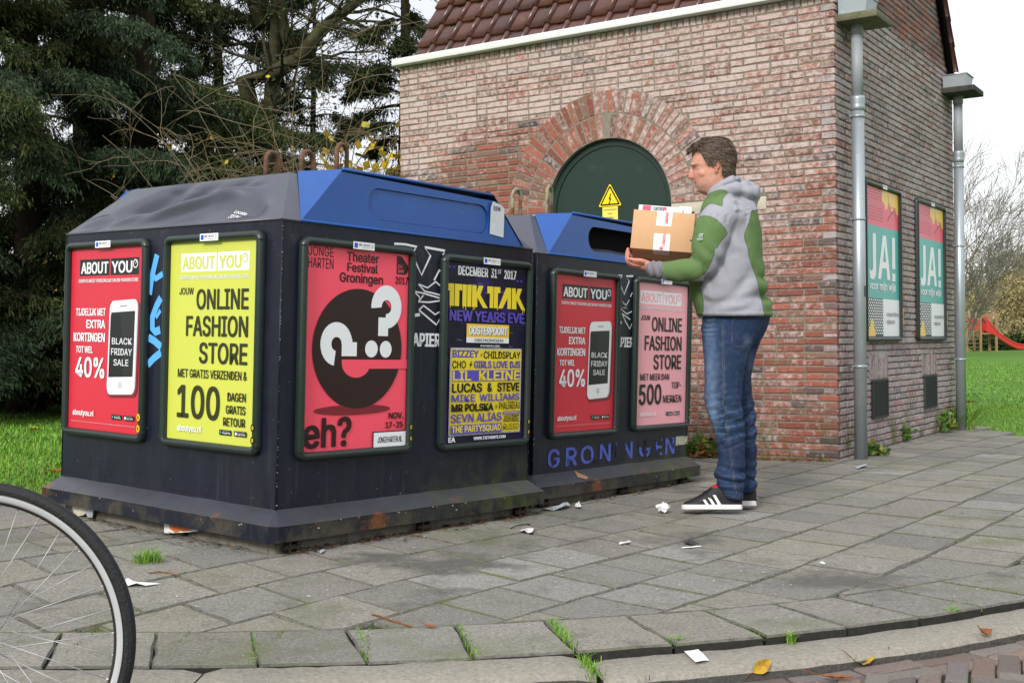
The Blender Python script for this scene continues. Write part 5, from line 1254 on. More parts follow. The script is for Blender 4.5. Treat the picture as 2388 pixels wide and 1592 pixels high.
for y, hgt in ((-.1, .30), (.55, .30)):
    pts = [(x, y, z) for x, z in prof]; top = [(x, y, z+hgt+(.75 if i == 0 else .25 if i == 1 else 0)) for i, (x, z) in enumerate(prof)]
    for dy in (0, .05): b.add([Vector(p)+Vector((0,dy,0)) for p in pts+top], [(i, i+1, len(pts)+i+1, len(pts)+i) for i in range(len(pts)-1)], m_redp)
    b.tube(top, .045, m_redp, 6)
b.add([(x, y, z+.06) for x, z in prof for y in (-.1, .6)], [(2*i, 2*i+2, 2*i+3, 2*i+1) for i in range(len(prof)-1)], m_slide)
b.build('slide_chute', r)
# ------------------------------------------------------------------ the bicycle at the left edge
HUB = EYE+ray(-51, 1490)*2.54
m_tyre = mat('tyre', (.024,.025,.027), .75, .3, var=.2, vscale=40, bump=.5, bscale=160); m_alu = mat('brushed_rim', (.70,.71,.74), .28, .6, metal=.35, var=.06, vscale=12); m_rimd = mat('rim_dark', (.045,.038,.035), .45, .5, metal=.4); m_spoke = mat('spoke', (.42,.42,.43), .4, .5, metal=.4); m_black = mat('bike_black', (.012,.012,.014), .35, .5)
bike = empty('bicycle', T(*HUB), 'bicycle of which only the spoked front wheel reaches into view', 'bicycle')
def wheel(parent, M, spokes=True):
    ci = lambda R, y, n=160: [(R*math.cos(2*math.pi*i/n), y, R*math.sin(2*math.pi*i/n)) for i in range(n)]
    b = MB(); b.tube([(0,-.045,0),(0,.045,0)], .017, m_alu, 14); b.tube([(0,-.032,0),(0,-.029,0)], .03, m_alu, 18); b.tube([(0,.029,0),(0,.032,0)], .03, m_alu, 18); b.tube([(0,-.07,0),(0,.07,0)], .005, m_spoke, 8)
    for i in range(36 if spokes else 12):
        a = 2*math.pi*(i+.25)/36; s = 1 if i % 2 else -1; k = a+(.85 if (i//2) % 2 else -.85)
        p = Vector((.027*math.cos(k), s*.0305, .027*math.sin(k))); q = Vector((.299*math.cos(a), s*.002, .299*math.sin(a)))
        b.tube([p, q], .0011, m_spoke, 5); b.tube([q-(q-p).normalized()*.013, q+(q-p).normalized()*.003], .0019, m_alu, 6)
    w = b.build('wheel', parent, M)
    def rev(prof, m, name, n=180):
        b = MB(); vs = [(R*math.cos(2*math.pi*i/n), y, R*math.sin(2*math.pi*i/n)) for i in range(n) for R, y in prof]; k = len(prof)
        b.add(vs, [(i*k+j, ((i+1) % n)*k+j, ((i+1) % n)*k+(j+1) % k, i*k+(j+1) % k) for i in range(n) for j in range(k)], m, True); return b
    t = rev([(.3125,-.0125),(.3185,-.0165),(.3265,-.0165),(.3325,-.0115),(.3335,-.0075),(.3325,-.007),(.336,-.004),(.336,.004),(.3325,.007),(.3335,.0075),(.3325,.0115),(.3265,.0165),(.3185,.0165),(.3125,.0125)], m_tyre, 'tyre')
    t.tube(ci(.3145, -.0148), .0011, m_rimd, 5, closed=True); t.tube(ci(.3255, -.0170), .0008, m_rimd, 5, closed=True); t.build('tyre', w)
    rm = rev([(.3155,-.0118),(.3125,-.0126),(.3005,-.0118),(.2985,-.0100),(.2985,.0100),(.3005,.0118),(.3125,.0126),(.3155,.0118)], m_alu, 'rim')
    i2 = rev([(.2984,-.0099),(.2955,-.0085),(.2905,-.004),(.2905,.004),(.2955,.0085),(.2984,.0099)], m_rimd, 'x')
    o = len(rm.v); rm.v += i2.v; mi = rm.mi(m_rimd); rm.f += [tuple(o+q for q in f) for f in i2.f]; rm.m += [mi]*len(i2.f); rm.sm += i2.sm
    rm.build('rim', w); return w
tilt = Matrix.Rotation(-.0, 4, 'X')
wheel(bike, T(0, 0, 0)); wheel(bike, T(-1.06, .02, 0), False)
b = MB()
for s in (-1, 1): b.tube([(0, s*.052, 0), (-.10, s*.055, .26), (-.155, s*.04, .40)], [.009,.012,.014], m_black, 10)
b.tube([(-.155,-.04,.40),(-.155,.04,.40)], .015, m_black, 10); b.build('fork', bike)
b = MB(); b.tube([(-.15,0,.41),(-.205,0,.60)], .018, m_black, 12); b.tube([(-.165,0,.45),(-.58,0,-.06)], .017, m_black, 12); b.tube([(-.2,0,.57),(-.72,0,.53)], .014, m_black, 12); b.tube([(-.58,0,-.06),(-.74,0,.58)], .015, m_black, 12)
for s in (-1, 1): b.tube([(-.58,s*.03,-.06),(-1.06,s*.06,0)], .009, m_black, 8); b.tube([(-.73,s*.02,.52),(-1.06,s*.06,0)], .008, m_black, 8)
b.build('frame', bike)
b = MB(); b.tube([(-.205,0,.60),(-.22,0,.66),(-.17,0,.68)], .012, m_alu, 10); b.tube([(-.30,-.29,.69),(-.2,-.2,.69),(-.165,-.06,.68),(-.165,.06,.68),(-.2,.2,.69),(-.30,.29,.69)], .011, m_alu, 10); b.build('handlebar', bike)
b = MB(); b.tube([(-.74,0,.58),(-.76,0,.66)], .012, m_alu, 10); b.tube([(-.62,0,.685),(-.72,0,.69),(-.85,0,.70),(-.88,0,.70)], [.02,.045,.075,.05], m_black, 12); b.build('saddle', bike)
b = MB(); b.tube([(-.58,-.05,-.06),(-.58,.05,-.06)], .02, m_alu, 12); b.tube([(-.58,-.06,-.06),(-.47,-.065,-.19)], .009, m_alu, 8); b.tube([(-.58,.06,-.06),(-.69,.065,.07)], .009, m_alu, 8); b.box((-.51,-.15,-.205), (-.43,-.06,-.185), m_black); b.box((-.73,.06,.06), (-.65,.15,.08), m_black); b.build('pedal_crank', bike)
# ------------------------------------------------------------------ the man and his box
_p = on_plane(1690, 1187, (0, 0, -.012), (0, 0, 1)); P0 = Vector((_p.x, _p.y, -.012))
PHI = math.atan2(P0.x, P0.y); RX = Vector((math.cos(PHI), -math.sin(PHI), 0)); DV = Vector((math.sin(PHI), math.cos(PHI), 0))
def Bp(px, py, D=0.):                          # photo column/row and depth -> point relative to the man's feet
    r = ray(px, py); t = (D-(EYE-P0).dot(DV))/r.dot(DV); return EYE+r*t-P0
def to_px(v):
    q = v+P0-EYE; d = q.dot(F0); return 1194+F_PX*q.dot(XC)/d, 796-F_PX*q.dot(YC)/d
def sect(mb, rows, m, ex=2.3, n=28, cap=True):
    """horizontal sections (row, left, right, depth of centre, half depth)"""
    vs = []
    for row in rows:
        py, l, r, dc, hd = row[:5]; e = row[5] if len(row) > 5 else ex; sl_ = row[6] if len(row) > 6 else 0
        a, b = Bp(l, py, dc), Bp(r, py+sl_, dc); c = (a+b)/2; hw = (b-a).length/2; ax = (b-a).normalized()
        for i in range(n):
            g = 2*math.pi*i/n; co_, si = math.cos(g), math.sin(g)
            vs.append(c+ax*hw*math.copysign(abs(co_)**(2/e), co_)+DV*hd*math.copysign(abs(si)**(2/e), si))
    k = len(rows); fs = [(i*n+j, i*n+(j+1) % n, (i+1)*n+(j+1) % n, (i+1)*n+j) for i in range(k-1) for j in range(n)]
    if cap: fs += [tuple(range(n-1, -1, -1)), tuple((k-1)*n+j for j in range(n))]
    mb.add(vs, fs, m, True)
def limb(mb, pts, m, n=16):                    # (px, py, D, radius), smoothed
    P = [(Bp(*p[:3]), p[3]) for p in pts]; out = []
    for i in range(len(P)-1):
        p0, p1, p2, p3 = (P[max(0, i-1)], P[i], P[i+1], P[min(len(P)-1, i+2)])
        for s in range(5):
            t = s/5; f = lambda a, b, c, d: .5*(2*b+(c-a)*t+(2*a-5*b+4*c-d)*t*t+(3*b-a-3*c+d)*t**3)
            out.append((f(p0[0], p1[0], p2[0], p3[0]), f(p0[1], p1[1], p2[1], p3[1])))
    out.append(P[-1]); mb.tube([o[0] for o in out], [o[1] for o in out], m, n)
    for q, r in (out[0], out[-1]):
        bm = bmesh.new(); bmesh.ops.create_uvsphere(bm, u_segments=12, v_segments=8, radius=r*.98); mb.bm(bm, m, Matrix.Translation(q))
def blob(mb, px, py, D, rx, ry, rz, m, rot=0):
    bm = bmesh.new(); bmesh.ops.create_uvsphere(bm, u_segments=20, v_segments=14, radius=1)
    c = Bp(px, py, D); M = axes(RX, DV, (0, 0, 1), c) @ Matrix.Rotation(rot, 4, 'Y') @ Matrix.Diagonal((rx, ry, rz, 1)); mb.bm(bm, m, M)
def fuse(mb, voxel, it=4, fac=.5):
    o = mb.build('tmp'); md = o.modifiers.new('r', 'REMESH'); md.mode = 'VOXEL'; md.voxel_size = voxel; md.use_smooth_shade = True
    s = o.modifiers.new('s', 'SMOOTH'); s.factor = fac; s.iterations = it
    me = bpy.data.meshes.new_from_object(o.evaluated_get(bpy.context.evaluated_depsgraph_get())); me.materials.clear()
    old = o.data; bpy.data.objects.remove(o); bpy.data.meshes.remove(old); return me
def inside(poly, x, y):
    w = False
    for (x0, y0), (x1, y1) in zip(poly, poly[1:]+poly[:1]):
        if (y0 > y) != (y1 > y) and x < (x1-x0)*(y-y0)/(y1-y0)+x0: w = not w
    return w
def dressed(name, me, mats_, parent=None, pick=None, disp=None, point=None):
    if disp:
        vn = [v.normal.copy() for v in me.vertices]
        for v, n in zip(me.vertices, vn): v.co += n*disp(v.co, n)
    for m in mats_: me.materials.append(m)
    if pick:
        for f in me.polygons: f.material_index = pick(f.center, f.normal)
    me.polygons.foreach_set('use_smooth', [True]*len(me.polygons))
    for nm, fn in (point or {}).items():
        a = me.attributes.new(nm, 'FLOAT', 'POINT'); a.data.foreach_set('value', [fn(v.co) for v in me.vertices])
    me.update(); o = bpy.data.objects.new(name, me); COL.objects.link(o)
    if parent: o.parent = parent
    return o
def attr_mix(m, name, col, k=1.):
    t = m.node_tree; L = t.links; p = t.nodes['Principled BSDF']; src = p.inputs['Base Color'].links[0].from_socket
    a = N(t, 'ShaderNodeAttribute', attribute_name=name); mr = N(t, 'ShaderNodeMath', operation='MULTIPLY'); mr.inputs[1].default_value = k; mr.use_clamp = True; L.new(a.outputs['Fac'], mr.inputs[0])
    x = N(t, 'ShaderNodeMix', data_type='RGBA'); L.new(mr.outputs[0], x.inputs['Factor']); L.new(src, x.inputs[6]); x.inputs[7].default_value = (*col, 1); L.new(x.outputs[2], p.inputs['Base Color'])
nz3 = lambda p, s, o=0: noise.noise(Vector((p.x*s+o, p.y*s, p.z*s)))
gauss = lambda d, s: math.exp(-(d/s)**2)
m_tmp = mat('tmp', (.5,.5,.5))
# ---- body
b = MB()
head = [(326,1641,1690,0,.040),(333,1629,1700,0,.058),(344,1619,1707,0,.070),(356,1614,1711,0,.076),(370,1612.5,1713,0,.079),(381,1611.2,1712,0,.079),(386,1611.5,1711,0,.078),(392,1616.5,1709,0,.076),(402,1616,1706,0,.074),(410,1616.5,1703,0,.072),(417,1618.5,1700,0,.070),(423,1620,1697,0,.068),(428,1621.5,1695,0,.066),(434,1622.5,1692,0,.064),(440,1625,1690,0,.06),(447,1629.5,1688,0,.054),(453,1640,1690,0,.05),(457,1652,1692,0,.045)]
sect(b, head, m_tmp, 2.25)
sect(b, [(400,1655,1706,0,.058),(425,1650,1708,0,.06),(450,1648,1712,0,.063),(475,1650,1722,0,.075),(495,1655,1730,0,.09)], m_tmp, 2.0)
# nose
nb = [Bp(1611.5,388,0), Bp(1604.6,411,0), Bp(1607.5,416.5,0), Bp(1618,419,0), Bp(1620,390,0)]
w_ = .0165
b.add([nb[0]-DV*.006, nb[0]+DV*.006, nb[1]-DV*.010, nb[1]+DV*.010, nb[2]-DV*.011, nb[2]+DV*.011, nb[3]-DV*w_, nb[3]+DV*w_, nb[4]-DV*.013, nb[4]+DV*.013],
      [(0,2,3,1),(2,4,5,3),(4,6,7,5),(6,8,9,7),(8,0,1,9),(0,8,6,4,2),(1,3,5,7,9)], m_tmp)
for s in (-1, 1): blob(b, 1613.5, 413.5, s*.0125, .010, .0065, .008, m_tmp)
blob(b, 1620.5, 424.6, 0, .008, .017, .0055, m_tmp); blob(b, 1622.5, 430.8, 0, .008, .016, .006, m_tmp)
blob(b, 1631, 443, 0, .016, .022, .014, m_tmp)
blob(b, 1616, 385, -.03, .012, .022, .008, m_tmp); blob(b, 1616, 385, .03, .012, .022, .008, m_tmp)
blob(b, 1642, 404, -.05, .032, .022, .026, m_tmp); blob(b, 1642, 404, .05, .032, .022, .026, m_tmp)
for s in (-1, 1):
    blob(b, 1672.5, 385, s*.079, .0145, .008, .026, m_tmp, .12); blob(b, 1670.5, 399, s*.077, .009, .007, .010, m_tmp)
# trunk, legs and arms under the clothes
sect(b, [(480,1660,1735,0,.12),(510,1650,1755,0,.19),(560,1640,1758,0,.19),(640,1630,1765,0,.18),(720,1645,1785,0,.175),(770,1650,1770,0,.17),(800,1655,1755,0,.16)], m_tmp)
LEGN = [(790,1655,1755,-.09,.08),(850,1652,1728,-.09,.075),(940,1652,1720,-.10,.06),(1030,1680,1728,-.10,.05),(1110,1690,1722,-.10,.036),(1148,1698,1722,-.10,.03)]
sect(b, LEGN, m_tmp); sect(b, [(790,1672,1752,.09,.075),(850,1688,1745,.09,.065),(940,1692,1742,.1,.055),(1030,1702,1752,.1,.05),(1110,1710,1750,.1,.04),(1142,1718,1750,.1,.032)], m_tmp)
limb(b, [(1690,500,-.16,.055),(1672,545,-.2,.05),(1640,618,-.215,.042),(1575,630,-.205,.036),(1524,627,-.18,.027),(1514,622,-.168,.026)], m_tmp)
limb(b, [(1700,500,.16,.055),(1682,545,.2,.05),(1640,615,.215,.042),(1575,622,.21,.036),(1524,618,.2,.027),(1512,612,.19,.026)], m_tmp)
def hand(s, dz, D0):
    q = lambda px, py, D: (px, py+dz, D0+D*s)
    # palm
    limb(b, [(*q(1516,623,.0),.023),(*q(1505,621,.012),.022),(*q(1493,618,.018),.020)], m_tmp, 12); limb(b, [(*q(1508,622,.045),.018),(*q(1493,618.5,.06),.017)], m_tmp, 12); limb(b, [(*q(1503,622,.03),.020),(*q(1491,618.5,.042),.018)], m_tmp, 12)
    F = [[(1491,618.5,.0),(1475,616,-.003),(1464.5,604,-.004),(1465.5,590,.0)], [(1490,620,.026),(1472,618,.026),(1461.5,604,.026),(1464.5,588,.028)], [(1490,620.5,.051),(1474,619.5,.052),(1463,606,.052),(1465,592,.053)], [(1492,620,.074),(1479,619.5,.076),(1468.5,609,.077),(1467.5,597,.077)]]
    for i, f in enumerate(F): r = (.0098,.0102,.0096,.0084)[i]; limb(b, [(*q(*f[0]), r*1.12),(*q(*f[1]), r*1.02),(*q(*f[2]), r*.96),(*q(*f[3]), r*.82)], m_tmp, 10)
    limb(b, [(*q(1512,614,-.012),.0145),(*q(1497,608,-.026),.0125),(*q(1482,606.5,-.026),.0108),(*q(1469.5,604,-.02),.0088)], m_tmp, 10)
hand(1, 0, -.15); hand(-1, -8, .175)
me = fuse(b, .0042, 3, .4)
eyeN = Bp(1623.5, 394, -.062)
def body_disp(p, n):
    x, y = to_px(p)
    if y > 470: return 0
    s = abs((p-Bp(1660,400,0)).dot(DV)); d = 0
    d -= .0055*gauss(math.hypot(x-1621.5, (y-393)*1.25), 5.5)*gauss(s-.040, .022)          # eye socket
    d += .0016*gauss(math.hypot(x-1623.5, y-395.5), 2.6)*gauss(s-.045, .02)                 # lid
    d -= .0030*gauss(y-427.6, 1.1)*gauss(x-1622, 8)*(1 if s < .03 else 0)                   # mouth
    d -= .0006*gauss(abs((x-1624)-(y-417)*.5), 2.2)*gauss(y-421, 8)*(1 if .012 < s < .05 else 0)  # fold from nose to mouth
    d -= .004*gauss(math.hypot(x-1672, y-387), 4.2)*(1 if s > .078 else 0)                 # ear bowl
    d += .0012*nz3(p, 60)
    return d
m_skin = mat('skin', lin((204,150,128)), .5, .35, var=.06, vscale=60, bump=.12, bscale=260)
sock(m_skin.node_tree.nodes['Principled BSDF'], 'Subsurface Weight', 'Subsurface').default_value = .06
attr_mix(m_skin, 'flush', lin((190,96,84))); attr_mix(m_skin, 'stubble', lin((140,108,98))); attr_mix(m_skin, 'shade_hair', lin((92,66,52)))
def flush(p):
    x, y = to_px(p)
    if y > 560: return .35+.3*nz3(p, 40)
    s = abs((p-Bp(1660,400,0)).dot(DV))
    return min(1, .75*gauss(math.hypot(x-1611, y-411), 6)+.6*(1 if (s > .078 and 1660 < x < 1690) else 0)+.28*gauss(math.hypot(x-1632, y-410), 12)+.75*gauss(y-427.8, 2.4)*gauss(x-1621, 7)*(s < .03))
def stubble(p):
    x, y = to_px(p); return (.55*smooth(415, 436, y)*(1-smooth(452, 462, y))*gauss(x-1640, 26)+.25*gauss(math.hypot(x-1622, y-421), 4)) if y < 470 else 0
def browline(p):
    x, y = to_px(p); s = abs((p-Bp(1660,400,0)).dot(DV))
    if y > 420: return 0
    return .55*gauss(y-(385.3+.0*(x-1615)), 1.5)*(1 if 1611 < x < 1630 and s > .012 else 0)+.95*gauss(y-(395.4-.12*(x-1623)), .95)*(1 if 1617.5 < x < 1630 and s > .02 else 0)
man = dressed('person', me, [m_skin], None, None, body_disp, {'flush': flush, 'stubble': stubble, 'shade_hair': browline})
man.location = P0; tag(man, 'man in grey and green hooded jacket and blue jeans carrying a cardboard box', 'person')
# ---- hair
m_hair = mat('hair', lin((66,54,46)), .6, .3, stops=[(0, lin((78,64,53))), (.3, lin((88,73,60))), (.55, lin((70,57,48))), (.78, lin((98,83,70))), (.96, lin((112,100,88)))], island=.1)
m_hairb = mat('hair_base', lin((70,57,48)), .6, .3, var=.3, vscale=45, bump=.8, bscale=110)
HL = [(1600,350),(1609,357),(1617,350),(1627,349),(1635,356),(1640,368),(1646,379),(1655,385),(1663,383),(1667,376),(1674,371),(1681,378),(1683.5,392),(1681,403),(1687,412),(1697,416),(1704,413.5),(1712,409),(1725,405)]
def hairline(x):
    for (a, b_), (c, d) in zip(HL, HL[1:]):
        if a <= x <= c: return b_+(d-b_)*(x-a)/(c-a)
    return 350 if x < 1600 else 405
b = MB()
sect(b, [(322,1652,1684,0,.032),(325.5,1637,1696,0,.054),(333,1623,1704,0,.071),(345,1613,1710,0,.079),(356,1608.5,1714.5,0,.084),(370,1608.5,1716,0,.0865),(381,1610,1715.5,0,.0865),(392,1613,1714,0,.084),(402,1614,1714,0,.085),(412,1625,1710,0,.078),(420,1640,1705,0,.07)], m_tmp, 2.3)
blob(b, 1613, 352, -.02, .022, .045, .016, m_tmp, .3); blob(b, 1630, 338, -.03, .04, .05, .02, m_tmp, -.3)
me = fuse(b, .0045, 2)
bm = bmesh.new(); bm.from_mesh(me); kill = []
for f in bm.faces:
    c = f.calc_center_median(); x, y = to_px(c)
    if y > hairline(x)+2.2*noise.noise(c*55): kill.append(f)
bmesh.ops.delete(bm, geom=kill, context='FACES')
def wavy(p): return .0055*nz3(Vector((p.x*1.0, p.y, p.z*1.6)), 38)+.0035*nz3(p, 85, 3)
bm.normal_update()
roots = []
for v in bm.verts: v.co += v.normal*wavy(v.co)
for f in bm.faces: roots.append((f.calc_center_median(), f.normal.copy()))
bm.to_mesh(me); bm.free()
hair = dressed('hair', me, [m_hairb], man)
lk = MB(); r2 = random.Random(2)
crown = Bp(1690, 330, 0)
for k in range(3000):
    p, n = roots[r2.randrange(len(roots))]
    x, y = to_px(p)
    fr = 1-smooth(1612, 1636, x); sw = .35*math.sin(x*.11+y*.07+2.2*noise.noise(p*9))
    flow = Vector((0, 0, -1))*(.30+.55*smooth(335, 395, y)+.3*fr+sw*.5)+RX*(.85*(1-fr)-.75*fr)*(1-.35*smooth(380, 412, y))
    flow = (flow-n*flow.dot(n)*.9); flow.normalize(); side = n.cross(flow).normalized()
    L_ = r2.uniform(.022, .05)*(.7 if y > hairline(x)-10 else 1); wv = r2.uniform(-.5, .5)
    q0 = p+n*.001; q1 = p+flow*L_*.5+n*(.0015+.0035*r2.random())+side*wv*.012; q2 = p+flow*L_+n*r2.uniform(-.006, .0015)+side*wv*.010
    w = r2.uniform(.0009, .0026)
    lk.add([q0-side*w, q0+side*w, q1+side*w*.9, q1-side*w*.9, q2], [(0,1,2,3),(3,2,4)], m_hair)
lk.build('hair_locks', man)
# ---- jacket
b = MB()
sect(b, [(452,1652,1716,0,.075,2),(464,1645,1742,0,.13,2.1),(478,1637,1760,0,.185,2.2),(495,1632,1767,0,.225,2.4),(520,1627,1773,0,.238),(550,1622,1777,0,.235),(608,1612,1779,0,.232),(650,1604,1786,0,.228),(690,1610,1792,0,.226),(715,1618,1797,0,.224),(729,1624,1800,0,.222),(737,1629,1802,0,.219)], m_tmp)
limb(b, [(1690,500,-.15,.10),(1672,522,-.205,.098),(1656,560,-.225,.090),(1647,600,-.232,.080),(1634,622,-.23,.068),(1605,630,-.225,.060),(1570,632,-.21,.054),(1545,631,-.195,.046),(1524,629,-.18,.045)], m_tmp, 20)
limb(b, [(1698,500,.15,.10),(1680,522,.205,.098),(1664,560,.225,.088),(1650,600,.232,.078),(1634,616,.23,.066),(1605,622,.225,.058),(1570,624,.215,.052),(1524,621,.2,.044)], m_tmp, 20)
# collar and folded hood
def ringtube(pts, m, n=14): limb(b, pts, m, n)
ringtube([(1657,456,-.035,.020),(1664,446,-.062,.021),(1682,432,-.078,.022),(1704,421,-.06,.024),(1716,418,0,.024),(1704,421,.06,.024),(1682,432,.078,.022),(1664,446,.062,.021),(1657,456,.035,.02)], m_tmp)
ringtube([(1662,462,-.085,.022),(1690,446,-.125,.03),(1722,440,-.11,.036),(1745,438,0,.036),(1722,440,.11,.036),(1690,446,.125,.03),(1662,462,.085,.022)], m_tmp)
blob(b, 1735, 450, -.03, .075, .115, .042, m_tmp, .35); blob(b, 1753, 455, 0, .046, .105, .045, m_tmp, .5); blob(b, 1758, 470, .0, .026, .075, .04, m_tmp, .2); blob(b, 1762, 444, -.01, .026, .06, .022, m_tmp, .3)
me = fuse(b, .0062, 5)
elb = Bp(1640, 618, -.23); arm0 = Bp(1680, 510, -.2); wr = Bp(1524, 628, -.18)
def fold(p, o, d, freq, ph=0, warp=.35): 
    s = math.sin((p-o).dot(d)*freq+ph+warp*9*nz3(p, 6)); return (s-.35*abs(s)+.1)*(.45+.9*abs(nz3(p, 5, 3.3))*2)
def jacket_disp(p, n):
    x, y = to_px(p); D = p.dot(DV)-Bp(1690,600,0).dot(DV); d = .0034*nz3(p, 11)+.0010*nz3(p, 30, 4)
    near = D < -.13
    if near and x < 1702 and y > 500:                            # sleeve creases, gathered at the elbow and the cuff
        e = gauss((p-elb).length, .11); d += .011*e*fold(p, elb, (RX*.8+Vector((0,0,.6))).normalized(), 75)
        d += .006*gauss(x-1520, 26)*fold(p, wr, (RX*.95+Vector((0,0,.3))).normalized(), 170, 0, .5)
        if y < 520: d += .003*fold(p, arm0, RX, 150, 0, .1)*smooth(470, 490, y)
    if 1640 < x and y > 560:                                    # long diagonal drags from the armpit to the waist, roll above the hem
        dr = (RX*.38+Vector((0,0,1))).normalized()
        d += .010*smooth(560, 640, y)*(1-smooth(715, 735, y))*fold(p, elb, (Vector((0,0,1))*.9-RX*.42).normalized(), 52, .5, .5)*gauss(y-660, 75)
        d += .009*gauss(y-700, 16)*fold(p, elb, Vector((0,0,1)), 60, 1.2, .4)
    if 500 < y < 600 and 1690 < x < 1745: d += .008*fold(p, elb, (RX*.9+Vector((0,0,.45))).normalized(), 46, 0, .5)*gauss(y-545, 45)
    if y > 728: d += .003
    if y < 492 and x > 1712: d += .005*nz3(p, 22, 9)+.004*fold(p, elb, (RX+Vector((0,0,.8))).normalized(), 85, 0, .8)
    return d
m_jg = mat('fleece_grey', lin((153,154,163)), .85, .15, var=.07, vscale=20, bump=.15, bscale=420); m_jn = mat('fleece_green', lin((108,136,84)), .8, .2, var=.07, vscale=16, bump=.12, bscale=420); m_seam = mat('seam_dark', lin((72,84,70)), .85, .1); m_cuff = mat('cuff_grey', lin((120,116,122)), .85, .15, var=.2, vscale=26, bump=.2, bscale=300)
PY = [(1640,462),(1654,452),(1678,441),(1700,447),(1687,460),(1684.5,468),(1685.5,482),(1672,477),(1657,473.5),(1646,481),(1633,497),(1612,506),(1612,480)]
PS = [(1600,520),(1625,509),(1637,503),(1655,504),(1675,514),(1697,541),(1695,549),(1679,565),(1670,581),(1656,619),(1640,642),(1622,652),(1575,662),(1561,655),(1546,642),(1541,628.5),(1546,605),(1590,585)]
PB = [(1751.5,489),(1830,489),(1830,745),(1784,745),(1781,722),(1773.5,690),(1766,652),(1750,611),(1745.6,593),(1744,576),(1734,552),(1742.7,529),(1751.5,505)]
PF = [(1580,640),(1641,644),(1638.5,661),(1632.6,671),(1640,690),(1641,745),(1580,745)]
def edge(poly, x, y):
    best = 9e9
    for (x0, y0), (x1, y1) in zip(poly, poly[1:]+poly[:1]):
        dx, dy = x1-x0, y1-y0; t = max(0, min(1, ((x-x0)*dx+(y-y0)*dy)/(dx*dx+dy*dy))); best = min(best, math.hypot(x-x0-t*dx, y-y0-t*dy))
    return best
def round_(p):
    for _ in range(2): p = [q for a, c in zip(p, p[1:]+p[:1]) for q in ((a[0]*.75+c[0]*.25, a[1]*.75+c[1]*.25), (a[0]*.25+c[0]*.75, a[1]*.25+c[1]*.75))]
    return p
PS, PB, PY, PF = round_(PS), round_(PB), round_(PY), round_(PF)
def sd_(poly, x, y): return edge(poly, x, y)*(1 if inside(poly, x, y) else -1)
def green_at(c):                               # how far inside (+) or outside (-) a green panel, in photo pixels
    x, y = to_px(c); D = c.dot(DV)-Bp(1690,600,0).dot(DV); arm = abs(D) > .135 and (x < 1668 or (y < 580 and x < 1702)) and y > 492
    best = -9
    if arm: best = max(best, sd_(PS, x, y))
    if y < 497: best = max(best, sd_(PY, x, y))
    if y > 478: best = max(best, sd_(PB, x, y))
    if not (arm and y < 655): best = max(best, sd_(PF, x, y))
    return max(-6, min(6, best))
def cuff_at(c): x, y = to_px(c); return 1. if x < 1546 and y > 600 else 0.
def panel_mix(m):
    t = m.node_tree; L = t.links; p = t.nodes['Principled BSDF']; src = p.inputs['Base Color'].links[0].from_socket
    a = N(t, 'ShaderNodeAttribute', attribute_name='panel'); r1 = N(t, 'ShaderNodeMapRange'); r1.inputs['From Min'].default_value = -.35; r1.inputs['From Max'].default_value = .35; L.new(a.outputs['Fac'], r1.inputs['Value'])
    x = N(t, 'ShaderNodeMix', data_type='RGBA'); L.new(r1.outputs[0], x.inputs['Factor']); L.new(src, x.inputs[6]); x.inputs[7].default_value = (*lin((96,122,76)), 1)
    ab = N(t, 'ShaderNodeMath', operation='ABSOLUTE'); L.new(a.outputs['Fac'], ab.inputs[0]); r2 = N(t, 'ShaderNodeMapRange'); r2.inputs['From Min'].default_value = 1.5; r2.inputs['From Max'].default_value = .5; r2.inputs['To Max'].default_value = .75; L.new(ab.outputs[0], r2.inputs['Value'])
    y = N(t, 'ShaderNodeMix', data_type='RGBA'); L.new(r2.outputs[0], y.inputs['Factor']); L.new(x.outputs[2], y.inputs[6]); y.inputs[7].default_value = (*lin((74,84,72)), 1); L.new(y.outputs[2], p.inputs['Base Color'])
panel_mix(m_jg); attr_mix(m_jg, 'cuff', lin((112,108,114)), .8)
jk = dressed('jacket', me, [m_jg], man, None, jacket_disp, {'panel': green_at, 'cuff': cuff_at})
bb = MB(); pc = Bp(1634, 549, -.318); Mb = axes(RX, (0,0,1), -DV, pc)
bb.tube([Mb @ Vector((x, y, 0)) for x, y in arcpts(0, 0, .0085, 0, 360, 14)[:-1]], .0012, I_W, 5, closed=True); bb.tube([Mb @ Vector((-.005,-.005,0)), Mb @ Vector((.012,.010,0))], .0012, I_W, 5)
text(bb, 'JACK OUTDOOR', I_LGR, -.017, .011, -.017, -.012, 0, 0, Mb) if False else [bb.box((-.018+.0*i, -.016-.005*i, -.0005), (.011, -.0135-.005*i, .0005), I_LGR, Mb) for i in range(2)]
bb.build('sleeve_badge', man)
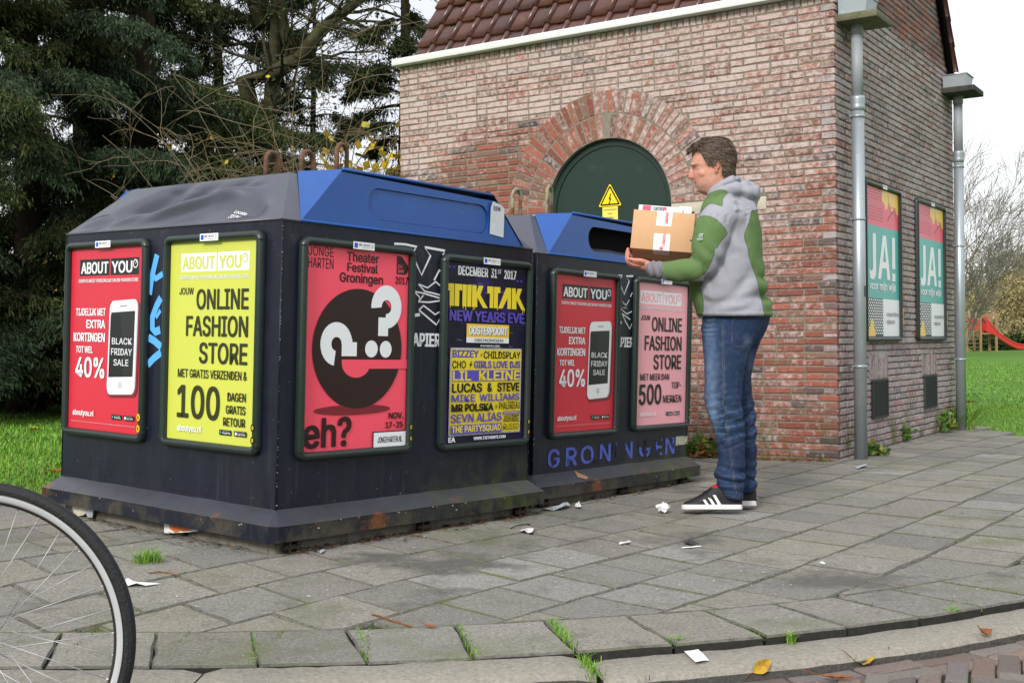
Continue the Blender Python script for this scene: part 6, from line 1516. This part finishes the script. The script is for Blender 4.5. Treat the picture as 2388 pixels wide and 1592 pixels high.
# ---- jeans
b = MB()
sect(b, [(722,1640,1798,0,.185),(742,1637,1796,0,.19),(765,1635,1789,0,.192),(785,1637,1780,0,.188),(803,1638,1768,0,.175)], m_tmp, 2.4)
sect(b, [(770,1637,1770,-.09,.102),(800,1638,1758,-.095,.100),(822,1639.5,1744,-.097,.096),(850,1642,1738,-.1,.092),(900,1643,1732,-.1,.086),(932,1642.5,1730,-.1,.083),(950,1644,1731,-.1,.081),(988,1660.5,1736,-.1,.078),(1031,1670.5,1737,-.1,.075),(1071,1675.5,1737,-.1,.074),(1098,1667,1736,-.1,.077),(1115,1667,1736,-.1,.076),(1132,1673,1735,-.1,.072),(1150,1685,1733,-.1,.068),(1157,1691,1732,-.1,.067,2.3,8)], m_tmp, 2.4)
sect(b, [(770,1680,1782,.09,.102),(800,1675,1772,.095,.100),(822,1678,1764,.097,.096),(850,1680,1757,.1,.090),(880,1680,1752,.1,.085),(920,1682,1754,.1,.082),(955,1686,1762,.1,.08),(1000,1692,1764,.1,.077),(1040,1695,1765,.1,.075),(1080,1698,1764,.1,.073),(1108,1697,1762,.1,.075),(1130,1700,1766,.1,.072),(1146,1708,1764,.1,.068)], m_tmp, 2.4)
me = fuse(b, .0065, 4)
kn = Bp(1650, 950, -.1)
def jeans_disp(p, n):
    x, y = to_px(p); d = .002*nz3(p, 12)
    d += .009*gauss(y-985, 55)*fold(p, kn, (Vector((0,0,1))-RX*.25*(1 if x > 1690 else -1)).normalized(), 92, 0, .55)*smooth(1640, 1690, x)
    d += .009*gauss(y-1110, 32)*fold(p, kn, (Vector((0,0,1))+RX*.2).normalized(), 80, 1, .6)
    d += .003*gauss(y-765, 22)*fold(p, kn, Vector((0,0,1)), 110, 0, .4)*(1-smooth(1680, 1710, x))
    d -= .004*gauss(math.hypot((x-1735)*.8-(y-800)*.0, y-(798-(x-1735)*.7)), 7)*(1 if x > 1690 else 0)
    d += .0025*gauss(x-(1687+max(0, y-930)*.13), 1.6)*(1 if 745 < y < 1150 and n.dot(DV) < -.5 else 0)       # side seam
    if y > 1148 and x < 1736: d += .002
    return d
m_den = mat('denim', lin((40,57,86)), .85, .15, var=.2, vscale=26, bump=.25, bscale=500)
attr_mix(m_den, 'fade', lin((128,152,184)), .85); attr_mix(m_den, 'stitch', lin((120,110,90)), .4); attr_mix(m_den, 'worn', lin((26,34,54)), .6)
def fade(p):
    x, y = to_px(p); f = .55*gauss(x-1656, 17)*gauss(y-880, 100)+.5*gauss(x-1661, 12)*gauss(y-985, 40)+.35*gauss(x-1652, 14)*gauss(y-770, 32)*(.5+.5*math.sin(y*.55+3*nz3(p, 20)))
    f += .42*gauss(x-1748, 12)*gauss(y-835, 32)+.3*gauss(x-1742, 10)*gauss(y-793, 14)
    cr = math.sin(y*.42+x*.10+5*nz3(p, 9)); f += .30*max(0, cr)**3*gauss(y-985, 70)+.18*max(0, math.sin(y*.5-x*.1+4*nz3(p, 11)))**3*gauss(y-1115, 36)
    return max(0, min(1, f+.22*nz3(p, 45)*gauss(y-930, 180)))
def stitch(p):
    x, y = to_px(p); s = gauss(abs(x-(1687+max(0, y-930)*.13))-2.2, .8)*(1 if 745 < y < 1150 else 0)
    s += gauss(y-(1153+(x-1690)*.2), 1.0)*(1 if x < 1736 and y > 1140 else 0)
    for a, b_ in (((1709,742),(1707,797)),((1707,797),(1718,808)),((1718,808),(1742,806)),((1742,806),(1757,780)),((1709,741),(1780,741))): s += gauss(edge([a, b_], x, y), .9)
    return min(1, s)
def worn(p):
    x, y = to_px(p); return smooth(1690, 1735, x)*.5*(1 if y < 1000 else .5)+.5*gauss(y-1060, 40)
dressed('jeans', me, [m_den], man, None, jeans_disp, {'fade': fade, 'stitch': stitch, 'worn': worn})
# ---- shoes
m_sh = mat('shoe_black', lin((34,34,40)), .6, .3, var=.12, vscale=30); m_so = mat('sole_white', lin((226,226,224)), .6, .3, var=.06, vscale=30, spots=[(lin((120,112,104)), 40, .68, .05)]); m_shr = mat('shoe_red', lin((178,36,44)), .7, .2)
def shoe(dx, dy, Dc, top_red):
    g = lambda px, py, D=0.: Bp(px+dx, py+dy, Dc+D)
    st = [(1590.5,1179,.012),(1593,1173.5,.026),(1598,1169.5,.036),(1606,1166,.043),(1618,1161,.0475),(1630,1155,.048),(1642,1147.5,.046),(1652,1140.5,.0435),(1661,1133,.041),(1668,1128.5,.039),(1680,1127.5,.037),(1700,1129.5,.036),(1716,1131,.035),(1727,1131,.033),(1731,1136,.024)]
    xs = [s[0] for s in st]; n = 120; k = 46; vs = []
    b = MB()
    for i in range(n+1):
        x = xs[0]+(xs[-1]-xs[0])*i/n; y = np.interp(x, xs, [s[1] for s in st]); w = np.interp(x, xs, [s[2] for s in st]); yb = 1180.5; c = g(x, yb); hz = max(.004, g(x, y).z-c.z)
        for j in range(k+1):
            a = math.pi*j/k; q = math.cos(a); vs.append(c+DV*w*math.copysign(abs(q)**.75, -q)+Vector((0,0,hz*math.sin(a)**.72)))
    b.add(vs, [(i*(k+1)+j, i*(k+1)+j+1, (i+1)*(k+1)+j+1, (i+1)*(k+1)+j) for i in range(n) for j in range(k)], m_sh, True)
    b.add(vs[-(k+1):], [tuple(range(k+1))], m_sh)
    stripes = [[(1639.5,1162.5),(1645,1161),(1656,1176.5),(1649.5,1177.5)], [(1651,1157),(1657,1156),(1670.5,1176.5),(1663.5,1177.5)], [(1662.5,1151.5),(1669,1151),(1684,1176.5),(1676.5,1177.5)]]
    iw, ir = b.mi(m_so), b.mi(m_shr)
    for fi, f in enumerate(b.f):
        c = sum((Vector(b.v[q]) for q in f), Vector((0,0,0)))/len(f); x, y = to_px(c); x -= dx; y -= dy
        if top_red and x > 1706 and y < 1151: b.m[fi] = ir
        if (not top_red) and y < 1137 and x > 1660: b.m[fi] = ir
    for s_ in stripes:                                          # side stripes, laid on the curved upper
        g_ = []
        for j in range(11):
            t = j/10
            for q in (0, 1):
                x = s_[q][0]+(s_[3-q][0]-s_[q][0])*t; y = s_[q][1]+(s_[3-q][1]-s_[q][1])*t
                yt = np.interp(x, xs, [v[1] for v in st]); w = np.interp(x, xs, [v[2] for v in st]); c = g(x, 1180.5); hz = max(.004, g(x, yt).z-c.z)
                zr = max(0., min(.98, (g(x, y).z-c.z)/hz)); a = math.asin(zr**(1/.72)); g_.append(c-DV*(w*math.cos(a)**.75+.0013)+Vector((0,0,hz*zr)))
        b.add(g_, [(2*j, 2*j+1, 2*j+3, 2*j+2) for j in range(10)], m_so)
    sh = b.build('shoe', man)
    b = MB(); out = []
    sx_ = [1589.3,1591,1596,1604,1618,1640,1665,1700,1720,1728,1731.5]; sw = [.012,.028,.040,.048,.0535,.053,.048,.045,.043,.036,.022]
    L_ = [(x, w) for x, w in zip(sx_, sw)]; loop = [(x, -w) for x, w in L_]+[(x, w) for x, w in L_[::-1]]
    rings = []
    for yy, e in ((1187.6, .94), (1186.5, 1), (1177.5, 1), (1176, .97)): rings += [g(1660+(x-1660)*(.5+.5*e), yy, w*e) for x, w in loop]
    k = len(loop); b.add(rings, [(i*k+j, i*k+(j+1) % k, (i+1)*k+(j+1) % k, (i+1)*k+j) for i in range(3) for j in range(k)]+[tuple(range(k-1, -1, -1)), tuple(3*k+j for j in range(k))], m_so, False)
    b.build('sole', sh)
    b = MB()
    for i in range(5):
        x = 1632+i*6.5; y = np.interp(x, xs, [s[1] for s in st]); b.tube([g(x-3, y+4, -.026), g(x, y-.6, 0), g(x+1, y+3, .026)], .0028, m_sh, 6)
    b.tube([g(1650,1143,-.0), g(1646,1147,-.035), g(1650,1156,-.046), g(1658,1161,-.047)], .002, m_sh, 5); b.tube([g(1650,1143,0), g(1640,1146,-.03), g(1636,1152,-.045)], .002, m_sh, 5)
    b.build('lace', sh)
shoe(0, 0, -.1, False); shoe(33, -8.6, .1, True)
# ------------------------------------------------------------------ boxes
m_card = mat('cardboard', lin((206,164,126)), .85, .15, var=.05, vscale=10); m_cardi = mat('cardboard_inside', lin((170,132,98)), .9, .1); m_tp = mat('white_tape', lin((226,222,220)), .45, .35); m_tpr = mat('tape_red', lin((206,90,100)), .5, .3); m_wc = mat('white_carton', lin((214,216,224)), .6, .3); m_pk = mat('carton_pink', lin((226,90,110)), .6, .3); m_bk = mat('dark_folder', (.02,.02,.025), .5, .3)
Df = -.165; bl_, br_, tl_, tr_ = Bp(1470.5,577,Df), Bp(1612,590.4,Df+.004), Bp(1478.7,489,Df+.022), Bp(1624,498,Df+.026)
ax = ((br_-bl_)+(tr_-tl_)).normalized(); up = ((tl_-bl_)+(tr_-br_)); up = (up-ax*up.dot(ax)).normalized(); dp = up.cross(ax).normalized()*-1
if dp.dot(DV) < 0: dp = -dp
bw_ = ((br_-bl_).length+(tr_-tl_).length)/2; bh_ = ((tl_-bl_).length+(tr_-br_).length)/2; bd_ = .34
ctr = (bl_+br_)/2+P0
Mbox = axes(ax, dp, up, ctr)
box = empty('cardboard_box', Mbox, 'brown cardboard box with white printed tape held up by the man', 'box')
b = MB(); t_ = .005; h2 = bw_/2
b.box((-h2, 0, 0), (h2, t_, bh_), m_card, bev=.0012); b.box((-h2, bd_-t_, 0), (h2, bd_, bh_), m_card, bev=.0012)
b.box((-h2, t_+.0003, .0), (-h2+t_, bd_-t_-.0003, bh_-.002), m_card); b.box((h2-t_, t_+.0003, .0), (h2, bd_-t_-.0003, bh_-.002), m_card)
b.box((-h2+t_+.0003, t_+.0003, .001), (h2-t_-.0003, bd_/2-.0008, .006), m_card); b.box((-h2+t_+.0003, bd_/2+.0008, .001), (h2-t_-.0003, bd_-t_-.0003, .006), m_card)
b.box((h2-.0145, -.0006, .058), (h2-.004, -.0001, .066), m_bk)
b.build('carton', box)
b = MB(); MT = axes((1,0,0), (0,0,1), (0,-1,0), (0, -.0006, 0)); x0 = -.022
def tp(lo, hi, x0, wd, sk=0): b.add([MT @ Vector(q) for q in ((x0+sk, lo, 0), (x0+wd+sk, lo, 0), (x0+wd, hi, 0), (x0, hi, 0))], [(0,1,2,3)], m_tp)
tp(.125, bh_-.001, -.035, .078, -.003); tp(0.0, .085, -.042, .082, .002)
b.add([(-.042,-.0004,-.0006),(.042,-.0004,-.0006),(.046,.12,-.0006),(-.038,.12,-.0006)], [(3,2,1,0)], m_tp)
MR = MT @ axes((0,1,0), (-1,0,0), (0,0,1), (.006, 0, .0004))
text(b, 'Lekkerland', m_tpr, .135, bh_-.004, -.016, .002, .0006, 0, MR); text(b, 'Lekkerla', m_tpr, .022, .084, -.012, .006, .0006, 0, MR); text(b, 'R', m_tpr, .002, .018, -.004, .014, .0022, 0, MR)
b.build('tape', box)
ct = empty('carton', Mbox @ T(-h2+.018, .07, .02), 'flat white carton with pink corner sticking out of the brown box', 'carton')
b = MB(); w2, hh2 = .225, bh_-.02+.042; b.box((0, 0, 0), (w2, .06, hh2), m_wc, bev=.001); b.build('shell', ct)
b = MB(); rect(b, m_pk, .02, .062, hh2-.028, hh2-.002, 0); text(b, 'carrara', mat('ink_carton', lin((96,94,100)), .5, .3), .075, .13, hh2-.024, hh2-.006, .0008, .0002); rect(b, m_pk, .128, .142, hh2-.02, hh2-.004, 0)
b.build('print', ct, axes((1,0,0), (0,0,1), (0,-1,0), (0, -.0008, 0)))
b = MB(); b.box((0, 0, 0), (.064, .05, bh_-.02+.062), mat('white_paper', lin((240,240,240)), .6, .3), bev=.002); o_ = b.build('paper_stack', None); o_.matrix_world = Mbox @ T(h2-.085, .09, .012); tag(o_, 'bright white paper block sticking up beside the carton in the box', 'paper')
b = MB(); b.box((0, 0, 0), (.016, .09, bh_+.012), m_bk, bev=.002); o_ = b.build('folder', None); o_.matrix_world = Mbox @ T(h2-.0216, .04, .008); tag(o_, 'black folder edge at the right side of the box', 'folder')
# ------------------------------------------------------------------ litter, leaves, weeds
m_paper = mat('litter_paper', lin((222,222,220)), .8, .2, var=.06, vscale=60); m_paperg = mat('litter_grey', lin((168,174,180)), .8, .2, var=.15, vscale=60)
m_lbrown = mat('leaf_brown', lin((128,80,46)), .75, .2, var=.3, vscale=60); m_lyel = mat('leaf_yellow_fallen', lin((178,146,44)), .7, .2, var=.15, vscale=60, spots=[(lin((128,80,40)), 14, .5, .15)]); m_lgrn = mat('leaf_green_fallen', lin((110,120,60)), .7, .2, var=.2, vscale=60)
m_weed = mat('weed_leaf', lin((84,120,42)), .7, .2, stops=[(0, lin((72,104,38))), (.4, lin((88,120,48))), (.7, lin((56,84,32))), (.9, lin((140,132,62)))], island=.2)
def put(px, py, dz=0): p = gpt(px, py, dz); return p
def leaf_piece(name, px, py, L, Wd, m, label, yaw=0, curl=.3, roll=0., pitch=0., dz=.004, group=None, cat='leaf', stem=True):
    p = put(px, py, dz); b = MB(); n = 12; vs = []
    for i in range(n+1):
        t = i/n; w = Wd/2*math.sin(math.pi*min(1, t*1.02))**.8*(1-.25*t); 
        for s in (-1, -.5, 0, .5, 1): vs.append(Vector(((t-.5)*L, s*w, curl*L*((t-.5)**2)+abs(s)**1.5*w*.45*(1+.3*math.sin(i*2.1)))))
    b.add(vs, [(i*5+j, i*5+j+1, (i+1)*5+j+1, (i+1)*5+j) for i in range(n) for j in range(4)], m, True)
    if stem: b.tube([(-L*.5,0,curl*L*.25),(-L*.72,.004,curl*L*.4),(-L*.95,0,curl*L*.5+.004)], .0012, m_lbrown, 5)
    lo = None; M = Matrix.Rotation(yaw, 4, 'Z') @ Matrix.Rotation(pitch, 4, 'Y') @ Matrix.Rotation(roll, 4, 'X')
    lo = min((M @ Vector(v)).z for v in b.v)
    return b.build(name, None, Matrix.Translation(p) @ T(0, 0, -lo) @ M, label=label, category=cat, group=group)
def sheet_piece(name, pts, m, label, cat, dz=.004, wob=.004, extra=None):
    """a flat scrap with the outline given in the photograph, lying on the ground"""
    P = [put(x, y, dz) for x, y in pts]; c = sum(P, Vector((0,0,0)))/len(P); b = MB(); ring = []
    for a, q in zip(P, P[1:]+P[:1]): ring += [a, (a+q)/2+Vector((rnd.gauss(0, .0012), rnd.gauss(0, .0012), 0))]
    k = len(ring); inn = [c+(q-c)*.5 for q in ring]
    vs = [q-c+Vector((0,0,abs(rnd.gauss(0, wob)))) for q in ring]+[q-c+Vector((0,0,abs(rnd.gauss(0, wob)))) for q in inn]+[Vector((0,0,wob))]
    b.add(vs, [(i, (i+1) % k, k+(i+1) % k, k+i) for i in range(k)]+[(k+i, k+(i+1) % k, 2*k) for i in range(k)], m, False)
    if extra: extra(b)
    return b.build(name, None, Matrix.Translation(c), label=label, category=cat)
def wad(name, px, py, r, m, label, cat='paper', dz=0, sq=(1, 1, .8)):
    bm = bmesh.new(); bmesh.ops.create_icosphere(bm, subdivisions=3, radius=r)
    s = rnd.uniform(0, 50)
    for v in bm.verts: q = v.co/r; v.co *= 1+.55*noise.noise(q*1.7+Vector((s,0,0)))+.3*noise.noise(q*4.5+Vector((0,s,0))); v.co = Vector((v.co.x*sq[0], v.co.y*sq[1], v.co.z*sq[2]))
    lo = min(v.co.z for v in bm.verts); b = MB(); b.bm(bm, m); p = put(px, py, dz)
    return b.build(name, None, Matrix.Translation(p-Vector((0,0,lo))), label=label, category=cat)
KD = -.0215
def receipt_print(b):
    for i in range(5): pass
sheet_piece('receipt', [(1595,1519),(1628,1513),(1654,1539),(1622,1544)], m_paper, 'small white receipt lying on the kerb stone', 'paper', KD+.003, .0015)
leaf_piece('fallen_leaf', 1777, 1575, .062, .04, m_lyel, 'yellow brown leaf standing on edge against the kerb', .3, .2, 1.2, -.5, -.052, 'leaves on the brick road')
leaf_piece('fallen_leaf', 2012, 1546, .07, .038, m_lyel, 'curled yellow leaf on the road bricks', .1, 1.2, .3, 0, -.05, 'leaves on the brick road')
leaf_piece('fallen_leaf', 1955, 1580, .10, .032, m_lbrown, 'long reddish brown leaf lying flat on the road bricks', -.15, .3, 0, 0, -.05, 'leaves on the brick road')
leaf_piece('fallen_leaf', 2080, 1527, .05, .035, m_lbrown, 'small crinkled brown leaf at the kerb foot', .8, .9, .5, .2, -.05, 'leaves on the brick road')
leaf_piece('fallen_leaf', 2128, 1519, .055, .03, m_lgrn, 'olive green leaf with stem at the kerb foot', 0, .5, .3, 0, -.05, 'leaves on the brick road')
leaf_piece('fallen_leaf', 2295, 1477, .06, .035, m_lbrown, 'curled brown leaf on the kerb near the right edge', .6, 1, .5, .1, KD, 'leaves on the brick road')
leaf_piece('fallen_leaf', 2372, 1471, .055, .04, m_lyel, 'bright yellow leaf at the right picture edge', .2, .6, .3, 0, -.05, 'leaves on the brick road')
leaf_piece('fallen_leaf', 1005, 1461, .04, .02, m_lbrown, 'small brown leaf on the border slabs below the twig', -.4, .6, .2)
leaf_piece('fallen_leaf', 1474, 1148, .10, .035, m_lyel, 'yellow leaf under the skirt of the farther container', .1, .3)
leaf_piece('fallen_leaf', 1243, 1240, .045, .02, m_lbrown, 'tiny brown leaf beside the white paper flake', -.2, .5)
leaf_piece('fallen_leaf', 1045, 1225, .06, .03, m_lbrown, 'brown leaf at the concrete base of the nearer container', .2, .5)
leaf_piece('fallen_leaf', 1490, 1215, .05, .03, m_lbrown, 'brown leaf left of the crumpled paper', .5, .6) if False else None
leaf_piece('fallen_leaf', 82, 1001, .12, .09, m_lyel, 'yellow leaf lying in the grass at the left edge', .2, .4, 0, 0, .07)
leaf_piece('fallen_leaf', 134, 1100, .09, .06, m_lbrown, 'brown leaf in the grass beside the container corner', .5, .5, .2, 0, .07)
leaf_piece('fallen_leaf', 2262, 938, .2, .1, m_lbrown, 'brown leaf on the right lawn', .2, .3, 0, 0, .08)
wad('crumpled_paper', 1547, 1196, .030, m_paper, 'crumpled white paper ball on the slabs before the shoe')
sheet_piece('paper_scrap', [(292,1351),(300,1352),(322,1358),(374,1361),(340,1366),(298,1366)], m_paper, 'pointed white paper scrap right of the bicycle wheel', 'paper')
sheet_piece('paper_scrap', [(1212,1236),(1232,1231),(1245,1235),(1240,1243),(1222,1241)], m_paper, 'folded white paper flake on the slabs before the nearer container', 'paper', .004, .006)
sheet_piece('paper_scrap', [(1262,1187),(1300,1181),(1325,1176),(1330,1181),(1310,1190),(1275,1189)], m_paperg, 'grey torn paper between the two containers', 'paper', .004, .01)
sheet_piece('paper_scrap', [(1340,1181),(1352,1177),(1356,1183),(1346,1185)], m_paper, 'small white paper bit with yellow end at the container gap', 'paper', .004, .008)
sheet_piece('paper_scrap', [(1590,1276),(1634,1273),(1636,1275),(1592,1278)], m_paper, 'thin white strip on the slabs below the man', 'paper')
sheet_piece('plastic_scrap', [(1592,1262),(1610,1263),(1628,1266),(1632,1272),(1614,1270),(1600,1267)], mat('litter_dark', lin((60,62,64)), .6, .3), 'dark plastic scrap beside the thin white strip', 'plastic', .004, .006)
sheet_piece('paper_scrap', [(1910,1310),(1917,1310),(1926,1316),(1918,1316)], m_paper, 'narrow white sliver on the slabs right of the man', 'paper')
sheet_piece('paper_scrap', [(1443,1268),(1470,1262),(1472,1264),(1447,1270)], m_paper, 'thin curled white shred on the middle slabs', 'paper')
sheet_piece('paper_scrap', [(1995,1090),(2018,1082),(2022,1086),(2000,1093)], m_paperg, 'pale wrapper at the foot of the first downpipe', 'paper')
sheet_piece('paper_scrap', [(744,1289),(756,1279),(759,1282),(751,1291)], m_paperg, 'greenish paper bit before the container corner', 'paper')
# things wedged under the nearer container
def wedge(name, pts, m, label, face, extra=None):
    n = MC1.to_3x3().col[face].normalized(); off = -.03; org = MC1.translation+n*off
    P = [on_plane(x, y, org, n) for x, y in pts]; c = sum(P, Vector((0,0,0)))/len(P); b = MB()
    vs = [q-c-n*abs(rnd.gauss(0, .006)) for q in P]; k = len(vs); b.add(vs+[Vector((0,0,0))-n*.008], [(i, (i+1) % k, k) for i in range(k)], m)
    if extra:
        Q = [on_plane(x, y, org-n*.012, n)-c for x, y in extra[0]]; b.add(Q, [tuple(range(len(Q)))], extra[1])
    return b.build(name, None, Matrix.Translation(c), label=label, category='paper')
wedge('magazine_page', [(383,1219),(390,1219),(430,1226),(462,1234),(465,1238),(430,1240),(385,1243),(383,1232)], m_paper, 'torn magazine page with orange picture under the container skirt', 0, ([(394,1223),(410,1222),(430,1227),(446,1234),(430,1239),(408,1241),(396,1233)], mat('print_orange', lin((190,104,56)), .5, .3, var=.3, vscale=40)))
wedge('paper_wad', [(168,1181),(182,1178),(200,1182),(206,1190),(196,1200),(184,1203),(172,1195)], mat('paper_beige', lin((200,196,178)), .8, .2, var=.2, vscale=40), 'dirty beige paper stuffed under the left end of the skirt', 0)
wedge('paper_wad', [(197,1183),(212,1184),(222,1188),(216,1206),(206,1205),(203,1196)], m_paperg, 'pale blue paper stuffed beside the beige paper under the skirt', 0)
def twig(pts, r, label, m=m_lbrown):
    P = [put(x, y, .005) for x, y in pts]; c = P[0]; b = MB(); b.tube([q-c+Vector((0,0,.003*math.sin(i*1.7))) for i, q in enumerate(P)], r, m, 6); return b.build('twig', None, Matrix.Translation(c), label=label, category='twig')
twig([(868,1432),(885,1437),(912,1445),(940,1452),(958,1461)], .003, 'reddish brown twig lying above the border slabs')
twig([(1190,1232),(1205,1226),(1222,1222),(1236,1220)], .0025, 'thin twig before the nearer container', m_bark)
twig([(345,1336),(370,1334),(400,1336),(420,1340)], .0025, 'brown twig below the grass tuft')
# crumbs of litter and leaf mould nobody could count
b = MB(); r3 = random.Random(5)
for i in range(330):
    px, py = (r3.uniform(700, 2350), r3.uniform(1130, 1400)) if i < 230 else (r3.uniform(60, 1100), r3.uniform(1250, 1450))
    p = put(px, py, .0045); s = r3.uniform(.002, .006)*(1.6 if r3.random() < .12 else 1); a = r3.uniform(0, 6.28); q = [Vector((math.cos(a+k*1.5+r3.uniform(-.4, .4)), math.sin(a+k*1.5), r3.uniform(0, .3)))*s*(1 if k % 2 else .55) for k in range(4)]
    b.add([p+v for v in q], [(0,1,2,3)], m_paper if r3.random() < .55 else m_lbrown)
b.build('litter_crumbs', kind='stuff')
b = MB()
for i in range(900):
    t = r3.random(); 
    if i < 520: loc = Vector((t*CL, -.02-abs(r3.gauss(0, .05)), 0)); M = MC1
    elif i < 700: loc = Vector((t*CL, -.02-abs(r3.gauss(0, .05)), 0)); M = MC2
    else: loc = Vector((-.03-abs(r3.gauss(0, .05)), .1+t*CW, 0)); M = MC1
    p = M @ loc; p.z = G(p.x, p.y)+r3.uniform(.002, .010); s = r3.uniform(.006, .018); a = r3.uniform(0, 6.28)
    q = [Vector((math.cos(a+k*1.57), math.sin(a+k*1.57)*.6, r3.uniform(0, .35)))*s*(1 if k % 2 else .6) for k in range(4)]
    b.add([p+v for v in q], [(0,1,2,3)], m_lbrown if r3.random() < .35 else m_bark)
b.build('leaf_litter', kind='stuff')
# moss and short grass in the joints
rs = np.random.RandomState(12); roots = []
for j in range(-28, 26):
    o = P_T0+V*(j*PT)
    for _ in range(150):
        q = o+U*rs.uniform(-6, 6)+V*rs.normal(-.003, .002); 
        if noise.noise(q*1.3)+.3*noise.noise(q*5) > .12: roots.append(q)
for s in ss:
    for _ in range(46):
        t = rs.uniform(0, 1); q = kl(s+rs.normal(0, .003), t*BW)
        if noise.noise(q*2.1+Vector((5,0,0))) > -.12: roots.append(q)
roots = [q for q in roots if in_pave(q.x, q.y) and -3.6 < q.x < 5 and q.y < 8.5]
R = np.array([(q.x, q.y, G(q.x, q.y)-.005) for q in roots])
Vb = blades(R[:, 0], R[:, 1], R[:, 2], len(R), .006, .017, .0028, 1.2, rs); blade_mesh('joint_moss', Vb, m_weed, kind='stuff')
def tuft(name, px, py, n, h, rad, w, label, m=m_grass, dz=0, line=None, seed=1, cat='grass tuft'):
    rs = np.random.RandomState(seed); p = put(px, py, dz); a = rs.uniform(0, 6.28, n); r = rad*np.sqrt(rs.uniform(0, 1, n)); x, y = r*np.cos(a), r*np.sin(a)
    if line is not None:
        q = put(*line, dz)-p; t = rs.uniform(0, 1, n); x, y = q.x*t+rs.normal(0, rad, n), q.y*t+rs.normal(0, rad, n)
    Vb = blades(x, y, np.zeros(n), n, h*.35, h, w, 2.1, rs); o = blade_mesh(name, Vb, m, label=label, category=cat); o.location = p; return o
tuft('grass_tuft', 346, 1312, 190, .062, .05, .0035, 'bright green grass tuft growing between slabs right of the wheel', seed=2)
tuft('grass_tuft', 1348, 1512, 220, .028, .012, .003, 'grass strip growing in the wide kerb joint', dz=-.02, line=(1386,1580), seed=3)
tuft('grass_tuft', 1283, 1452, 120, .03, .008, .0028, 'grass line in the slab joint above the kerb joint', line=(1340,1512), seed=4)
tuft('grass_tuft', 1576, 1505, 70, .035, .012, .0028, 'small grass tuft at the slab edge above the receipt', dz=-.015, seed=5)
tuft('grass_tuft', 1845, 1492, 60, .03, .012, .0028, 'small grass tuft at the slab edge above the yellow brown leaf', dz=-.015, seed=6)
tuft('grass_tuft', 2216, 1438, 70, .04, .014, .0028, 'grass tuft below the slab edge near the right', dz=-.02, seed=7)
tuft('grass_tuft', 592, 1475, 90, .010, .006, .0025, 'grass line between border slabs right of the wheel', line=(588,1552), seed=8)
tuft('grass_tuft', 838, 1466, 90, .010, .006, .0025, 'grass line between the middle border slabs', line=(850,1545), seed=9)
tuft('grass_tuft', 1070, 1456, 110, .011, .007, .0025, 'grass line between border slabs left of the kerb joint', line=(1112,1530), seed=10)
tuft('grass_tuft', 2232, 1000, 240, .3, .16, .008, 'tall grass around the foot of the second downpipe', seed=11)
def weed(name, px, py, n, h, rad, label, seed, L=.06, dead=0):
    rs = np.random.RandomState(seed); p = put(px, py); r = empty(name, Matrix.Translation(p), label, 'plant', None); b = MB(); Ps = []; Ds = []
    for i in range(n):
        a = rs.uniform(0, 6.28); q = rad*math.sqrt(rs.rand()); x, y = q*math.cos(a), q*math.sin(a); hh = h*rs.uniform(.4, 1); lx, ly = rs.normal(0, .25)*hh, rs.normal(0, .25)*hh
        b.tube([(x, y, -.01), (x+lx*.4, y+ly*.4, hh*.6), (x+lx, y+ly, hh)], .0022, m_weed, 4)
        for k in range(rs.randint(5, 10)): t = rs.uniform(.15, 1); Ps.append((x+lx*t, y+ly*t, hh*t)); Ds.append((rs.normal(), rs.normal(), rs.uniform(-.1, .8)))
    b.build('stem', r); P, D = np.array(Ps), np.array(Ds); leafmesh('foliage', leafquads(P, D, rs.uniform(.6, 1.2, len(P))*L, L*.5, rs), m_weed, r)
    if dead:
        x = rs.normal(0, rad*1.1, dead); P = np.c_[x, rs.normal(0, rad*.7, dead), rs.uniform(.0, .07, dead)]; leafmesh('dead_leaf', leafquads(P, rs.normal(0, 1, (dead, 3))*[1, 1, .4], rs.uniform(.04, .08, dead), .04, rs), m_lbrown, r)
weed('weed_plant', 1648, 1066, 16, .19, .13, 'green weed with dead leaves at the wall behind the farther container', 1, .075, 90)
weed('weed_plant', 2045, 1060, 16, .09, .11, 'low green weed at the foot of the side wall by the first downpipe', 2, .06)
weed('weed_plant', 2098, 1030, 14, .15, .08, 'upright weed farther along the foot of the side wall', 3, .06)
weed('weed_plant', 2190, 1008, 16, .2, .14, 'dense weed near the second downpipe at the wall', 4, .08)
b = MB()
for i in range(260):                                            # dry stalks along the foot of the front wall
    x = -r3.uniform(.02, 1.0); q = MB_ @ Vector((x, -r3.uniform(.01, .09), 0)); q.z = G(q.x, q.y); a = r3.uniform(0, 6.28); l = r3.uniform(.02, .07)
    b.tube([q, q+Vector((math.cos(a)*l*.6, math.sin(a)*l*.6, l*r3.uniform(.1, .7)))], .0018, m_lbrown if i % 3 else m_weed, 3)
b.build('dry_stalks', kind='stuff')
